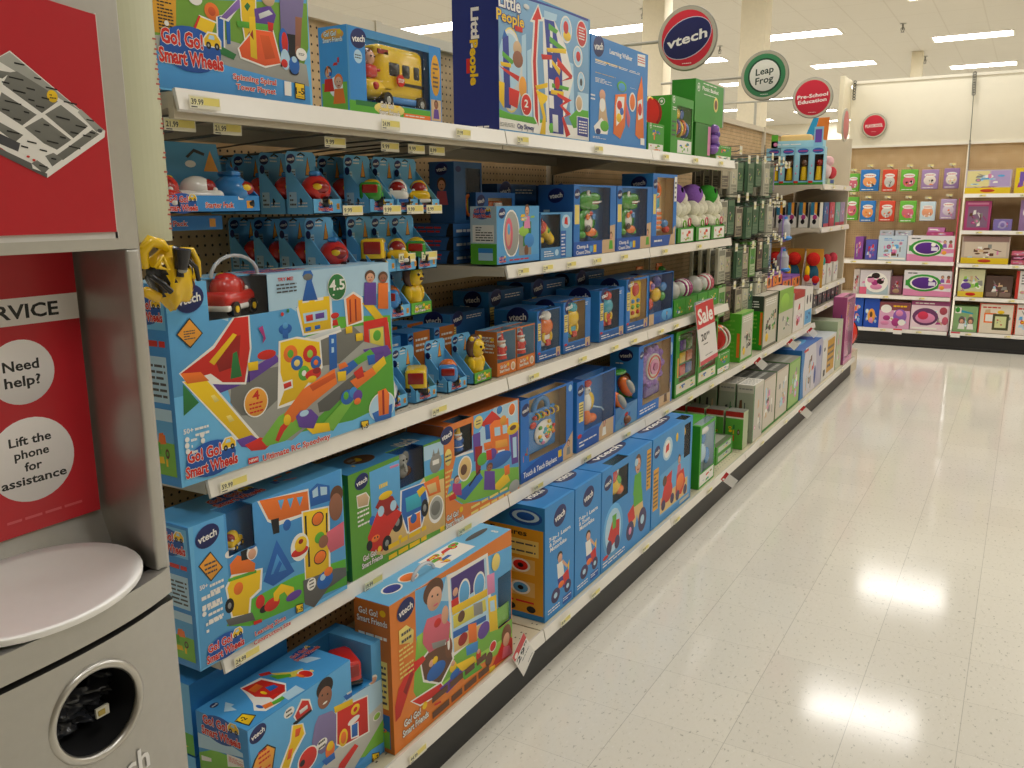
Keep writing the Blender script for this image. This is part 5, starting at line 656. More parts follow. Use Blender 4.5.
a=MB(CARD); a.box((0,0,0),(.24,.1,.03),'2c7cb8'); q=Art(a,(0,0,0),(.24,0,0),(0,0,.03),(0,-1,0)); q.text('Starter Pack','r',.4,.5,.4,.35,'w'); q.rect('o2',.85,.2,.92,.8); a.build('starter_pack',None,'blue tray edge of the second starter pack, just under the wide starter pack','toy pack',None,None,(-1.56,1.12,1.548),90)
hook(1.19,1.735,-1.47,'steel hook above the starter pack, nearest the cream post','21.99'); hook(1.31,1.735,-1.47,'steel hook above the starter pack, second from the cream post','21.99')
# ================= third level (1.035), small packs
g2='small vehicle packs standing at the front of the third shelf level'
S=1.038
put('white',(-1.475,1.80,S),'light-blue tray pack with white police-style toy car, standing right against the speedway carton',False,g2)
put('bus',(-1.47,1.935,S),'light-blue tray pack with yellow toy bus, standing beside the white car pack',False,g2)
put('blue',(-1.465,2.09,S),'light-blue tray pack with blue and orange toy tow truck, standing on the shelf',False,g2)
put('lion',(-1.465,2.235,S),'green-fronted tray pack with yellow lion toy, standing on the shelf left of the orange packs',False,g2)
for i,(y,c) in enumerate(((1.80,'x'),(1.95,'x'),(2.10,'c4702a'),(2.24,'c4702a'))):
    for j in range(2):
        pbox('small_animal_box','%s pack behind the small packs, %s from the speedway carton, %s row'%('dark orange' if i>1 else 'dark blue',ORD[i],'second' if j==0 else 'last'),(-1.62-.13*j,y,S),.115,.17,.09,{'front':c,'left':'x','top':'x'},lambda a:(a.rect('x',.0,0,.25,1),a.vtech(.13,.9,.22),a.micro('w',.35,.6,.9,.9,3),a.collage(4,.3,.1,.95,.5,'oygr',5)),group='back rows of small packs on the third shelf',cat='toy pack')
def santa(r): toy_figure(r,.062,.04,.045,.105)
s1=pbox('toy_figure_box','small orange-based windowed pack with red toy figure, the nearer of two',(-1.465,2.375,S),.125,.15,.085,{'front':'d8772c','left':'c4702a','top':'6aa8d0'},lambda a:(a.rect('d8772c',0,0,1,.3),a.gogo(.38,.15,.5,'f'),a.circ('w',.82,.15,.014),a.circ('t',.82,.15,.011),a.poly('G',[(.7,.3),(1,.3),(1,.5),(.85,.45)]),a.vtech(.13,.9,.2)),lambda a:(a.rect('c4702a',0,0,1,1),a.micro('w',.15,.5,.85,.9,5),a.gogo(.5,.75,.8,'f')),None,[(.0,.3,1,.97)],'7fb0cc',santa,group='red toy figure packs')
dup(s1,(-1.465,2.505,S),None,'small orange-based windowed pack with red toy figure, the farther of two')
def baby(c1,c2,h=.2,x=.1):
    def f(r):
        a=MB(PLAS); a.cyl((x-.035,.05,.03),(x-.035,.05,h*.9),.008,c2); a.rbox((x-.03,.03,.03),(x+.03,.06,h*.5),.014,c1); a.sph((x,.04,h*.62),(.035,.025,.035),c2); a.sph((x,.035,h*.85),(.02,.018,.02),c1); a.torus((x,.03,h*.4),.022,.006,'y'); a.rbox((x-.012,.02,h*.2),(x+.012,.03,h*.34),.004,'r'); a.build('toy_contents',r)
    return f
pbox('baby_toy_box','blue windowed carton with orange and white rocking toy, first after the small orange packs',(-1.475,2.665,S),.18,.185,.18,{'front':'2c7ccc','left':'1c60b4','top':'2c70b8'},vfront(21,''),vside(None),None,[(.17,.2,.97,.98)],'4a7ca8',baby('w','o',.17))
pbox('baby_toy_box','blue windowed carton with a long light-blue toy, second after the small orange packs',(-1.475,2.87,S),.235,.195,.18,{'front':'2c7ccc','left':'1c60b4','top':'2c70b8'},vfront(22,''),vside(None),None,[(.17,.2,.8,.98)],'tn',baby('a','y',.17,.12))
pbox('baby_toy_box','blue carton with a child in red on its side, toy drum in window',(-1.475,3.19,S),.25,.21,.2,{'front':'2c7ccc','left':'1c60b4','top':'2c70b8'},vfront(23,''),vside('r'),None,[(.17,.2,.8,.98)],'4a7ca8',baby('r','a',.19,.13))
def ph2(r):
    a=MB(PLAS); a.rbox((.1,.03,.05),(.2,.05,.215),.03,'y'); a.sph((.15,.03,.18),(.025,.012,.03),'r'); 
    for i in range(3):
        for j in range(2): a.sph((.13+.04*j,.03,.08+.025*i),.01,'rgb'[i] if i<2 else 'b2',None,8,6)
    a.build('toy_phone',r)
pbox('toy_cellphone_box','blue carton with yellow toy phone in a tan-lined window, third shelf of third bay',(-1.475,3.465,S),.255,.235,.18,{'front':'2c7ccc','left':'1c60b4','top':'2c70b8'},vfront(24,''),vside('n2'),None,[(.17,.18,.93,.96)],'tn',ph2)
def balls(r):
    a=MB(PLAS)
    for x,z,q,c in ((.06,.17,.035,'o'),(.06,.17,.02,'pu'),(.14,.19,.04,'B2'),(.13,.11,.045,'y'),(.21,.09,.03,'lg'),(.05,.06,.04,'r'),(.22,.15,.03,'b2')): a.sph((x,.05 if q!=.02 else .02,z),q,c)
    a.build('toy_balls',r)
pbox('ball_toy_box','blue open-front carton of coloured round toys, last blue carton on the third level',(-1.475,3.735,S),.31,.235,.18,{'front':'2c70b8','left':'1c60b4','top':'2c70b8'},lambda a:(a.rect('1c60b4',0,0,.45,.14),a.rect('t',.0,.0,.2,.22),a.ell('s',.75,.14,.23,.13),a.kid(.75,.03,.04,'b','n','f'),a.rect('Y',.55,.65,.78,.97),a.micro('E',.57,.67,.76,.95,5)),vside(None),None,[(0,.24,.98,.98)],'34609c',balls)
# back rows of dark cartons on third level
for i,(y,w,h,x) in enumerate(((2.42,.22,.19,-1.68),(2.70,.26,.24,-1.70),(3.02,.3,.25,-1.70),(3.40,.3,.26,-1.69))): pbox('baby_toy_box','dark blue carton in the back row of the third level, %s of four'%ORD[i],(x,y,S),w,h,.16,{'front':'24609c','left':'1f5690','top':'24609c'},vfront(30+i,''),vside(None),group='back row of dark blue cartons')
def eggtoy(col,stripe):
    def f(r):
        a=MB(PLAS); a.sph((.1,.06,.12),(.07,.05,.055),col); 
        if stripe:
            for q in (-.04,-.013,.013,.04): a.torus((.1+q,.06,.12),.05*math.sqrt(max(.05,1-(q/.07)**2)),.006,stripe,None,'x',16)
        a.build('egg_shaped_toy',r)
    return f
for i,(y,c,st,lb) in enumerate(((4.065,'gy',None,'green tray pack with a grey egg-shaped toy, left of the sale sign'),(4.24,'w','m','green tray pack with a striped egg-shaped toy, behind the sale sign'),(4.42,'gy',None,'green tray pack with a grey egg-shaped toy, above the sale sign'),(4.60,'w','rp','green tray pack with a pink striped toy, right of the sale sign'))):
    pbox('egg_toy_pack',lb,(-1.475,y,S),.17,.085,.14,{'front':'lg','left':'lg'},lambda a:(a.rect('3f9a2c',0,0,1,1),a.collage(i+40,.1,.1,.9,.9,'wgloyb',9)),lambda a:(a.rect('lg',0,0,1,1),a.kid(.5,.1,.05,'b2','n','f')),toy=eggtoy(c,st),cat='toy pack')
def tall(r,c='lg'):
    a=MB(PLAS); a.sph((.07,.04,.19),(.03,.025,.035),c); a.rbox((.03,.05,.08),(.11,.06,.24),.005,'o'); a.build('toy_backing',r)
for i,(y,lb) in enumerate(((4.12,'nearer'),(4.40,'farther'))): pbox('hanging_green_toy','tall pack with orange backing and green ball, behind the egg-shaped toys, %s of two'%lb,(-1.66,y,S),.18,.15,.08,{'front':'5a8a3a','left':'lg'},None,toy=tall,cat='toy pack',group='orange-backed packs behind the egg-shaped toys')
# ================= level 0.63
T=.632
def touch(r):
    a=MB(PLAS); x0,z0=.14,.03
    a.rbox((x0-.07,.03,z0),(x0+.12,.05,z0+.2),.03,'b2'); a.torus((x0+.025,.04,z0+.205),.045,.013,'b2'); a.sph((x0+.03,.025,z0+.085),(.065,.012,.06),'w'); a.collage if 0 else None
    r2=random.Random(5)
    for i in range(26):
        q=r2.uniform(0,2*PI); d=r2.uniform(0,.06); a.sph((x0+.03+math.cos(q)*d,.015,z0+.085+math.sin(q)*d*.9),(.012,.006,.01),r2.choice(['r','y','o','g','b','pk','a']),None,8,6)
    for i in range(5): a.torus((x0-.02+.032*i,.022,z0+.175),.014,.004,'y',None,'x',12); a.sph((x0-.035+.032*i,.022,z0+.172),.011,'rgobp'[i],None,8,6)
    a.sph((x0-.045,.022,z0+.14),(.02,.008,.016),'r'); a.build('toy_elephant_book',r)
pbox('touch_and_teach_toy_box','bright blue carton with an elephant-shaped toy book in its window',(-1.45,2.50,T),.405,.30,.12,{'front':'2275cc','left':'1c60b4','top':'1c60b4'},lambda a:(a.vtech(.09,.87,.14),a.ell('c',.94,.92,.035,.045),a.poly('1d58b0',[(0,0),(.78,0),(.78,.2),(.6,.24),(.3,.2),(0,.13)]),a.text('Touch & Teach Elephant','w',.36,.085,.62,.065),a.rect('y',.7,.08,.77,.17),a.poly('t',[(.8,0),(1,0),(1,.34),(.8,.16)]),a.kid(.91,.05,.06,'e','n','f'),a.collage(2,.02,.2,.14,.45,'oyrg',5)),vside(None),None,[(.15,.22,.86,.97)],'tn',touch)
def duck(r):
    a=MB(PLAS); a.sph((.11,.03,.13),(.03,.03,.055),'w'); a.sph((.11,.025,.2),(.022,.022,.022),'w'); a.sph((.11,.02,.235),(.025,.02,.02),'r'); a.sph((.15,.04,.13),(.03,.025,.05),'y'); a.sph((.1,.02,.06),(.025,.03,.04),'o'); a.sph((.14,.02,.045),(.035,.03,.025),'o'); a.tube([(.16,.03,.1),(.24,.03,.07),(.26,.03,.05)],.005,'c'); a.sph((.1,.0,.205),.004,'k',None,6,5); a.build('toy_duck',r)
pbox('push_duck_toy_box','blue open-front carton with a white and orange toy duck',(-1.45,2.94,T),.37,.285,.15,{'front':'2275cc','left':'1c60b4','top':'1c60b4'},lambda a:(a.vtech(.09,.87,.15),a.rect('Y',.05,.42,.16,.7),a.micro('E',.06,.44,.15,.68,6),a.poly('1d58b0',[(0,0),(.55,0),(.55,.24),(.3,.26),(0,.2)]),a.micro('w',.06,.05,.5,.15,2),a.ell('r',.07,.22,.05,.03),a.poly('t',[(.56,0),(.95,0),(.95,.3),(.75,.34),(.56,.2)]),a.kid(.7,.05,.07,'w','n','f')),vside(None),None,[(.18,.27,.98,.98)],'3a78b8',duck)
def chute(r):
    a=MB(PLAS)
    for x,z in ((.06,.12),(.15,.17)):
        R_=Matrix.Rotation(.7,4,'Y'); a.sph((x,.02,z),(.075,.03,.03),'o',None,16,10,R_); a.sph((x,.0,z+.003),(.055,.02,.02),'e5',None,14,8,R_)
    a.sph((.09,.03,.245),(.06,.03,.012),'lg'); a.cyl((.1,.05,.02),(.1,.05,.24),.01,'x'); a.sph((.12,.0,.03),(.03,.02,.02),'n2'); a.build('toy_shoes',r)
pbox('orange_shell_toy_box','open blue display carton with two orange oval toys, left of the purple wheel toy',(-1.45,3.315,T),.24,.10,.18,{'front':'4a84b8','left':'1c60b4','top':'24609c'},lambda a:(a.poly('5a94c4',[(0,0),(1,0),(1,1),(.4,.7),(0,.3)]),a.kid(.5,.05,.06,'r','n','F'),a.collage(8,.1,.1,.9,.8,'royb',6)),vside(None),toy=chute)
def wheel(r):
    a=MB(PLAS); x,z=.2,.19
    a.cyl((x,.02,z),(x,.045,z),.095,'pu',None,28); 
    for i in range(10): a.sph((x+.095*math.cos(i*PI/5),.03,z+.095*math.sin(i*PI/5)),.022,'pu',None,10,7)
    a.cyl((x,.012,z),(x,.02,z),.068,'cr',None,28); a.cyl((x,.006,z),(x,.012,z),.04,'P',None,24); a.cyl((x,0.0,z),(x,.006,z),.02,'m',None,20); a.torus((x,.01,z),.056,.004,'r')
    a.rbox((x-.06,.02,.03),(x+.08,.05,.1),.02,'p'); a.build('toy_number_wheel',r)
pbox('number_wheel_toy_box','tan-lined carton with a big purple round number wheel toy',(-1.45,3.562,T),.44,.335,.14,{'front':'2275cc','left':'24609c','top':'1c60b4'},lambda a:(a.rect('tn',.02,.18,.98,.97) if 0 else a.rect('2275cc',0,0,1,.16),a.micro('w',.06,.04,.5,.12,2),a.poly('t',[(.6,0),(.95,0),(.95,.3),(.8,.24),(.6,.16)]),a.kid(.8,.04,.08,'n','k2','F'),a.vtech(.08,.87,.1),a.ell('c',.95,.8,.03,.1)),vside('g'),None,[(.13,.16,.93,.97)],'tn',wheel)
def tab(r):
    a=MB(PLAS); a.rbox((.05,.02,.06),(.2,.04,.27),.02,'lg')
    for i,c in enumerate('rbyopg'): a.rbox((.06+.065*(i%2),.012,.08+.06*(i//2)),(.115+.065*(i%2),.02,.13+.06*(i//2)),.006,c)
    a.build('toy_tablet',r)
t1=pbox('learning_tablet_box','green windowed carton with orange lining and a green toy tablet, nearer of two',(-1.45,4.045,T),.33,.335,.1,{'front':'3f9a2c','left':'2f8424','top':'3f9a2c'},lambda a:(roundel(a,.14,.9,.013),a.rect('cr',.06,.05,.94,.2),a.collage(12,.06,.05,.94,.2,'gyob',6),a.rect('o2',.08,.3,.14,.6)),lambda a:a.rect('2f8424',0,0,1,1),None,[(.16,.22,.94,.95)],'c4702a',tab,group='toy tablet cartons')
dup(t1,(-1.45,4.39,T),None,'green windowed carton with orange lining and a green toy tablet, farther of two')
def fan(r):
    a=MB(PLAS)
    for i in range(2): a.cyl((.06+.06*i,.04,.2),(.075+.06*i,.05,.2),.075,'r' if i==0 else 'R',None,24); a.torus((.055+.06*i,.038,.2),.07,.006,'cr',None,'x')
    a.sph((.08,.03,.26),(.04,.03,.02),'o'); a.sph((.1,.02,.255),(.02,.02,.015),'g'); a.build('toy_taco_rings',r)
pbox('picnic_toy_box','green pack with red round toys standing up, beneath the sale sign',(-1.45,4.735,T),.24,.12,.14,{'front':'3f9a2c','left':'3f9a2c'},gfront(14),lambda a:(a.rect('3f9a2c',0,0,1,1),a.rect('b',.2,.1,.7,.8),a.ell('y',.45,.3,.15,.12)),toy=fan)
def sleeve(seed,base='3f9a2c',white=False):
    def f(a):
        if white: a.rect('cfcab8',.06,.05,.94,.95)
        a.collage(seed,.12,.1,.9,.6,'wegnc' if not white else 'enkg',9); a.collage(seed+7,.3,.25,.95,.75,'kenwtG' if white else 'wyGnbr',10); a.micro('w',.15,.8,.85,.93,3); a.ell('y',.3,.2,.1,.08)
    return f
def gside(lst=True,c='3a9a24'):
    def f(a):
        a.rect(c,0,0,1,1)
        if lst: a.rect('c8a898',.15,.2,.85,.85); a.micro('E',.2,.25,.8,.8,10)
        else: a.micro('g2',.2,.1,.8,.9,9); a.rect('o',.88,.1,.97,.6)
    return f
pbox('learning_game_box','bright green carton with a pale list panel on its side, behind the red round toys',(-1.60,4.84,T),.3,.30,.18,{'front':'5aa63c','left':'3a9a24','top':'8ac850'},sleeve(50),gside())
pbox('learning_game_box','green and white carton with picture front, first past the hanging end of the white-edged shelf',(-1.45,5.19,T),.27,.30,.2,{'front':'58a838','left':'6ab83c','top':'9cc860'},sleeve(51,white=True),gside(False,'5ab030'))
pbox('learning_game_box','tall carton with dark top and bright green lower side, fourth carton past the sale sign',(-1.45,5.70,T),.38,.36,.2,{'front':'6a6a58','left':'2f8a1c','top':'cfcab8'},sleeve(52,white=True),lambda a:(a.rect('2f9a1c',0,0,1,.72),a.rect('3c4438',0,.72,1,1),a.micro('w',.15,.78,.85,.92,3),a.micro('g2',.15,.1,.8,.68,8),a.rect('o',.9,.1,.98,.7)),lambda a:a.micro('e5',.2,.2,.8,.8,5))
pbox('learning_game_box','dark green carton with a lime upper front, beside the dark-topped carton',(-1.45,6.12,T),.42,.36,.2,{'front':'8ab84c','left':'1c5a2c','top':'d6d0c0'},lambda a:(a.rect('cfcab8',0,0,1,.55),a.ell('l',.4,.75,.3,.16),a.collage(5,.1,.1,.9,.5,'Gegw',8)),lambda a:(a.rect('1c5a2c',0,0,1,1),a.rect('e5',.2,.25,.7,.4)))
pbox('learning_game_box','white carton with red pictures, near the far end of the white-edged shelf',(-1.45,6.58,T),.35,.30,.2,{'front':'ece4dc','left':'e0d8cc','top':'b8483c'},lambda a:(a.rect('b03028',0,.82,1,1),a.collage(15,.1,.1,.9,.8,['r','w','rp','n'] and 'rwPn',12)),None)
pbox('learning_game_box','white and blue carton with black figure marks, last on the shelf before the doll cartons',(-1.45,6.95,T),.27,.30,.2,{'front':'ece8e0','left':'dcd8d0','top':'e8e4dc'},lambda a:(a.rect('s',.05,.05,.95,.42),a.ell('k',.3,.7,.09,.12),a.ell('k',.72,.7,.09,.12),a.collage(16,.1,.08,.9,.38,'bcB',6)),None)
for i in range(5): pbox('long_orange_game_box','flat orange and purple box atop the green cartons, %s from near end'%ORD[i],(-1.56,5.75+.3*i,T+.365 if i<3 else T+.305),.27,.09,.2,{'front':'e8843a','left':'pu','top':'pu'},lambda a:(a.rect('pu',0,.82,1,1),a.ell('k2',.3,.45,.1,.3),a.ell('k2',.72,.45,.1,.3),a.ell('o2',.3,.45,.06,.18)),group='flat orange and purple boxes')
# ================= base shelf
B_=.174
def feat(a):
    a.rect('2f86cc',0,0,1,1); a.rect('y3',.0,.05,.98,.8); a.text('& Features','k',.45,.755,.62,.045); a.rect('Y',.45,.56,.92,.7); a.micro('E',.5,.58,.88,.68,3)
    for u,v,c in ((.22,.46,'r'),(.68,.47,'r'),(.22,.27,'P'),(.68,.27,'s')): a.rect('e8c070',u-.17,v-.07,u+.19,v+.06); a.ell('w',u,v,.13,.06); a.ell(c,u,v,.1,.045); a.ell('k2',u,v,.04,.02)
    a.micro('r',.05,.13,.9,.17,1); a.ell('k',.55,.09,.06,.03); a.ell('k',.82,.09,.06,.03); a.ell('1d58b0',.75,.9,.22,.07); a.ell('c',.75,.905,.18,.05); a.ell('1d58b0',.75,.905,.12,.035)
def moto(a):
    a.rect('3a90d4',0,0,1,1); a.vtech(.5,.86,.42); a.text('7-in-1 Learn','w',.5,.70,.72,.035); a.text('& Zoom','w',.35,.655,.4,.035); a.text('Motorbike','w',.45,.61,.55,.035)
    a.ell('k2',.5,.5,.09,.04); a.ell('f',.51,.475,.075,.042); a.poly('w',[(.4,.44),(.6,.44),(.66,.3),(.44,.3)]); a.poly('f',[(.58,.42),(.75,.34),(.76,.37),(.6,.45)]); a.poly('B2',[(.42,.3),(.66,.3),(.74,.18),(.62,.18),(.56,.25),(.46,.22)]); a.poly('r',[(.6,.3),(.8,.33),(.84,.22),(.66,.2)]); a.poly('y',[(.76,.36),(.84,.4),(.82,.3)]); a.ell('3b2a5a',.36,.17,.15,.065); a.ell('c',.36,.17,.06,.025); a.ell('3b2a5a',.78,.17,.12,.06); a.ell('c',.78,.17,.05,.022); a.ell('o',.55,.23,.1,.03)
    a.micro('w',.1,.04,.5,.09,2); a.rect('1d58b0',.6,.03,.92,.1); a.micro('w',.62,.05,.9,.09,2)
def mtop(a): a.rect('2f86cc',0,0,1,1); a.ell('1a2660',.5,.35,.36,.13); a.text('vtech','w',.5,.35,.5,.1); a.rect('x2',0,.0,1,.04)
m1=pbox('motorbike_box','bright blue carton with yellow feature panel on its side, nearest of two alike narrow cartons',(-1.31,2.42,B_),.222,.418,.3,{'front':'3a90d4','left':'x','top':'2f86cc'},moto,feat,mtop,group='narrow ride-on motorbike cartons')
dup(m1,(-1.31,2.65,B_),None,'bright blue narrow carton with a child on a toy motorbike, second of two alike')
def hors(r):
    a=MB(PLAS); a.sph((.17,.06,.34),(.06,.04,.05),'y'); a.sph((.15,.05,.4),(.035,.03,.04),'r'); a.sph((.19,.05,.36),(.03,.03,.03),'g'); a.cyl((.17,.06,.3),(.2,.06,.42),.015,'w'); a.sph((.2,.04,.31),(.03,.03,.025),'o'); a.build('toy_bike_dashboard',r)
pbox('motorbike_box','wide bright blue carton with a round-cornered window showing a coloured toy dashboard',(-1.31,2.88,B_),.512,.418,.28,{'front':'3a90d4','left':'x','top':'2f86cc'},lambda a:(a.vtech(.11,.86,.14),a.ell('s',.22,.35,.19,.27),a.ell('c',.22,.35,.15,.22),a.poly('r',[(.12,.3),(.2,.45),(.34,.42),(.34,.25),(.2,.2)]),a.ell('3b2a5a',.15,.2,.05,.07),a.ell('3b2a5a',.3,.2,.05,.07),a.poly('g',[(.2,.5),(.28,.5),(.27,.36),(.21,.36)]),a.kid(.7,.55,.17,'g','n','f'),a.poly('g',[(.62,.56),(.8,.56),(.82,.42),(.62,.42)]),a.poly('t2',[(.62,.42),(.82,.42),(.86,.2),(.74,.2),(.7,.32),(.66,.2),(.6,.22)]),a.poly('r',[(.5,.4),(.62,.46),(.66,.3),(.54,.26)]),a.ell('3b2a5a',.56,.2,.08,.1),a.ell('P',.56,.2,.03,.04),a.ell('3b2a5a',.82,.22,.09,.13),a.ell('c',.82,.22,.04,.05),a.rect('y3',.89,.5,.985,.93),a.micro('E',.9,.53,.98,.9,9),a.micro('w',.03,.04,.45,.1,2),a.ell('r',.08,.13,.05,.02),a.ell('c',.66,.88,.035,.04)),None,mtop,[(.2,.62,.5,.93)],'3f6f7c',hors)
def trike(r):
    a=MB(PLAS); a.rbox((.44,.03,.3),(.5,.06,.42),.02,'k'); a.sph((.45,.03,.41),(.02,.02,.03),'y'); a.build('toy_handlebar',r)
pbox('rocking_horse_box','wide blue carton with ride-on rocking toy pictures and a dark window at its far corner',(-1.31,3.405,B_),.52,.418,.28,{'front':'3f94d4','left':'x','top':'2f86cc'},lambda a:(a.vtech(.1,.84,.13),a.rect('y3',.03,.2,.15,.66),a.micro('E',.04,.23,.14,.63,9),a.ell('c',.35,.8,.12,.13),a.ell('w',.34,.8,.08,.1),a.poly('r',[(.3,.76),(.38,.78),(.38,.86),(.31,.84)]),a.poly('s',[(.18,.08),(.95,.08),(.95,.62),(.18,.55)]),a.poly('t2',[(.2,.1),(.9,.1),(.9,.3),(.2,.28)]),a.poly('r',[(.22,.2),(.32,.48),(.48,.52),(.46,.3),(.3,.16)]),a.ell('r',.38,.3,.12,.12),a.ell('n',.3,.45,.05,.06),a.ell('3b2a5a',.28,.18,.05,.06),a.ell('3b2a5a',.5,.18,.05,.06),a.kid(.66,.4,.1,'rp','n','f'),a.poly('r',[(.58,.18),(.6,.42),(.78,.44),(.84,.26),(.74,.14)]),a.ell('o',.7,.3,.1,.1),a.ell('3b2a5a',.64,.16,.05,.06),a.ell('3b2a5a',.84,.16,.05,.06),a.ell('y',.58,.86,.03,.05),a.rect('e6',.7,.03,.95,.07)),None,mtop,[(.78,.55,.95,.94)],'1a1a20',trike)
def doll(r):
    a=MB(PLAS); a.sph((.14,.1,.2),(.04,.05,.05),'b2'); a.sph((.12,.08,.12),(.05,.05,.06),'c'); a.sph((.2,.08,.08),(.03,.03,.05),'x'); a.sph((.14,.06,.25),(.05,.03,.02),'w'); a.build('toy_blue_puppy',r)
pbox('plush_puppy_pack','green windowed carton with white and blue toy, standing alone on the base shelf',(-1.31,4.05,B_),.25,.33,.22,{'front':'4aaa34','left':'3a9a24','top':'5aba40'},lambda a:(a.rect('w',.05,.03,.95,.22),a.collage(44,.05,.03,.95,.22,'gbsr',6)),lambda a:(a.rect('c8d0d8',.15,.12,.7,.62),a.micro('E',.2,.16,.65,.58,6),roundel(a,.4,.85,.02)),lambda a:a.rect('4aaa34',0,0,1,1),[(.1,.24,.95,.95)],'c8dce4',doll,cat='toy pack')
for i in range(2): pbox('flash_card_box','flat green game box with picture lid, %s of two lying on the base shelf'%('lower','upper')[i],(-1.36,4.5,B_+.052*i),.3,.05,.3,{'front':'4aa034','left':'5ab040','top':'6a7a5a'},lambda a:(a.rect('c8d0c0',.1,.2,.9,.8),a.collage(3,.1,.2,.9,.8,'gyob',6)),None,lambda a:(a.rect('b8b8a8',.1,.1,.9,.9),a.collage(5,.1,.1,.9,.9,'eGtnw',10)),group='flat green game boxes')
for i in range(4): 
    pbox('red_capped_game_box','green box with a red top band, %s of four side by side'%ORD[i],(-1.78+.118*i,4.87,B_),.105,.225,.1,{'front':'5aa83c','left':'4a9a34','right':'b8c49c','top':'8a8a80'},lambda a:(a.rect('b02820',0,.86,1,1),a.rect('cr',0,.82,1,.86),a.collage(i+60,.15,.1,.85,.75,'nerGyt',8)),None,None,rz=0,group='red-banded green boxes')
for i in range(5): pbox('white_topped_game_box','tall game box with pale lid above the red-banded boxes, %s from the back'%ORD[i],(-1.86+.112*i,5.04,B_),.1,.355,.22,{'front':'a4a894','right':'d8d3c4','top':'ebe7dc'},lambda a:(a.rect('c8c3b4',0,.86,1,1),a.micro('e',.1,.9,.9,.96,1),a.collage(i+70,.1,.1,.9,.8,'eEGnt',9)),None,lambda a:a.micro('e',.1,.1,.9,.9,5),rz=0,right=lambda a:(a.rect('cfc8bc',.05,.05,.95,.93),a.rect('G',0,0,.08,1),a.collage(9,.1,.1,.9,.8,'etPwn',9)),group='pale-lidded tall boxes')
for i,(y,w) in enumerate(((5.30,.3),(5.62,.32),(5.97,.33))): pbox('picture_game_box','pale pink and grey picture carton, %s past the pale-lidded boxes on the base shelf'%ORD[i],(-1.32,y,B_),w,.34,.3,{'front':'c8b8a8','left':'4a7a34','top':'5a5a54'} if i<2 else {'front':'7aac50','left':'3a7a2c','top':'8a8a7a'},lambda a:(a.rect('d8cfc0' if i<2 else '9cc070',.04,.04,.96,.96),a.collage(80+i,.08,.1,.92,.9,'tePnwc',13),a.rect('2f8a24',0,0,1,.05)),gside(False,'3a7a2c'),lambda a:a.micro('e5',.1,.1,.9,.9,4))
pbox('blue_swirl_toy_box','large glossy blue and white carton with swirling blue top, base shelf toward the far end',(-1.32,6.34,B_),.72,.37,.34,{'front':'d8d4dc','left':'2c6cb4','top':'3a6ab0'},lambda a:(a.poly('2a7cc0',[(0,0),(.16,0),(.1,.5),(.16,1),(0,1)]),a.collage(90,.2,.1,.62,.9,'tcnwer',12),a.poly('b8b4cc',[(.7,0),(1,0),(1,1),(.66,1),(.74,.5)]),a.ell('2c4c9c',.68,.3,.05,.2),a.ell('2c4c9c',.9,.75,.06,.12),a.rect('r',.1,.92,.3,.97)),lambda a:(a.ell('w',.5,.5,.3,.3),a.ell('1d3f8c',.5,.5,.2,.24)),lambda a:(a.ell('s',.5,.5,.4,.3),a.ell('w',.4,.4,.25,.15),a.ell('2c4c9c',.85,.3,.1,.2)))
pbox('yellow_window_toy_box','white carton with a golden yellow window, beyond the blue swirl carton',(-1.32,7.10,B_),.55,.34,.3,{'front':'e4e0dc','left':'d4d4e0','top':'cfd4d8'},lambda a:(a.rect('d09a20',.35,.12,.9,.92),a.rect('k2',.12,.1,.25,.25),a.ell('k',.15,.75,.05,.05),a.micro('E',.4,.2,.85,.8,4)),lambda a:a.rect('c8c4e0',.2,.2,.8,.8))
pbox('green_picture_toy_box','narrow pale green carton left of the pink doll carton',(-1.32,7.68,B_),.25,.42,.3,{'front':'c4ccb0','left':'a8b894'},lambda a:(a.collage(95,.1,.1,.9,.9,'gGlwP',10),))
def pdoll(r):
    a=MB(PLAS); a.sph((.16,.05,.52),(.05,.045,.06),'f'); a.sph((.16,.07,.545),(.062,.05,.06),'t2'); a.cyl((.16,.06,.06),(.16,.06,.46),.11,'pk',None,18,.045); a.sph((.16,.06,.42),(.065,.045,.06),'P'); a.rbox((.06,.04,.33),(.09,.07,.44),.012,'f'); a.rbox((.23,.04,.33),(.26,.07,.44),.012,'f'); a.rbox((.09,.03,.57),(.23,.08,.6),.01,'rp'); a.build('doll',r)
pbox('doll_box','tall pink windowed carton with a pink-dressed doll, last on the base shelf',(-1.305,7.97,B_),.42,.60,.115,{'front':'d88cb0','left':'b45a88','top':'pk'},lambda a:(a.rect('e0a0c0',0,0,1,.06),a.collage(97,.02,.02,.98,.08,'mPwp',5),a.rect('pu',.02,.06,.14,.2)),lambda a:(a.rect('a04878',0,0,1,1),a.collage(98,.1,.1,.9,.9,'mPp',8)),None,[(.06,.08,.94,.96)],'d8a8c0',pdoll)
for i in range(4):
    for j in range(2): pbox('blue_book_box','stacked blue box with pale stripes, %s from the bottom, %s pile behind the doll carton'%(ORD[i],('near','far')[j]),(-1.62,7.35+.32*j,B_+.075*i),.28,.07,.28,{'front':'2f6aac','left':'2f6aac','top':'2c64a4'},lambda a:(a.rect('9cc4dc',0,.75,1,.92),),lambda a:(a.rect('9cc4dc',0,.75,1,.92),),group='stacked striped blue boxes')
pbox('pink_play_box','dark pink and purple carton on top of the stacked striped blue boxes',(-1.6,7.35,B_+.31),.6,.2,.26,{'front':'a04878','left':'7a3048','top':'9c6a94'},lambda a:(a.rect('9c6a94',0,.7,1,1),a.collage(99,.1,.1,.9,.6,'mPr',8)))
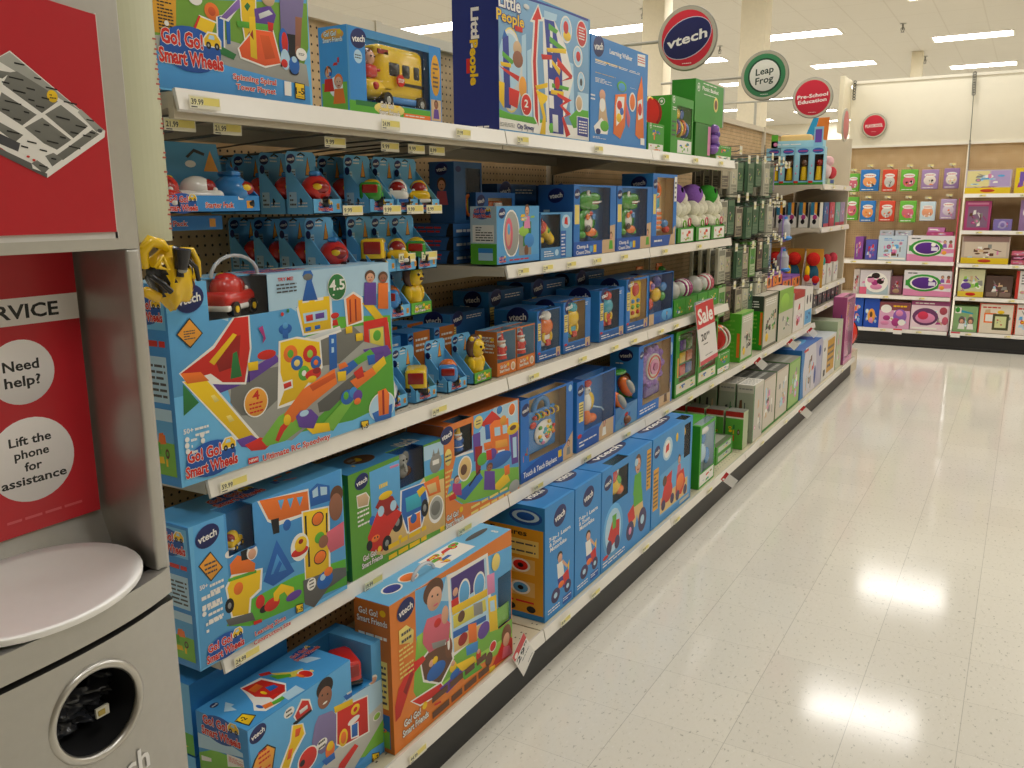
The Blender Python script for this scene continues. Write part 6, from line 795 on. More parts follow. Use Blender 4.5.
# ================= hanging cards, bays four and five
def card(kind):
    w,h,d=.14,.22,.02
    pal={'dg':('1a4428','5a7a5c','24583a'),'wh':('c8c4b0','8a8a7a','c4c0a8'),'lgn':('5c9838','b8c4a0','3f8a2c'),'be':('a89c84','5a5448','b0a890'),'pp':('7c5a90','a894b8','6a4a84'),'bl':('7a98b8','4a6888','98a8b8'),'br':('4a3830','8a7864','3c2c28')}[kind]
    a=MB(CARD); a.rbox((0,0,0),(w,d,h),.002,pal[0],None,1); q=Art(a,(0,0,0),(w,0,0),(0,0,h),(0,-1,0)); q.rect(pal[1],.08,.05,.92,.93); q.rect(pal[2],.14,.35,.86,.78); q.collage(len(kind)+ord(kind[0]),.15,.36,.85,.78,'wgtenb',6); q.micro(pal[2],.15,.1,.85,.3,4); q.ell('k',.5,.965,.1,.018)
    q=Art(a,(0,d,0),(0,-d,0),(0,0,h),(-1,0,0)); q.rect(pal[1] if kind in('dg','be') else pal[0],.1,.01,.9,.99)
    return a
def bottle():
    a=MB(PLASCLR); a.cyl((.06,.0,.02),(.06,.0,.13),.045,'w',None,16); a.cyl((.06,0,.13),(.06,0,.17),.045,'w',None,16,.02); a.cyl((.06,0,.17),(.06,0,.19),.02,'b2',PLAS); a.box((0,.0,0),(.12,.003,.2),'pl',CARD); a.sph((.06,-.02,.03),(.055,.04,.02),'b2',PLAS); return a
CN={'dg':'dark green','wh':'white','lgn':'light green','be':'beige','pp':'purple','bl':'blue-grey','br':'brown'}
protoc={}; hks={}; gc='carded learning packs hanging in the fourth and fifth bays'
RN=['top','second','third','lowest']
pat=[['be','wh','be','br','dg','wh','dg','dg','be','pp','bl','pp'],['wh','dg','be','wh','br','dg','wh','dg','wh','pp','pp','bl'],['wh','be','dg','wh','lgn','be','dg','wh','dg','bl','pp','pp'],['lgn','bl','bl','wh','dg','wh','be','dg','wh','bl','dg','pp']]
cr=random.Random(11)
for rI,zt_ in enumerate((1.84,1.585,1.335,1.10)):
    for c_ in range(13):
        y=4.93+.175*c_; k=pat[rI][c_%12] if cr.random()<.6 else cr.choice(('dg','dg','br','be') if c_<7 else ('dg','pp','bl','br')); xf=min(-1.47,-.2475*y-.0)+cr.uniform(-.03,0); zz=zt_+cr.uniform(-.03,.03)
        hl='tagged wire hook, %s row of hanging cards, %s from the near end'%(RN[rI],ORD[c_])
        q=(XB,y,zz); L_=abs(xf-XB)+.05
        r=empty('peg_hook',q,90,hl,'peg hook','hooks of the hanging card section'); r.scale=(1,1,1)
        kk=round(L_,1)
        if kk not in hks:
            m=MB(WIRE); m.tube([(0,0,-.03),(0,-.012,0),(0,-kk*.5,.004),(0,-kk+.02,.012),(0,-kk,.022)],.0032,'e3'); m.tube([(0,0,.02),(0,-kk*.5,.035),(0,-kk+.004,.042)],.0022,'e3'); o1=m.build('hook_arm',r)
            m=MB(SHEET); m.box((-.024,-kk-.004,-.005),(.024,-kk-.003,.04),'e8e4d2'); m.box((-.022,-kk-.0045,.006),(.02,-kk-.004,.02),'d8d088'); o2=m.build('price_label',r); hks[kk]=(o1,o2)
        else:
            for o in hks[kk]: o=o.copy(); COL.objects.link(o); o.parent=r
        sc=cr.uniform(.8,1.08)
        for dI in range(4 if c_<7 else 3):
            P=(xf-.028-.05*dI,y-.07,zz-.205*sc); lb='%s carded pack, %s row, %s hook from near end, %s'%(CN[k],RN[rI],ORD[c_],('frontmost','second on hook','third on hook','fourth on hook')[dI])
            if P[0]<XB+.03: break
            if k not in protoc: protoc[k]=card(k).build('carded_pack',None,lb,'carded pack',gc,None,P,90); protoc[k].scale=(1,1,sc)
            else:
                o=protoc[k].copy(); COL.objects.link(o); o.location=P; o.scale=(1,1,sc); o['label']=lb
for i,(y,z) in enumerate(((6.72,1.30),(6.72,1.06))):
    bottle().build('toy_bottle_pack',None,'clear bottle-shaped pack with blue base among the hanging packs, %s of two'%('upper','lower')[i],'toy pack',None,None,(-1.6,y,z),90)
# ================= farthest bay
def show(a): a.rect('8cc4dc',0,0,1,1); a.ell('2c5aa8',.55,.9,.38,.07); a.micro('m',.25,.86,.85,.94,1); a.rect('9cd0e0',.0,.1,.3,.85); a.ell('P',.12,.3,.06,.03); a.ell('P',.18,.5,.05,.03); a.rect('lg',.0,0,1,.06); a.rect('r',0,.04,.3,.1)
def dolly(c):
    def f(r):
        a=MB(PLAS); a.cyl((.075,.04,.05),(.075,.04,.16),.03,'y',None,12,.02); a.sph((.08,.04,.19),(.03,.025,.03),c); a.build('toy_figure',r)
    return f
for i in range(4): pbox('pale_blue_figure_box','tall pale blue windowed box, %s of four on the topmost far shelf'%ORD[i],(-1.90+.117*i,7.29-.012*i,1.733),.112,.29,.1,{'front':'8cc4dc','left':'8cc4dc','right':'a8d0dc','top':'8cc4dc'},show,None,None,[(.36,.1,.95,.8)],'3a2420',dolly('R' if i in(0,3) else 'n'),rz=0,group='row of pale blue windowed boxes')
def tray2(r):
    a=MB(CARD); a.rbox((.06,.03,.02),(.3,.12,.1),.02,'t2'); a.build('toy_bread',r)
pbox('pale_blue_tray_box','low pale blue tray box on top of the row of pale blue boxes',(-1.86,7.28,2.026),.4,.05,.12,{'front':'9cd0e0','left':'8cc4dc'},lambda a:(a.micro('w',.1,.3,.8,.6,1),a.ell('P',.08,.5,.04,.3)),rz=0,toy=lambda r:(tray2(r),(lambda m:(m.box((-.002,0,0),(.05,.004,.10),'g'),m.build('green_end_panel',r)))(MB(CARD)),(lambda m:(m.box((.33,-.002,0),(.4,.004,.15),'8cc4dc'),m.box((.34,-.004,.03),(.39,-.002,.13),'6a4ca8'),m.build('purple_end_panel',r)))(MB(CARD))))
pbox('clear_plush_box','pink and white soft toy pack at the outer corner of topmost far shelf',(-1.46,7.55,1.733),.3,.05,.2,{'front':'b8c4a0','left':'a8b8a0'},lambda a:(a.rect('2c5aa8',.4,.3,.9,.9),a.rect('g2',0,0,1,.2)),toy=lambda r:(lambda m:(m.sph((.1,.05,.12),(.07,.06,.08),'e8c8c8',PLUSH),m.sph((.1,.02,.19),(.05,.045,.045),'e8b8b8',PLUSH),m.sph((.16,.0,.1),(.04,.04,.05),'d04850',PLUSH),m.build('soft_toy',r)))(MB(PLUSH)))
for i in range(5): pbox('black_white_toy_box','narrow white and black box, %s in the row on second far shelf'%ORD[i],(-1.88+.09*i,7.28,1.393),.07,.2,.12,{'front':'e4e0d4','left':'c8c4bc','right':'dcd8cc','top':'e4e0d4'},lambda a:(a.poly('2f7c9c',[(.0,.5),(.4,.5),(.4,1),(0,1)]),a.poly('o2',[(.4,.6),(.7,.5),(.7,1),(.4,1)]),a.ell('m',.5,.42,.25,.1),a.ell('k',.45,.24,.22,.1),a.poly('k',[(.7,.5),(1,.4),(1,1),(.7,1)])),rz=0,group='row of narrow black and white boxes')
for i,(y,c) in enumerate(((7.5,'2c5a90'),(7.75,'c84858'),(8.0,'7ab0a0'),(8.22,'9c8ab0'))): pbox('small_pink_toy_box','small %s pack along the aisle edge of the second far shelf, %s'%(('navy blue','red','sea-green','lilac')[i],ORD[i]),(-1.46,y,1.393),.2,.2,.15,{'front':c,'left':c},lambda a:(a.collage(100+i,.1,.2,.9,.95,'wPbcr',8),a.rect('c04458',0,0,1,.14)))
for i in range(3):
    x=-1.86+.155*i; r=empty('red_plush_pack',(x,7.29-.02*i,.903),0,'soft red toy in open white box, %s of three on third far shelf'%ORD[i],'plush toy pack','red soft toys in open boxes')
    a=MB(CARD); a.box((0,.0,0),(.14,.003,.09),'e8e4dc'); a.prism([(0,0),(.1,0),(.1,.3),(.08,.3),(.0,.12)],0,.003,'e8e4dc',None,None,'x'); a.box((0,.1,0),(.14,.103,.32),'e0a840'); a.box((0,0,0),(.14,.1,.003),'w'); q=Art(a,(0,0,0),(.14,0,0),(0,0,.09),(0,-1,0)); q.ell('p',.75,.6,.14,.25); q.micro('e',.2,.3,.55,.6,2); a.build('open_box',r)
    a=MB(PLUSH); a.sph((.07,.04,.12),(.05,.045,.08),'2c5a70'); a.sph((.075,.03,.24),(.055,.05,.055),'c82a20'); a.sph((.04,.0,.14),(.02,.02,.05),'y'); a.sph((.04,-.01,.09),(.025,.025,.03),'c82a20'); a.sph((.11,-.01,.08),(.03,.03,.03),'c82a20'); a.build('plush_body',r)
pbox('purple_white_box','white box with a purple lid, hanging at the near edge of the third far shelf',(-1.86,7.02,.90),.16,.16,.12,{'front':'dcd0d0','left':'dcd0d0','top':'8a4a9c'},lambda a:(a.rect('8a4a9c',0,.78,1,1),a.micro('E',.2,.4,.8,.5,1)),rz=0)
for i,(y,c,n) in enumerate(((7.55,'3a9c8c','sea-green'),(7.8,'c83a4a','red'),(8.08,'d04858','pinkish red'))): pbox('bright_toy_pack','small %s toy pack, outer edge of third far shelf, %s from near side'%(n,ORD[i]),(-1.46,y,.903),.2,.17,.14,{'front':'dcd8d0','left':'dcd8d0'},lambda a:(a.collage(110+i,.1,.2,.9,.95,'rPkb',7),),toy=lambda r:(lambda m:(m.sph((.1,.03,.2),(.05,.04,.05),c),m.build('toy_top',r)))(MB(PLUSH)))
for i in range(6): pbox('dark_toy_pack','small dark grey toy pack on the fourth far shelf, %s from the near side'%ORD[i],(-1.46,7.3+.19*i,.743),.15,.12,.14,{'front':'4a4a50','left':'3a3a40'},lambda a:a.collage(120+i,.1,.1,.9,.9,'wek r'.replace(' ',''),8),group='dark packs on the fourth far shelf')
a=MB(PLAS); a.sph((0,0,0),(.16,.16,.16),'e02c20',None,24,16); a.torus((0,0,0),.16,.008,'k','x' and None,'y',28); a.build('red_play_ball',None,'glossy red play ball on the end of the base shelf past the pink doll carton','ball',None,None,(-1.47,8.70,.36))
pbox('end_shelf_base','white base at the far end of the shelving run under the red ball',(-1.94,8.49,0),.62,.195,.35,{'front':'cfc4ad','left':'1c1b1b','top':'d8ccb4','right':'d8ccb4'},rz=0,cat='shelving base')
# endcap side panel with clear sign
a=MB(PAINT); a.box((0,0,0),(.5,.03,2.0),'d8ccb4'); a.build('gondola_end',None,'cream steel end board closing the far end of the toy shelving','end panel',None,None,(-1.95,8.48,.15))
a=MB(MATTE); a.prism([(0,0),(.13,0),(.14,.2),(.05,.2)],0,.02,'d87a2c'); a.prism([(-.08,0),(0,0),(.05,.2),(-.0,.2)],0,.02,'2a98c8'); a.build('display_fin',None,'orange and blue upright display fins above the far end of the shelving','display sign',None,None,(-1.80,8.49,2.15))
# ================= far wall fixture
FY=10.9
a=MB(PAINT); a.rbox((0,0,0),(3.9,.06,.74),.006,'f1ead4'); a.box((0,-.012,0),(3.9,0,.03),'f4eedc'); a.box((0,-.012,.71),(3.9,0,.74),'f4eedc'); a.build('cream_header',None,'long cream header panel above the far shelving','header panel',None,None,(-1.9,FY,2.2))
a=MB(PAINT); a.rbox((0,0,0),(.05,.46,.6),.004,'e4dabc'); a.build('header_side_panel',None,'short cream panel returning toward the aisle at the left of the far header','header panel',None,None,(-1.95,10.42,2.35))
for i in range(3):
    a=MB(PEG); a.box((0,0,0),(1.2,.02,2.2),'w'); a.build('pegboard_panel',None,'tan far pegboard panel, %s from the left'%ORD[i],'pegboard panel',None,None,(-1.86+1.22*i,FY+.02,.0))
    a=MB(PAINT); a.rbox((0,0,0),(.03 if i!=1 else .014,.06,2.2 if i!=1 else 1.62),.004,'c8505a' if i==1 else 'd8ccb4'); a.build('gondola_upright',None,'%s steel upright of the far shelving, %s from the left'%('red-edged' if i==1 else 'cream',ORD[i]),'shelf upright',None,None,(-1.89+1.22*i,FY-.05 if i!=1 else 10.50,.0))
a=MB(PAINT); a.box((0,0,0),(3.9,.45,.15),'1a1919'); a.box((0,-.006,.02),(3.9,0,.03),'2c2a2a'); a.build('kick_base',None,'black kick base under the far shelving','shelving base',None,None,(-1.9,10.45,0))
def fshelf(x,z,w,lb,dp=.42):
    r=empty('shelf',(x,10.47,z),0,lb,'shelf'); a=MB(PAINT); a.box((0,0,-.02),(w,dp,0),'d3c9b2'); a.build('shelf_board',r); a=MB(CHAN); a.prism([(-.01,-.035),(.0,-.035),(0,.004),(-.004,.004)],0,w,'f2ede2',None,None,'x'); a.build('price_channel',r)
    for k in range(3):
        q=price(r,.15+.37*k,-.017,'9.99',-.012,.06)
for z,n in ((.945,'upper'),(.56,'middle'),(.185,'base')): fshelf(-1.86,z,1.2,'white-edged far shelf, %s, left of the red-edged upright'%n)
for z,n in ((1.665,'topmost'),(1.283,'second'),(.932,'third'),(.575,'fourth'),(.195,'base')): fshelf(-.63,z,1.2,'white-edged far shelf, %s, right of the red-edged upright'%n)
FARI=[
('bag','blue',-1.692,-1.495,1.710,1.947,10.60),('bag','orange-red',-1.462,-1.311,1.702,1.942,10.60),('bag','green',-1.274,-1.101,1.705,1.937,10.60),('bag','lilac and white',-1.065,-0.895,1.724,1.932,10.60),('bag','purple and cream',-0.845,-0.694,1.727,1.940,10.60),
('bag','blue',-1.670,-1.510,1.370,1.604,10.60),('bag','orange-red',-1.469,-1.307,1.376,1.602,10.60),('bag','green',-1.258,-1.089,1.366,1.601,10.60),('bag','white and blue',-1.052,-0.897,1.384,1.591,10.60),('bag','lilac',-0.850,-0.695,1.401,1.617,10.60),
('gbag','green',-1.84,-1.71,1.706,1.908,10.66),('gbag','green',-1.84,-1.70,1.386,1.648,10.66)]
BC={'blue':('2a78c0','f0a060','w'),'orange-red':('d8482c','c8c8c0','r'),'green':('6cb83c','d86a7a','P'),'lilac and white':('a88ab8','e8dcd0','P'),'purple and cream':('9878a8','e4d8c8','y'),'white and blue':('c8dce4','e8a078','b2'),'lilac':('b49cc0','d8ccd8','P')}
for n,(k,c,x0,x1,z0,z1,y) in enumerate(FARI):
    w=x1-x0;h=z1-z0; p=BC[c]; row='upper' if z0>1.6 else 'lower'
    a=MB(CARD); a.rbox((0,0,0),(w,.05,h),.008,p[0],None,2); q=Art(a,(0,0,0),(w,0,0),(0,0,h),(0,-1,0)); q.ell(p[1],.5,.45,.36,.26); q.collage(n,.2,.15,.85,.55,[p[2],'k','r','o','w'] and (p[2]+'owk'),8); q.ell('w',.5,.72,.34,.1); q.micro('r',.25,.68,.75,.76,1); q.micro('w',.1,.04,.9,.12,1)
    a.build('hanging_bag_toy',None,('%s bag pack on the far pegboard, %s row, %s from the left'%(c,row,ORD[n%5])) if k=='bag' else 'green bag pack at the extreme left of the far pegboard, %s row'%('upper' if z0>1.6 else 'lower'),'toy pack','bag packs on the far pegboard',None,(x0,y,z0))
    r=empty('peg_hook',((x0+x1)/2,FY+.02,z1+.01),0,'hook above the %s bag pack, %s far row, %s from left'%(c,row,ORD[n%5] if k=='bag' else 'extreme left'),'peg hook','hooks of the far pegboard')
    a=MB(WIRE); a.tube([(0,0,0),(0,-.2,.005),(0,-(FY+.02-y)-.03,.02)],.004,'e3'); a.build('hook_arm',r); price(r,-.03,.03,'9.99',-(FY+.02-y)-.02,.06)
def fb(lb,x0,x1,z0,z1,y,base,art0,name='toy_box',d=.2,group=None):
    art=lambda a:(a.collage(int(x0*999)+int(z0*77),.04,.04,.96,.9,'wPemtc',9),art0(a))
    return pbox(name,lb,(x0,y,z0),x1-x0,z1-z0,d,base,art,rz=0,group=group)
def doodle(a): a.poly('P',[(0,0),(1,0),(1,.2),(0,.28)]); a.ell('3a9a3a',.42,.52,.36,.34); a.rect('3a9a3a',.04,.4,.2,.62); a.ell('w',.42,.52,.29,.26); a.ell('5a2a8a',.43,.52,.26,.23); a.rect('e6e0f0',.52,.42,.66,.56); a.ell('w',.56,.66,.05,.08); a.micro('E',.08,.85,.4,.95,1); a.kid(.8,.55,.08,'pu','n','f'); a.kid(.92,.55,.08,'rp','k2','F'); a.poly('P',[(.72,.3),(1,.35),(1,.5),(.74,.5)]); a.ell('o2',.8,.35,.05,.08)
for z0,z1,x0,x1,n in ((.949,1.224,-1.135,-.672,'upper'),(.567,.846,-1.141,-.659,'lower')): fb('wide white carton with green and purple drawing board toy, far wall %s shelf'%n,x0,x1,z0,z1,10.5,'e6e2e4',doodle,'drawing_board_box',group='drawing board cartons')
fb('purple and pink slim pack, leftmost on the far upper shelf',-1.689,-1.602,.949,1.204,10.55,'8a4a9c',lambda a:(a.collage(1,.1,.1,.9,.9,'mPwr',8)))
fb('violet-blue slim pack with orange shapes, second from left on the far upper shelf',-1.573,-1.452,.949,1.171,10.55,'5a5ab0',lambda a:(a.collage(2,.1,.1,.9,.9,'opsr',8)))
fb('pale blue carton with toy pictures, left of the upper drawing board carton',-1.438,-1.143,.949,1.219,10.52,'c4d4e0',lambda a:(a.collage(3,.1,.08,.9,.75,'wnesP',14),a.micro('b2',.2,.8,.9,.92,2),a.rect('w',.03,.05,.97,.12)))
for x0,x1,l in ((-1.437,-1.294,'left'),(-1.275,-1.115,'right')): fb('grey and white flat box on top of the pale blue carton, %s one'%l,x0,x1,1.221,1.278,10.56,'b8bcc4',lambda a:a.collage(4,.1,.1,.9,.9,'wkeE',6))
fb('pink flat box on the topmost of the far left shelf pile',-.952,-.787,1.266,1.311,10.58,'c87ab0',lambda a:a.rect('w',.1,.4,.6,.7)); fb('dark pink flat box on the upper drawing board carton',-.962,-.701,1.225,1.264,10.58,'b84a78',lambda a:a.collage(5,.1,.1,.9,.9,'rwP',5))
fb('narrow red and white patterned pack at the left of the far middle shelf',-1.676,-1.614,.562,.836,10.55,'d8ccc4',lambda a:(a.collage(6,.1,.1,.9,.9,'rnrk',12)))
fb('white, pink and pale blue carton with round cupcake-like picture, far middle shelf',-1.603,-1.284,.562,.833,10.52,'d8d0d4',lambda a:(a.rect('b0c4cc',.15,0,.95,.4),a.ell('w',.55,.5,.38,.42),a.rect('e8688a',0,.0,.24,.3),a.ell('P',.55,.32,.2,.12),a.ell('k2',.52,.78,.14,.12),a.ell('m',.5,.5,.12,.12),a.ell('k2',.68,.55,.12,.12),a.ell('P',.36,.6,.12,.12),a.collage(7,.2,.5,.9,.9,'Pkw',5)))
fb('small pink and brown pack between the cupcake-like carton and the lower drawing board carton',-1.286,-1.167,.562,.767,10.6,'9c6878',lambda a:(a.ell('t',.5,.2,.3,.12),a.collage(8,.1,.35,.9,.9,'Pwnr',6)))
fb('bright blue game carton at the left of the far base shelf',-1.706,-1.542,.187,.519,10.5,'2458b8',lambda a:(a.collage(9,.1,.1,.9,.8,'soPwn',9)))
fb('bright blue carton end with small yellow picture, second on the far base shelf',-1.530,-1.370,.187,.515,10.5,'1f4fb4',lambda a:(a.ell('o2',.5,.4,.25,.25),a.ell('P',.5,.25,.12,.1),a.ell('n',.48,.45,.1,.1)))
fb('pink carton with round purple toy picture, third on the far base shelf',-1.367,-1.049,.187,.481,10.5,'e0a8c8',lambda a:(a.rect('8a4a50',.0,.7,1,1),a.ell('w',.22,.75,.18,.16),a.micro('y',.45,.8,.9,.94,1),a.ell('pu',.68,.48,.22,.28),a.ell('m',.56,.25,.14,.16),a.ell('P',.66,.6,.12,.12),a.ell('w',.75,.25,.12,.12),a.ell('m',.25,.4,.12,.1),a.ell('P',.2,.2,.14,.08)))
fb('wide pale pink carton with a dark purple oval case, on the far base shelf',-1.038,-.654,.190,.516,10.5,'ecd4dc',lambda a:(a.rect('9c4a78',0,.85,1,1),a.rect('w',.04,.04,.7,.1),a.ell('6a3a64',.38,.46,.34,.3),a.ell('P',.38,.42,.26,.18),a.ell('d83a5a',.32,.5,.14,.14),a.ell('b04a5a',.84,.68,.1,.13),a.ell('c85a70',.9,.35,.08,.14),a.micro('w',.1,.88,.6,.96,1)))
fb('pale green carton with two children pictures, on the right far base shelf',-.610,-.380,.2,.477,10.5,'8cb078',lambda a:(a.rect('w',.05,.72,.3,.95),a.ell('lg',.15,.85,.1,.1),a.poly('2a98b8',[(.3,.85),(.8,.75),(.8,.7),(.3,.76)]),a.ell('e2',.35,.45,.14,.16),a.ell('e2',.72,.45,.14,.16),a.kid(.35,.1,.12,'w','n','f'),a.kid(.72,.1,.12,'w','n','f')))
fb('cream carton with framed easel picture and red edge, on the far base shelf',-.370,-.040,.2,.521,10.5,'e8dcc8',lambda a:(a.rect('c8482c',0,0,.04,1),a.rect('c8482c',.96,0,1,1),a.rect('c8482c',0,.97,1,1),a.rect('o',.15,.35,.5,.68),a.rect('w',.19,.4,.46,.63),a.rect('4a4a2a',.4,.12,.86,.66),a.rect('d8dca0',.47,.2,.79,.58),a.ell('y',.62,.72,.1,.06),a.collage(10,.5,.22,.76,.55,'gre',4),a.micro('r',.1,.82,.6,.92,1)))
fb('white carton with blue and red pictures, rightmost on the far base shelf',-.029,.178,.2,.525,10.5,'ece4dc',lambda a:(a.rect('c8482c',0,0,.05,1),a.micro('r',.1,.8,.9,.92,1),a.collage(11,.1,.15,.9,.7,'sryb',7)))
def ytray(seed,base,inner):
    def f(a): a.rect('e8c828',0,0,1,.26); a.ell('c84a28',.5,.13,.16,.07); a.rect(inner[0],.03,.3,.52,.96); a.rect(inner[1],.55,.3,.97,.96); a.collage(seed,.06,.3,.94,.92,inner[2],12)
    return f
fb('long yellow-based tray set with pale yellow and lilac panels, topmost far right shelf',-.627,-.203,1.668,1.913,10.52,'c8bcc8',ytray(12,'',('e8dc9c','b8a4d0','wPsce'))); fb('bright yellow pack at the right edge of the topmost far shelf',-.171,.033,1.668,1.925,10.52,'e8cc28',lambda a:(a.rect('7a5ab0',.2,.3,.9,.85),a.collage(13,.3,.3,.9,.8,'rbyP',6)))
fb('pink magenta patterned carton, second far right shelf',-.606,-.361,1.286,1.593,10.55,'b84a80',lambda a:(a.rect('8a6a88',.12,.1,.9,.82),a.collage(14,.12,.1,.9,.82,'wPenm',14),a.rect('P',.1,.88,.9,.95)))
fb('small lilac box, right of the magenta patterned carton',-.328,-.156,1.286,1.404,10.55,{'front':'8a7ac0','top':'d8d0e0'},lambda a:(a.ell('b8acd8',.5,.5,.22,.35),a.ell('8a7ac0',.5,.5,.12,.2))); fb('purple patterned carton at the right edge of the second far shelf',-.094,.069,1.286,1.600,10.55,'9a7aa8',lambda a:a.collage(15,.1,.1,.9,.9,'mwPn',9))
fb('long yellow-based set with rows of small cream figures, third far right shelf',-.600,-.153,.936,1.225,10.52,'c8b8a8',lambda a:(a.rect('e8c828',0,0,1,.22),a.ell('c84a28',.5,.11,.14,.06),a.rect('9c7c78',.02,.8,.98,1),a.rect('d8c8b4',.06,.26,.94,.8),a.collage(16,.08,.26,.92,.76,'nPtew',14)))
for i in range(3): fb('flat red box, %s of the stack of three on the far right'%('bottom','middle','topmost')[i],-.127,.08,.936+.047*i,.981+.047*i,10.55,('d05a78','6a2a3c','d86a80')[i],lambda a:a.rect('P',.1,.3,.5,.6),group='stack of three flat red boxes')
fb('white and purple carton with yellow lower edge, fourth far right shelf',-.598,-.352,.579,.875,10.52,'d4d4a8',lambda a:(a.rect('e8cc40',0,0,1,.2),a.ell('r',.5,.1,.2,.06),a.collage(17,.1,.25,.9,.9,'gwpPl',12),a.ell('p',.3,.4,.2,.12)))
fb('dim brown windowed set, between the yellow-edged carton and the red and white carton',-.340,-.088,.579,.810,10.55,'5a443c',lambda a:(a.rect('8a7468',.05,.05,.45,.25),a.rect('8a7468',.55,.05,.95,.25),a.collage(18,.1,.3,.9,.8,'Pntc',7)))
fb('white carton with red side bands at the right edge of the fourth far shelf',-.059,.140,.579,.873,10.52,'e4e0dc',lambda a:(a.rect('c8382c',0,0,.15,1),a.micro('E',.25,.5,.9,.9,4)))
for x,z,n in ((-1.2,.155,'left'),(-.62,.16,'right')):
    a=MB(SHEET); a.box((0,0,0),(.09,.002,.055),'f0ece4'); a.box((0,-.001,.045),(.09,0,.06),'d83a4a'); a.build('shelf_sign',None,'small white and red price flag on the far base shelf, %s one'%n,'price sign',None,None,(x,10.44,z-.02))
a=MB(STEEL); pts=[(0,0,0),(.012,0,-.4),(.02,0,-.8),(.03,0,-1.2)]; a.tube(pts,.0035,'e3'); 
for i in range(9): a.torus((.0+.001*i,0,-.02-.026*i),.016,.005,'e3','x' and None,'y',10)
for i in range(16): a.torus((.018+.0005*i,0,-.72-.03*i),.009,.003,'e5',None,'y',8)
a.build('hanging_chain',None,'dark cord and chain hanging down the cream far header','chain',None,None,(-.66,10.86,2.95))
a=MB(STEEL)
for i in range(7): a.torus((0,0,-.03*i),.014,.005,'e2',None,'y',8)
a.build('hanging_chain',None,'short chain at the left end of the cream far header','chain',None,None,(-1.87,10.87,2.93))
# ================= round signs
def rsign(P,lb,draw,R=.128,rod=True):
    r=empty('round_sign',P,0,lb,'round sign'); a=MB(SHEET); a.cyl((0,.012,0),(0,-.006,0),R*1.12,'bdb8a4',None,40); a.torus((0,.003,0),R*1.12,.006,'9a968a',None,'y',40); q=Art(a,(-R,-.006,-R),(2*R,0,0),(0,0,2*R),(0,-1,0)); draw(q); a.build('sign_disc',r)
    if rod:
        a=MB(PAINT); x=XB-P[0]; a.cyl((-R*1.1,.01,0),(x-.25,.01,0),.008,'b8b4a6'); a.cyl((x,.01,0),(x,.01,2.18-P[2]),.01,'b8b4a6'); a.build('sign_arm',r)
    return r
def s1(q): q.ell('d83040',.5,.5,.5,.5,36); q.ell('c8ccd8',.5,.5,.49,.345,30,.42); q.ell('24285c',.5,.5,.48,.33,30,.42); q.text('vtech','w',.5,.5,.76,.17,slope=.2); q.micro('w',.42,.04,.6,.07,1)
def s2(q): q.ell('3f8a5c',.5,.5,.5,.5,36); q.ell('1f4a34',.5,.5,.40,.40,30); q.ell('f0f0e6',.5,.5,.36,.36,30); q.text('Leap','1f3a2c',.5,.61,.42,.15,None,.02,False,.15); q.text('Frog','1f3a2c',.5,.4,.42,.15,None,.02,False,.15); q.micro('w',.42,.05,.6,.08,1)
def s3(q): q.ell('c8283c',.5,.5,.5,.5,36); q.text('Pre-School','w',.5,.56,.86,.1,slope=.08); q.text('Education','w',.5,.41,.8,.1,slope=.08); q.micro('w',.4,.08,.62,.1,1)
def s4(q): q.ell('c8283c',.5,.5,.5,.5,36); q.text('PLAYSKOOL','w',.5,.5,.8,.15,slope=.06); q.micro('w',.4,.2,.6,.23,1)
rsign((-1.50,4.2,2.37),'round red and navy vtech sign standing out over the near shelving',s1); rsign((-1.50,5.62,2.365),'round green and white Leap Frog sign, middle of the three over the shelving',s2); rsign((-1.50,7.0,2.365),'round red Pre-School Education sign over the far part of the shelving',s3); rsign((-1.63,FY-.03,2.44),'round red sign fixed flat on the cream far header',s4,.115,False)
a=MB(SHEET); a.cyl((-.012,0,0),(.0,0,0),.14,'b8b4a4',None,30); q=Art(a,(.001,-.12,-.12),(0,.24,0),(0,0,.24),(1,0,0)); q.ell('c8283c',.5,.5,.5,.5,30); a.build('edge_on_sign',None,'round red sign seen nearly edge-on at the end of the shelving run','round sign',None,None,(-1.46,8.2,2.25))
# ================= sale sign, hanging price flags
r=empty('sale_sign',(-1.395,4.15,1.095),90,'red and white Sale sign hanging off the third shelf edge','price sign'); a=MB(SHEET); a.M=Matrix.Rotation(-.04,4,'Y')@Matrix.Rotation(-.12,4,'X'); a.box((0,0,-.31),(.28,.003,0),'ece6e0'); q=Art(a,(0,0,-.31),(.28,0,0),(0,0,.31),(0,-1,0)); q.rect('d02a34',0,.60,1,1); q.rect('d04a58',0,0,1,.07); q.text('Sale','w',.5,.79,.8,.24,None,.03); q.text('20','k',.3,.44,.28,.11); q.text('99','k',.55,.47,.16,.06); q.micro('k',.25,.3,.5,.34,1); q.micro('e',.3,.11,.7,.15,1); a.build('sign_card',r)
a=MB(PLASCLR); a.box((.02,.003,-.03),(.25,.012,.012),'w'); a.build('sign_holder',r)
def flag(P,lb,t=None,tilt=.5,s=1.,rz=90):
    r=empty('price_flag',P,rz,lb,'price sign'); a=MB(SHEET); a.M=Matrix.Rotation(tilt,4,'Y'); w,h=.085*s,.12*s; a.box((0,-.002,-h),(w,0,0),'efebe4'); q=Art(a,(0,-.002,-h),(w,0,0),(0,0,h),(0,-1,0)); q.rect('c8282c',0,.76,1,1); q.ell('w',.2,.84,.12,.07)
    if t: q.text(t,'k',.38,.62,.6,.17); q.text('99','k',.82,.68,.22,.09); q.micro('E',.3,.4,.9,.46,1); q.micro('E',.5,.08,.9,.14,1)
    a.build('flag_card',r); return r
flag((-1.272,2.13,.197),'white and red 29.99 price flag on the edge by the orange house carton','29',-.62,1.05)
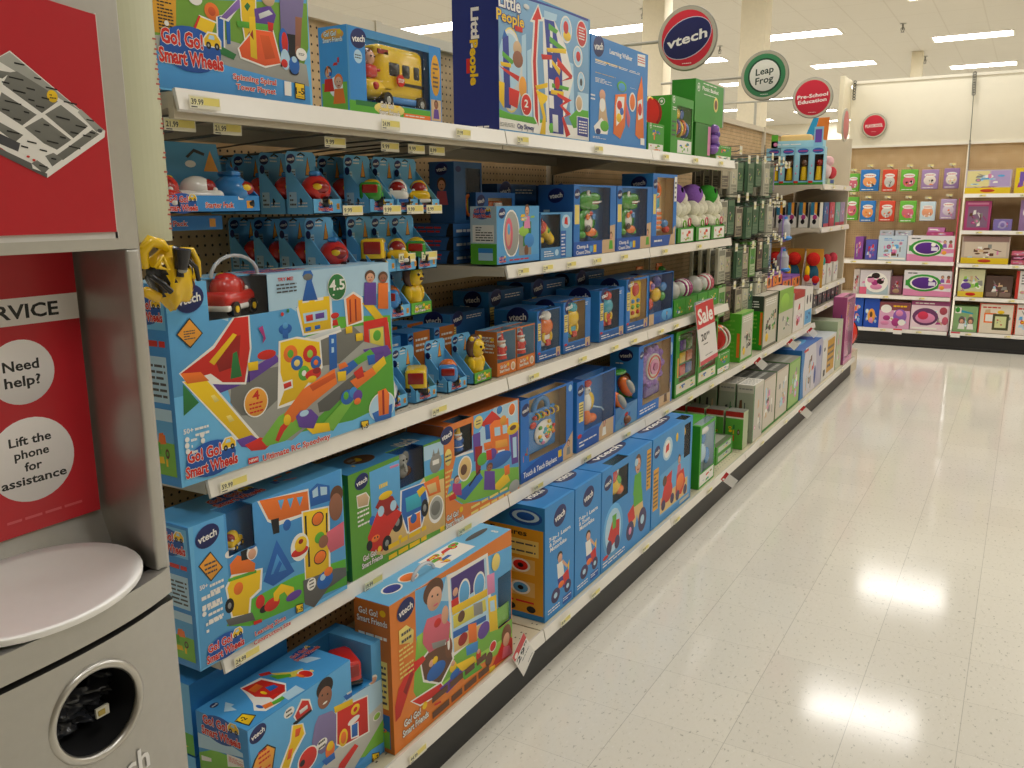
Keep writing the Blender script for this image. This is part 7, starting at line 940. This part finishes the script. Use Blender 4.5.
flag((-1.272,4.30,.165),'tilted white price flag on the base shelf edge below the green puppy pack',None,-1.0,.62,8)
for y,z,n in ((5.35,.61,'first'),(6.2,.61,'second'),(6.85,.61,'third')): flag((-1.405,y,z),'tilted white and red price flag on the shelf above the base, %s of three'%n,None,-.9,.6,8)
flag((-1.262,6.05,.165),'tilted white price flag on the base shelf edge farther down the aisle',None,-.9,.66,8)
# ================= cream post at the near end
a=MB(PAINT); n=10; pts=[]
for i in range(n+1):
    t=i/n; pts.append((.985+.122*t,-1.425+.03*math.sin(PI*(.2+.65*t))))
b=[(y,x-.012) for y,x in pts][::-1]
poly=[(x,y) for y,x in pts+b]
m=len(poly); z0,z1=1.535,2.6
for i in range(m):
    p,q=poly[i],poly[(i+1)%m]; a.face([(p[0],p[1],z0),(q[0],q[1],z0),(q[0],q[1],z1),(p[0],p[1],z1)],'c6c6a6',None,i<n)
a.face([(p[0],p[1],z0) for p in poly],'c4c4a8'); a.face([(p[0],p[1],z1) for p in poly][::-1],'c4c4a8')
q=Art(a,(-1.4065,1.082,z0),(-.002,.0245,0),(0,0,z1-z0),(1,0,0))
for i in range(40): 
    v=.02+i*.0082
    if i in (8,9,10,13,14,17,18,19,24,25): continue
    q.rect('b8564a',.62+.12*((i*7)%3),v,.98,v+.003)
for v in (.06,.085,.14,.19,.215): q.ell('c83028',.1,v,.18,.005,10)
a.build('cream_end_strip',None,'tall curved cream strip with tiny red printing at the near end of the shelving','end strip')
a=MB(PAINT); a.box((0,0,0),(.03,.02,.06),'c8c8ac'); a.build('strip_clip',None,'small pale clip at the bottom left of the curved cream strip','clip',None,None,(-1.43,1.0,1.53))
# deflated foil balloon
r=empty('deflated_balloon',(-1.385,1.065,1.52),90,'crumpled yellow and black deflated balloon tied at the foot of the curved cream strip','balloon')
a=MB(PLAS); q=bmesh.new(); bmesh.ops.create_icosphere(q,subdivisions=4,radius=1)
from mathutils import noise as NZ
for v in q.verts:
    p=v.co.copy(); n=NZ.noise(p*2.2+Vector((3,1,0)))*.22+abs(NZ.noise(p*4.5))*.16; s=1+n; wd=.046*(1+.28*p.z) if p.z>-.4 else .046*(.85+.25*(p.z+.4)); v.co=Vector((p.x*wd*s+.012,p.y*.03*s,p.z*.056*s-.052))
def bc(c): 
    g=NZ.noise(Vector((c.x*26,c.y*9,c.z*22))); return '1a1a1c' if (abs((c.x-.012)/.046)>.55 and c.z>-.085 and g>-.25) or (g>.32 and c.z>-.06) else 'f0c414'
a.bm(q,bc); a.build('balloon_skin',r)
a=MB(PLAS)
a.tube([(-.05,-.008,-.03),(-.056,-.014,.0),(-.042,-.02,.018),(-.02,-.02,.012),(-.006,-.018,.0)],[.008,.011,.012,.01,.006],'f0c414'); a.tube([(.02,-.02,.0),(.045,-.022,-.002),(.062,-.015,-.025),(.068,-.01,-.055)],[.004,.006,.006,.004],'f0c414'); a.tube([(-.045,-.03,-.03),(-.03,-.035,-.01),(-.02,-.036,-.035),(-.042,-.034,-.028)],.004,'f0c414'); a.tube([(-.045,-.02,-.045),(-.035,-.036,-.06),(-.02,-.036,-.075)],.006,'1a1a1c'); a.tube([(.03,-.03,-.02),(.045,-.03,-.035),(.052,-.026,-.06)],.0045,'1a1a1c'); a.rbox((-.06,-.015,-.09),(-.02,.0,-.07),.006,'e8b810',None,2,Matrix.Rotation(.5,4,'Y'));a.build('balloon_folds',r)
a=MB(PLAS); a.cyl((.006,-.036,-.035),(.008,-.04,.002),.012,'1c1c20',None,16,.017); a.sph((.006,-.04,-.037),(.01,.006,.006),'e5'); a.cyl((.004,-.034,-.05),(.006,-.034,-.035),.007,'1c1c20'); a.build('black_clip',r)
# ================= guest service kiosk
K=empty('service_kiosk',(-1.2,0,0),90,'silver guest service kiosk with red help signs and round trash opening, at the left edge','kiosk')
# local: x = world Y, y = -(world X) - 1.2 , front faces -y
KR,KL=.878,.16; KM=.52
def fx(x): t=min(1,abs((x-KM)/(KR-KM))); return -.05*(1-t**3)
def curve_slab(mb,z0,z1,col,mat_=None,back=.17,off=0.,top=None):
    n=28; xs=[KL+(KR-KL)*i/n for i in range(n+1)]; P=[(x,fx(x)+off) for x in xs]
    for i in range(n): mb.face([(P[i][0],P[i][1],z0),(P[i+1][0],P[i+1][1],z0),(P[i+1][0],P[i+1][1],z1),(P[i][0],P[i][1],z1)],col,mat_,True)
    mb.face([(p[0],p[1],z1) for p in P]+[(KR,back,z1),(KL,back,z1)],top or col,mat_); mb.face([(p[0],p[1],z0) for p in P]+[(KR,back,z0),(KL,back,z0)],col,mat_)
    mb.face([(KR,P[-1][1],z0),(KR,back,z0),(KR,back,z1),(KR,P[-1][1],z1)],col,mat_); mb.face([(KL,P[0][1],z0),(KL,back,z0),(KL,back,z1),(KL,P[0][1],z1)],col,mat_); mb.face([(KL,back,z0),(KR,back,z0),(KR,back,z1),(KL,back,z1)],col,mat_)
SG='bab8b2'
a=MB(SILV); a.rbox((KL,0,1.535),(KR,.17,2.5),.001,SG); a.rbox((KR-.024,0,1.0),(KR,.17,1.5352),.005,SG); a.rbox((KL,0,1.0),(KL+.024,.17,1.5352),.005,SG); a.box((KL+.02,.14,1.0),(KR-.02,.17,1.55),'a8a6a0'); a.cyl((KR-.003,.012,1.0),(KR-.003,.012,2.5),.010,'c9c7c0',None,14)
a.build('frame',K)
a=MB(SHEET); w=.55; x1=.838; pts=[(0,0),(w,0),(w,.31)]+[(w*(1-t),.31+.035*math.sin(t*PI*.5)*1.0) for t in (.1,.2,.3,.4,.5,.7,1.)]; a.M=Matrix.Translation((x1-w,-.002,1.562)); a.prism(pts,-.003,.002,'c41f2c')
# wedge so the right edge runs straight; map printed on it
a.M=Matrix(); q=Art(a,(.50,-.0055,1.5),(.40,0,0),(0,0,.4),(0,-1,0)); q.load('map'); a.build('store_map_sign',K)
a=MB(SHEET); a.box((x1-w-.01,-.001,1.552),(x1+.006,.001,1.562),'d8d6d0'); a.box((x1,-.001,1.552),(x1+.004,.001,1.875),'d8d6d0'); a.build('sign_trim',K)
a=MB(SHEET); X0,X1,Z0_,Z1_=KL+.03,.847,1.09,1.528; W_=X1-X0; H_=Z1_-Z0_; a.box((X0,.128,Z0_),(X1,.139,Z1_),'c41f2c'); q=Art(a,(X0,.128,Z0_),(W_,0,0),(0,0,H_),(0,-1,0))
uy=lambda y:(y-X0)/W_; vz=lambda z:(z-Z0_)/H_
k=1.328/1.31
q.rect('efe9e4',0,vz(1.421),1,vz(1.463)); q.text('GUEST SERVICE','1a1a1a',uy(.681),vz(1.442),.262/W_,.021/H_)
q.ell('efe9e6',uy(.742),vz(1.348),.053/W_,.051/H_,36); q.ell('efe9e6',uy(.742),vz(1.207),.07/W_,.068/H_,36)
q.text('Need','1a1a1a',uy(.742),vz(1.359),.056/W_,.0155/H_); q.text('help?','1a1a1a',uy(.742),vz(1.334),.056/W_,.0155/H_)
for i,t in enumerate(('Lift the','phone','for','assistance')): q.text(t,'1a1a1a',uy(.742),vz(1.240-.0215*i),(.067,.055,.027,.105)[i]/W_,.0135/H_)
q.micro('d85a60',uy(.69),vz(1.11),uy(.82),vz(1.12),1); a.build('help_sign',K)
a=MB(SILV); curve_slab(a,.955,1.0,SG); a.box((KL,.02,.995),(KR,.15,1.0),SG); a.prism([(.105,1.0),(.14,1.0),(.14,1.088)],KL+.02,KR-.02,'b0aea8',None,None,'x'); a.build('ledge',K)
# polished dish on the ledge, leaning forward
a=MB(DISH); R0=Matrix.Translation((.675,.036,1.030))@Matrix.Rotation(math.radians(15),4,'X'); a.M=R0; n=40; prof=[(.0,-.012),(.05,-.011),(.09,-.007),(.14,.003),(.158,.007),(.161,.004),(.161,-.004)]
vs=[];fs=[]
for r_,z_ in prof:
    for j in range(n): t=2*PI*j/n; vs.append((r_*math.cos(t)*1.03,r_*math.sin(t)*.61,z_))
for i in range(len(prof)-1):
    for j in range(n): fs.append((i*n+j,i*n+(j+1)%n,(i+1)*n+(j+1)%n,(i+1)*n+j))
a.mesh(vs,fs,'fbfaf7',None,True); a.build('polished_dish',K)
# lower body with round hole
a=MB(SILV); hx,hz,hr=.695,.843,.073; zt2,zb=.945,0.
n=64; rings=[]
for k in range(9):
    f=k/8; ring=[]
    for j in range(n):
        t=2*PI*j/n; dx,dz=math.cos(t),math.sin(t); cx,cz=hx+dx*hr,hz+dz*hr
        s=1e9
        if dx>1e-6: s=min(s,(KR-hx)/dx)
        if dx<-1e-6: s=min(s,(.44-hx)/dx)
        if dz>1e-6: s=min(s,(zt2-hz)/dz)
        if dz<-1e-6: s=min(s,(.70-hz)/dz)
        ox,oz=hx+dx*s,hz+dz*s; x=cx+(ox-cx)*f; z=cz+(oz-cz)*f; ring.append((x,fx(x),z))
    rings.append(ring)
vs=[p for R in rings for p in R]; fs=[(k*n+j,k*n+(j+1)%n,(k+1)*n+(j+1)%n,(k+1)*n+j) for k in range(8) for j in range(n)]
a.mesh(vs,fs,SG,None,True)
for (cx_,cz_) in ((KR,zt2),(KR,.70),(.44,.70),(.44,zt2)):
    # fill the corner between the two ring points nearest to it
    near=sorted(range(n),key=lambda j:abs(rings[8][j][0]-cx_)+abs(rings[8][j][2]-cz_))[:2]
    a.face([rings[8][near[0]],rings[8][near[1]],(cx_,fx(cx_),cz_)],SG,None,True)
def strip(x0,x1,z0,z1):
    m=14
    for i in range(m):
        p=x0+(x1-x0)*i/m; q_=x0+(x1-x0)*(i+1)/m; a.face([(p,fx(p),z0),(q_,fx(q_),z0),(q_,fx(q_),z1),(p,fx(p),z1)],SG,None,True)
strip(KL,.44,.70,zt2); strip(KL,KR,0,.70)
a.face([(KR,0,0),(KR,.17,0),(KR,.17,zt2),(KR,0,zt2)],SG); a.face([(KL,0,0),(KL,.17,0),(KL,.17,zt2),(KL,0,zt2)],SG); a.face([(KL,.17,0),(KR,.17,0),(KR,.17,zt2),(KL,.17,zt2)],SG)
nn=28; P=[(KL+(KR-KL)*i/nn) for i in range(nn+1)]; a.face([(x,fx(x),zt2) for x in P]+[(KR,.17,zt2),(KL,.17,zt2)],'5a5854')
a.build('bin_body',K)
yy=fx(hx)
a=MB(STEEL); a.torus((hx,yy-.002,hz),hr,.007,'c8c6c0',None,'y',48); a.build('opening_ring',K)
a=MB(MATTE); a.cyl((hx,yy+.004,hz),(hx,yy+.13,hz),hr,'1c1c1e',None,40,hr*1.0,False); a.face([(hx+hr*math.cos(2*PI*j/30),yy+.13,hz+hr*math.sin(2*PI*j/30)) for j in range(30)],'121214'); a.build('bin_chute',K)
a=MB(PLAS); q=bmesh.new(); bmesh.ops.create_grid(q,x_segments=26,y_segments=26,size=.5)
for v in q.verts:
    x,z=v.co.x,v.co.y; v.co=Vector((hx+x*.12,yy+.06+NZ.noise(Vector((x*5,z*9,1)))*.03-z*.02+abs(NZ.noise(Vector((x*9+z*6,z*3,4))))*.02,hz-.018+z*.085))
a.bm(q,'3c3e44'); a.box((hx+.012,yy+.022,hz-.028),(hx+.034,yy+.026,hz-.012),'d8d4c0'); a.box((hx+.015,yy+.020,hz-.024),(hx+.026,yy+.024,hz-.016),'b8a040'); a.build('bin_liner',K)
a=MB(SHEET); vs,F2=txt('trash',.02); X_=max(v[0] for v in vs); sc=.115/X_; 
a.mesh([(.668+v[0]*sc,fx(.668+v[0]*sc)-.002,.693+v[1]*sc) for v in vs],F2,'f0eeea'); a.build('trash_lettering',K)
# ================= camera and light
cam=D.cameras.new('camera'); co=D.objects.new('camera',cam); COL.objects.link(co); cam.sensor_width=36; cam.lens=860/1024*36; cam.clip_start=.02; cam.clip_end=100
R=Matrix(((.86076463,-.09888543,.49930545,0),(.50895929,.18009329,-.84174037,0),(-.0066857,.97866648,.20534659,0),(0,0,0,1)))
co.matrix_world=Matrix.Translation((0,0,1.6))@R; bpy.context.scene.camera=co
w=D.worlds.new('store_air'); bpy.context.scene.world=w; w.use_nodes=True; w.node_tree.nodes['Background'].inputs[0].default_value=(1,.95,.86,1); w.node_tree.nodes['Background'].inputs[1].default_value=.3
vs_=bpy.context.scene.view_settings; vs_.view_transform='Standard'; vs_.look='None'; vs_.gamma=1; vs_.use_curve_mapping=False; vs_.exposure=EXPO
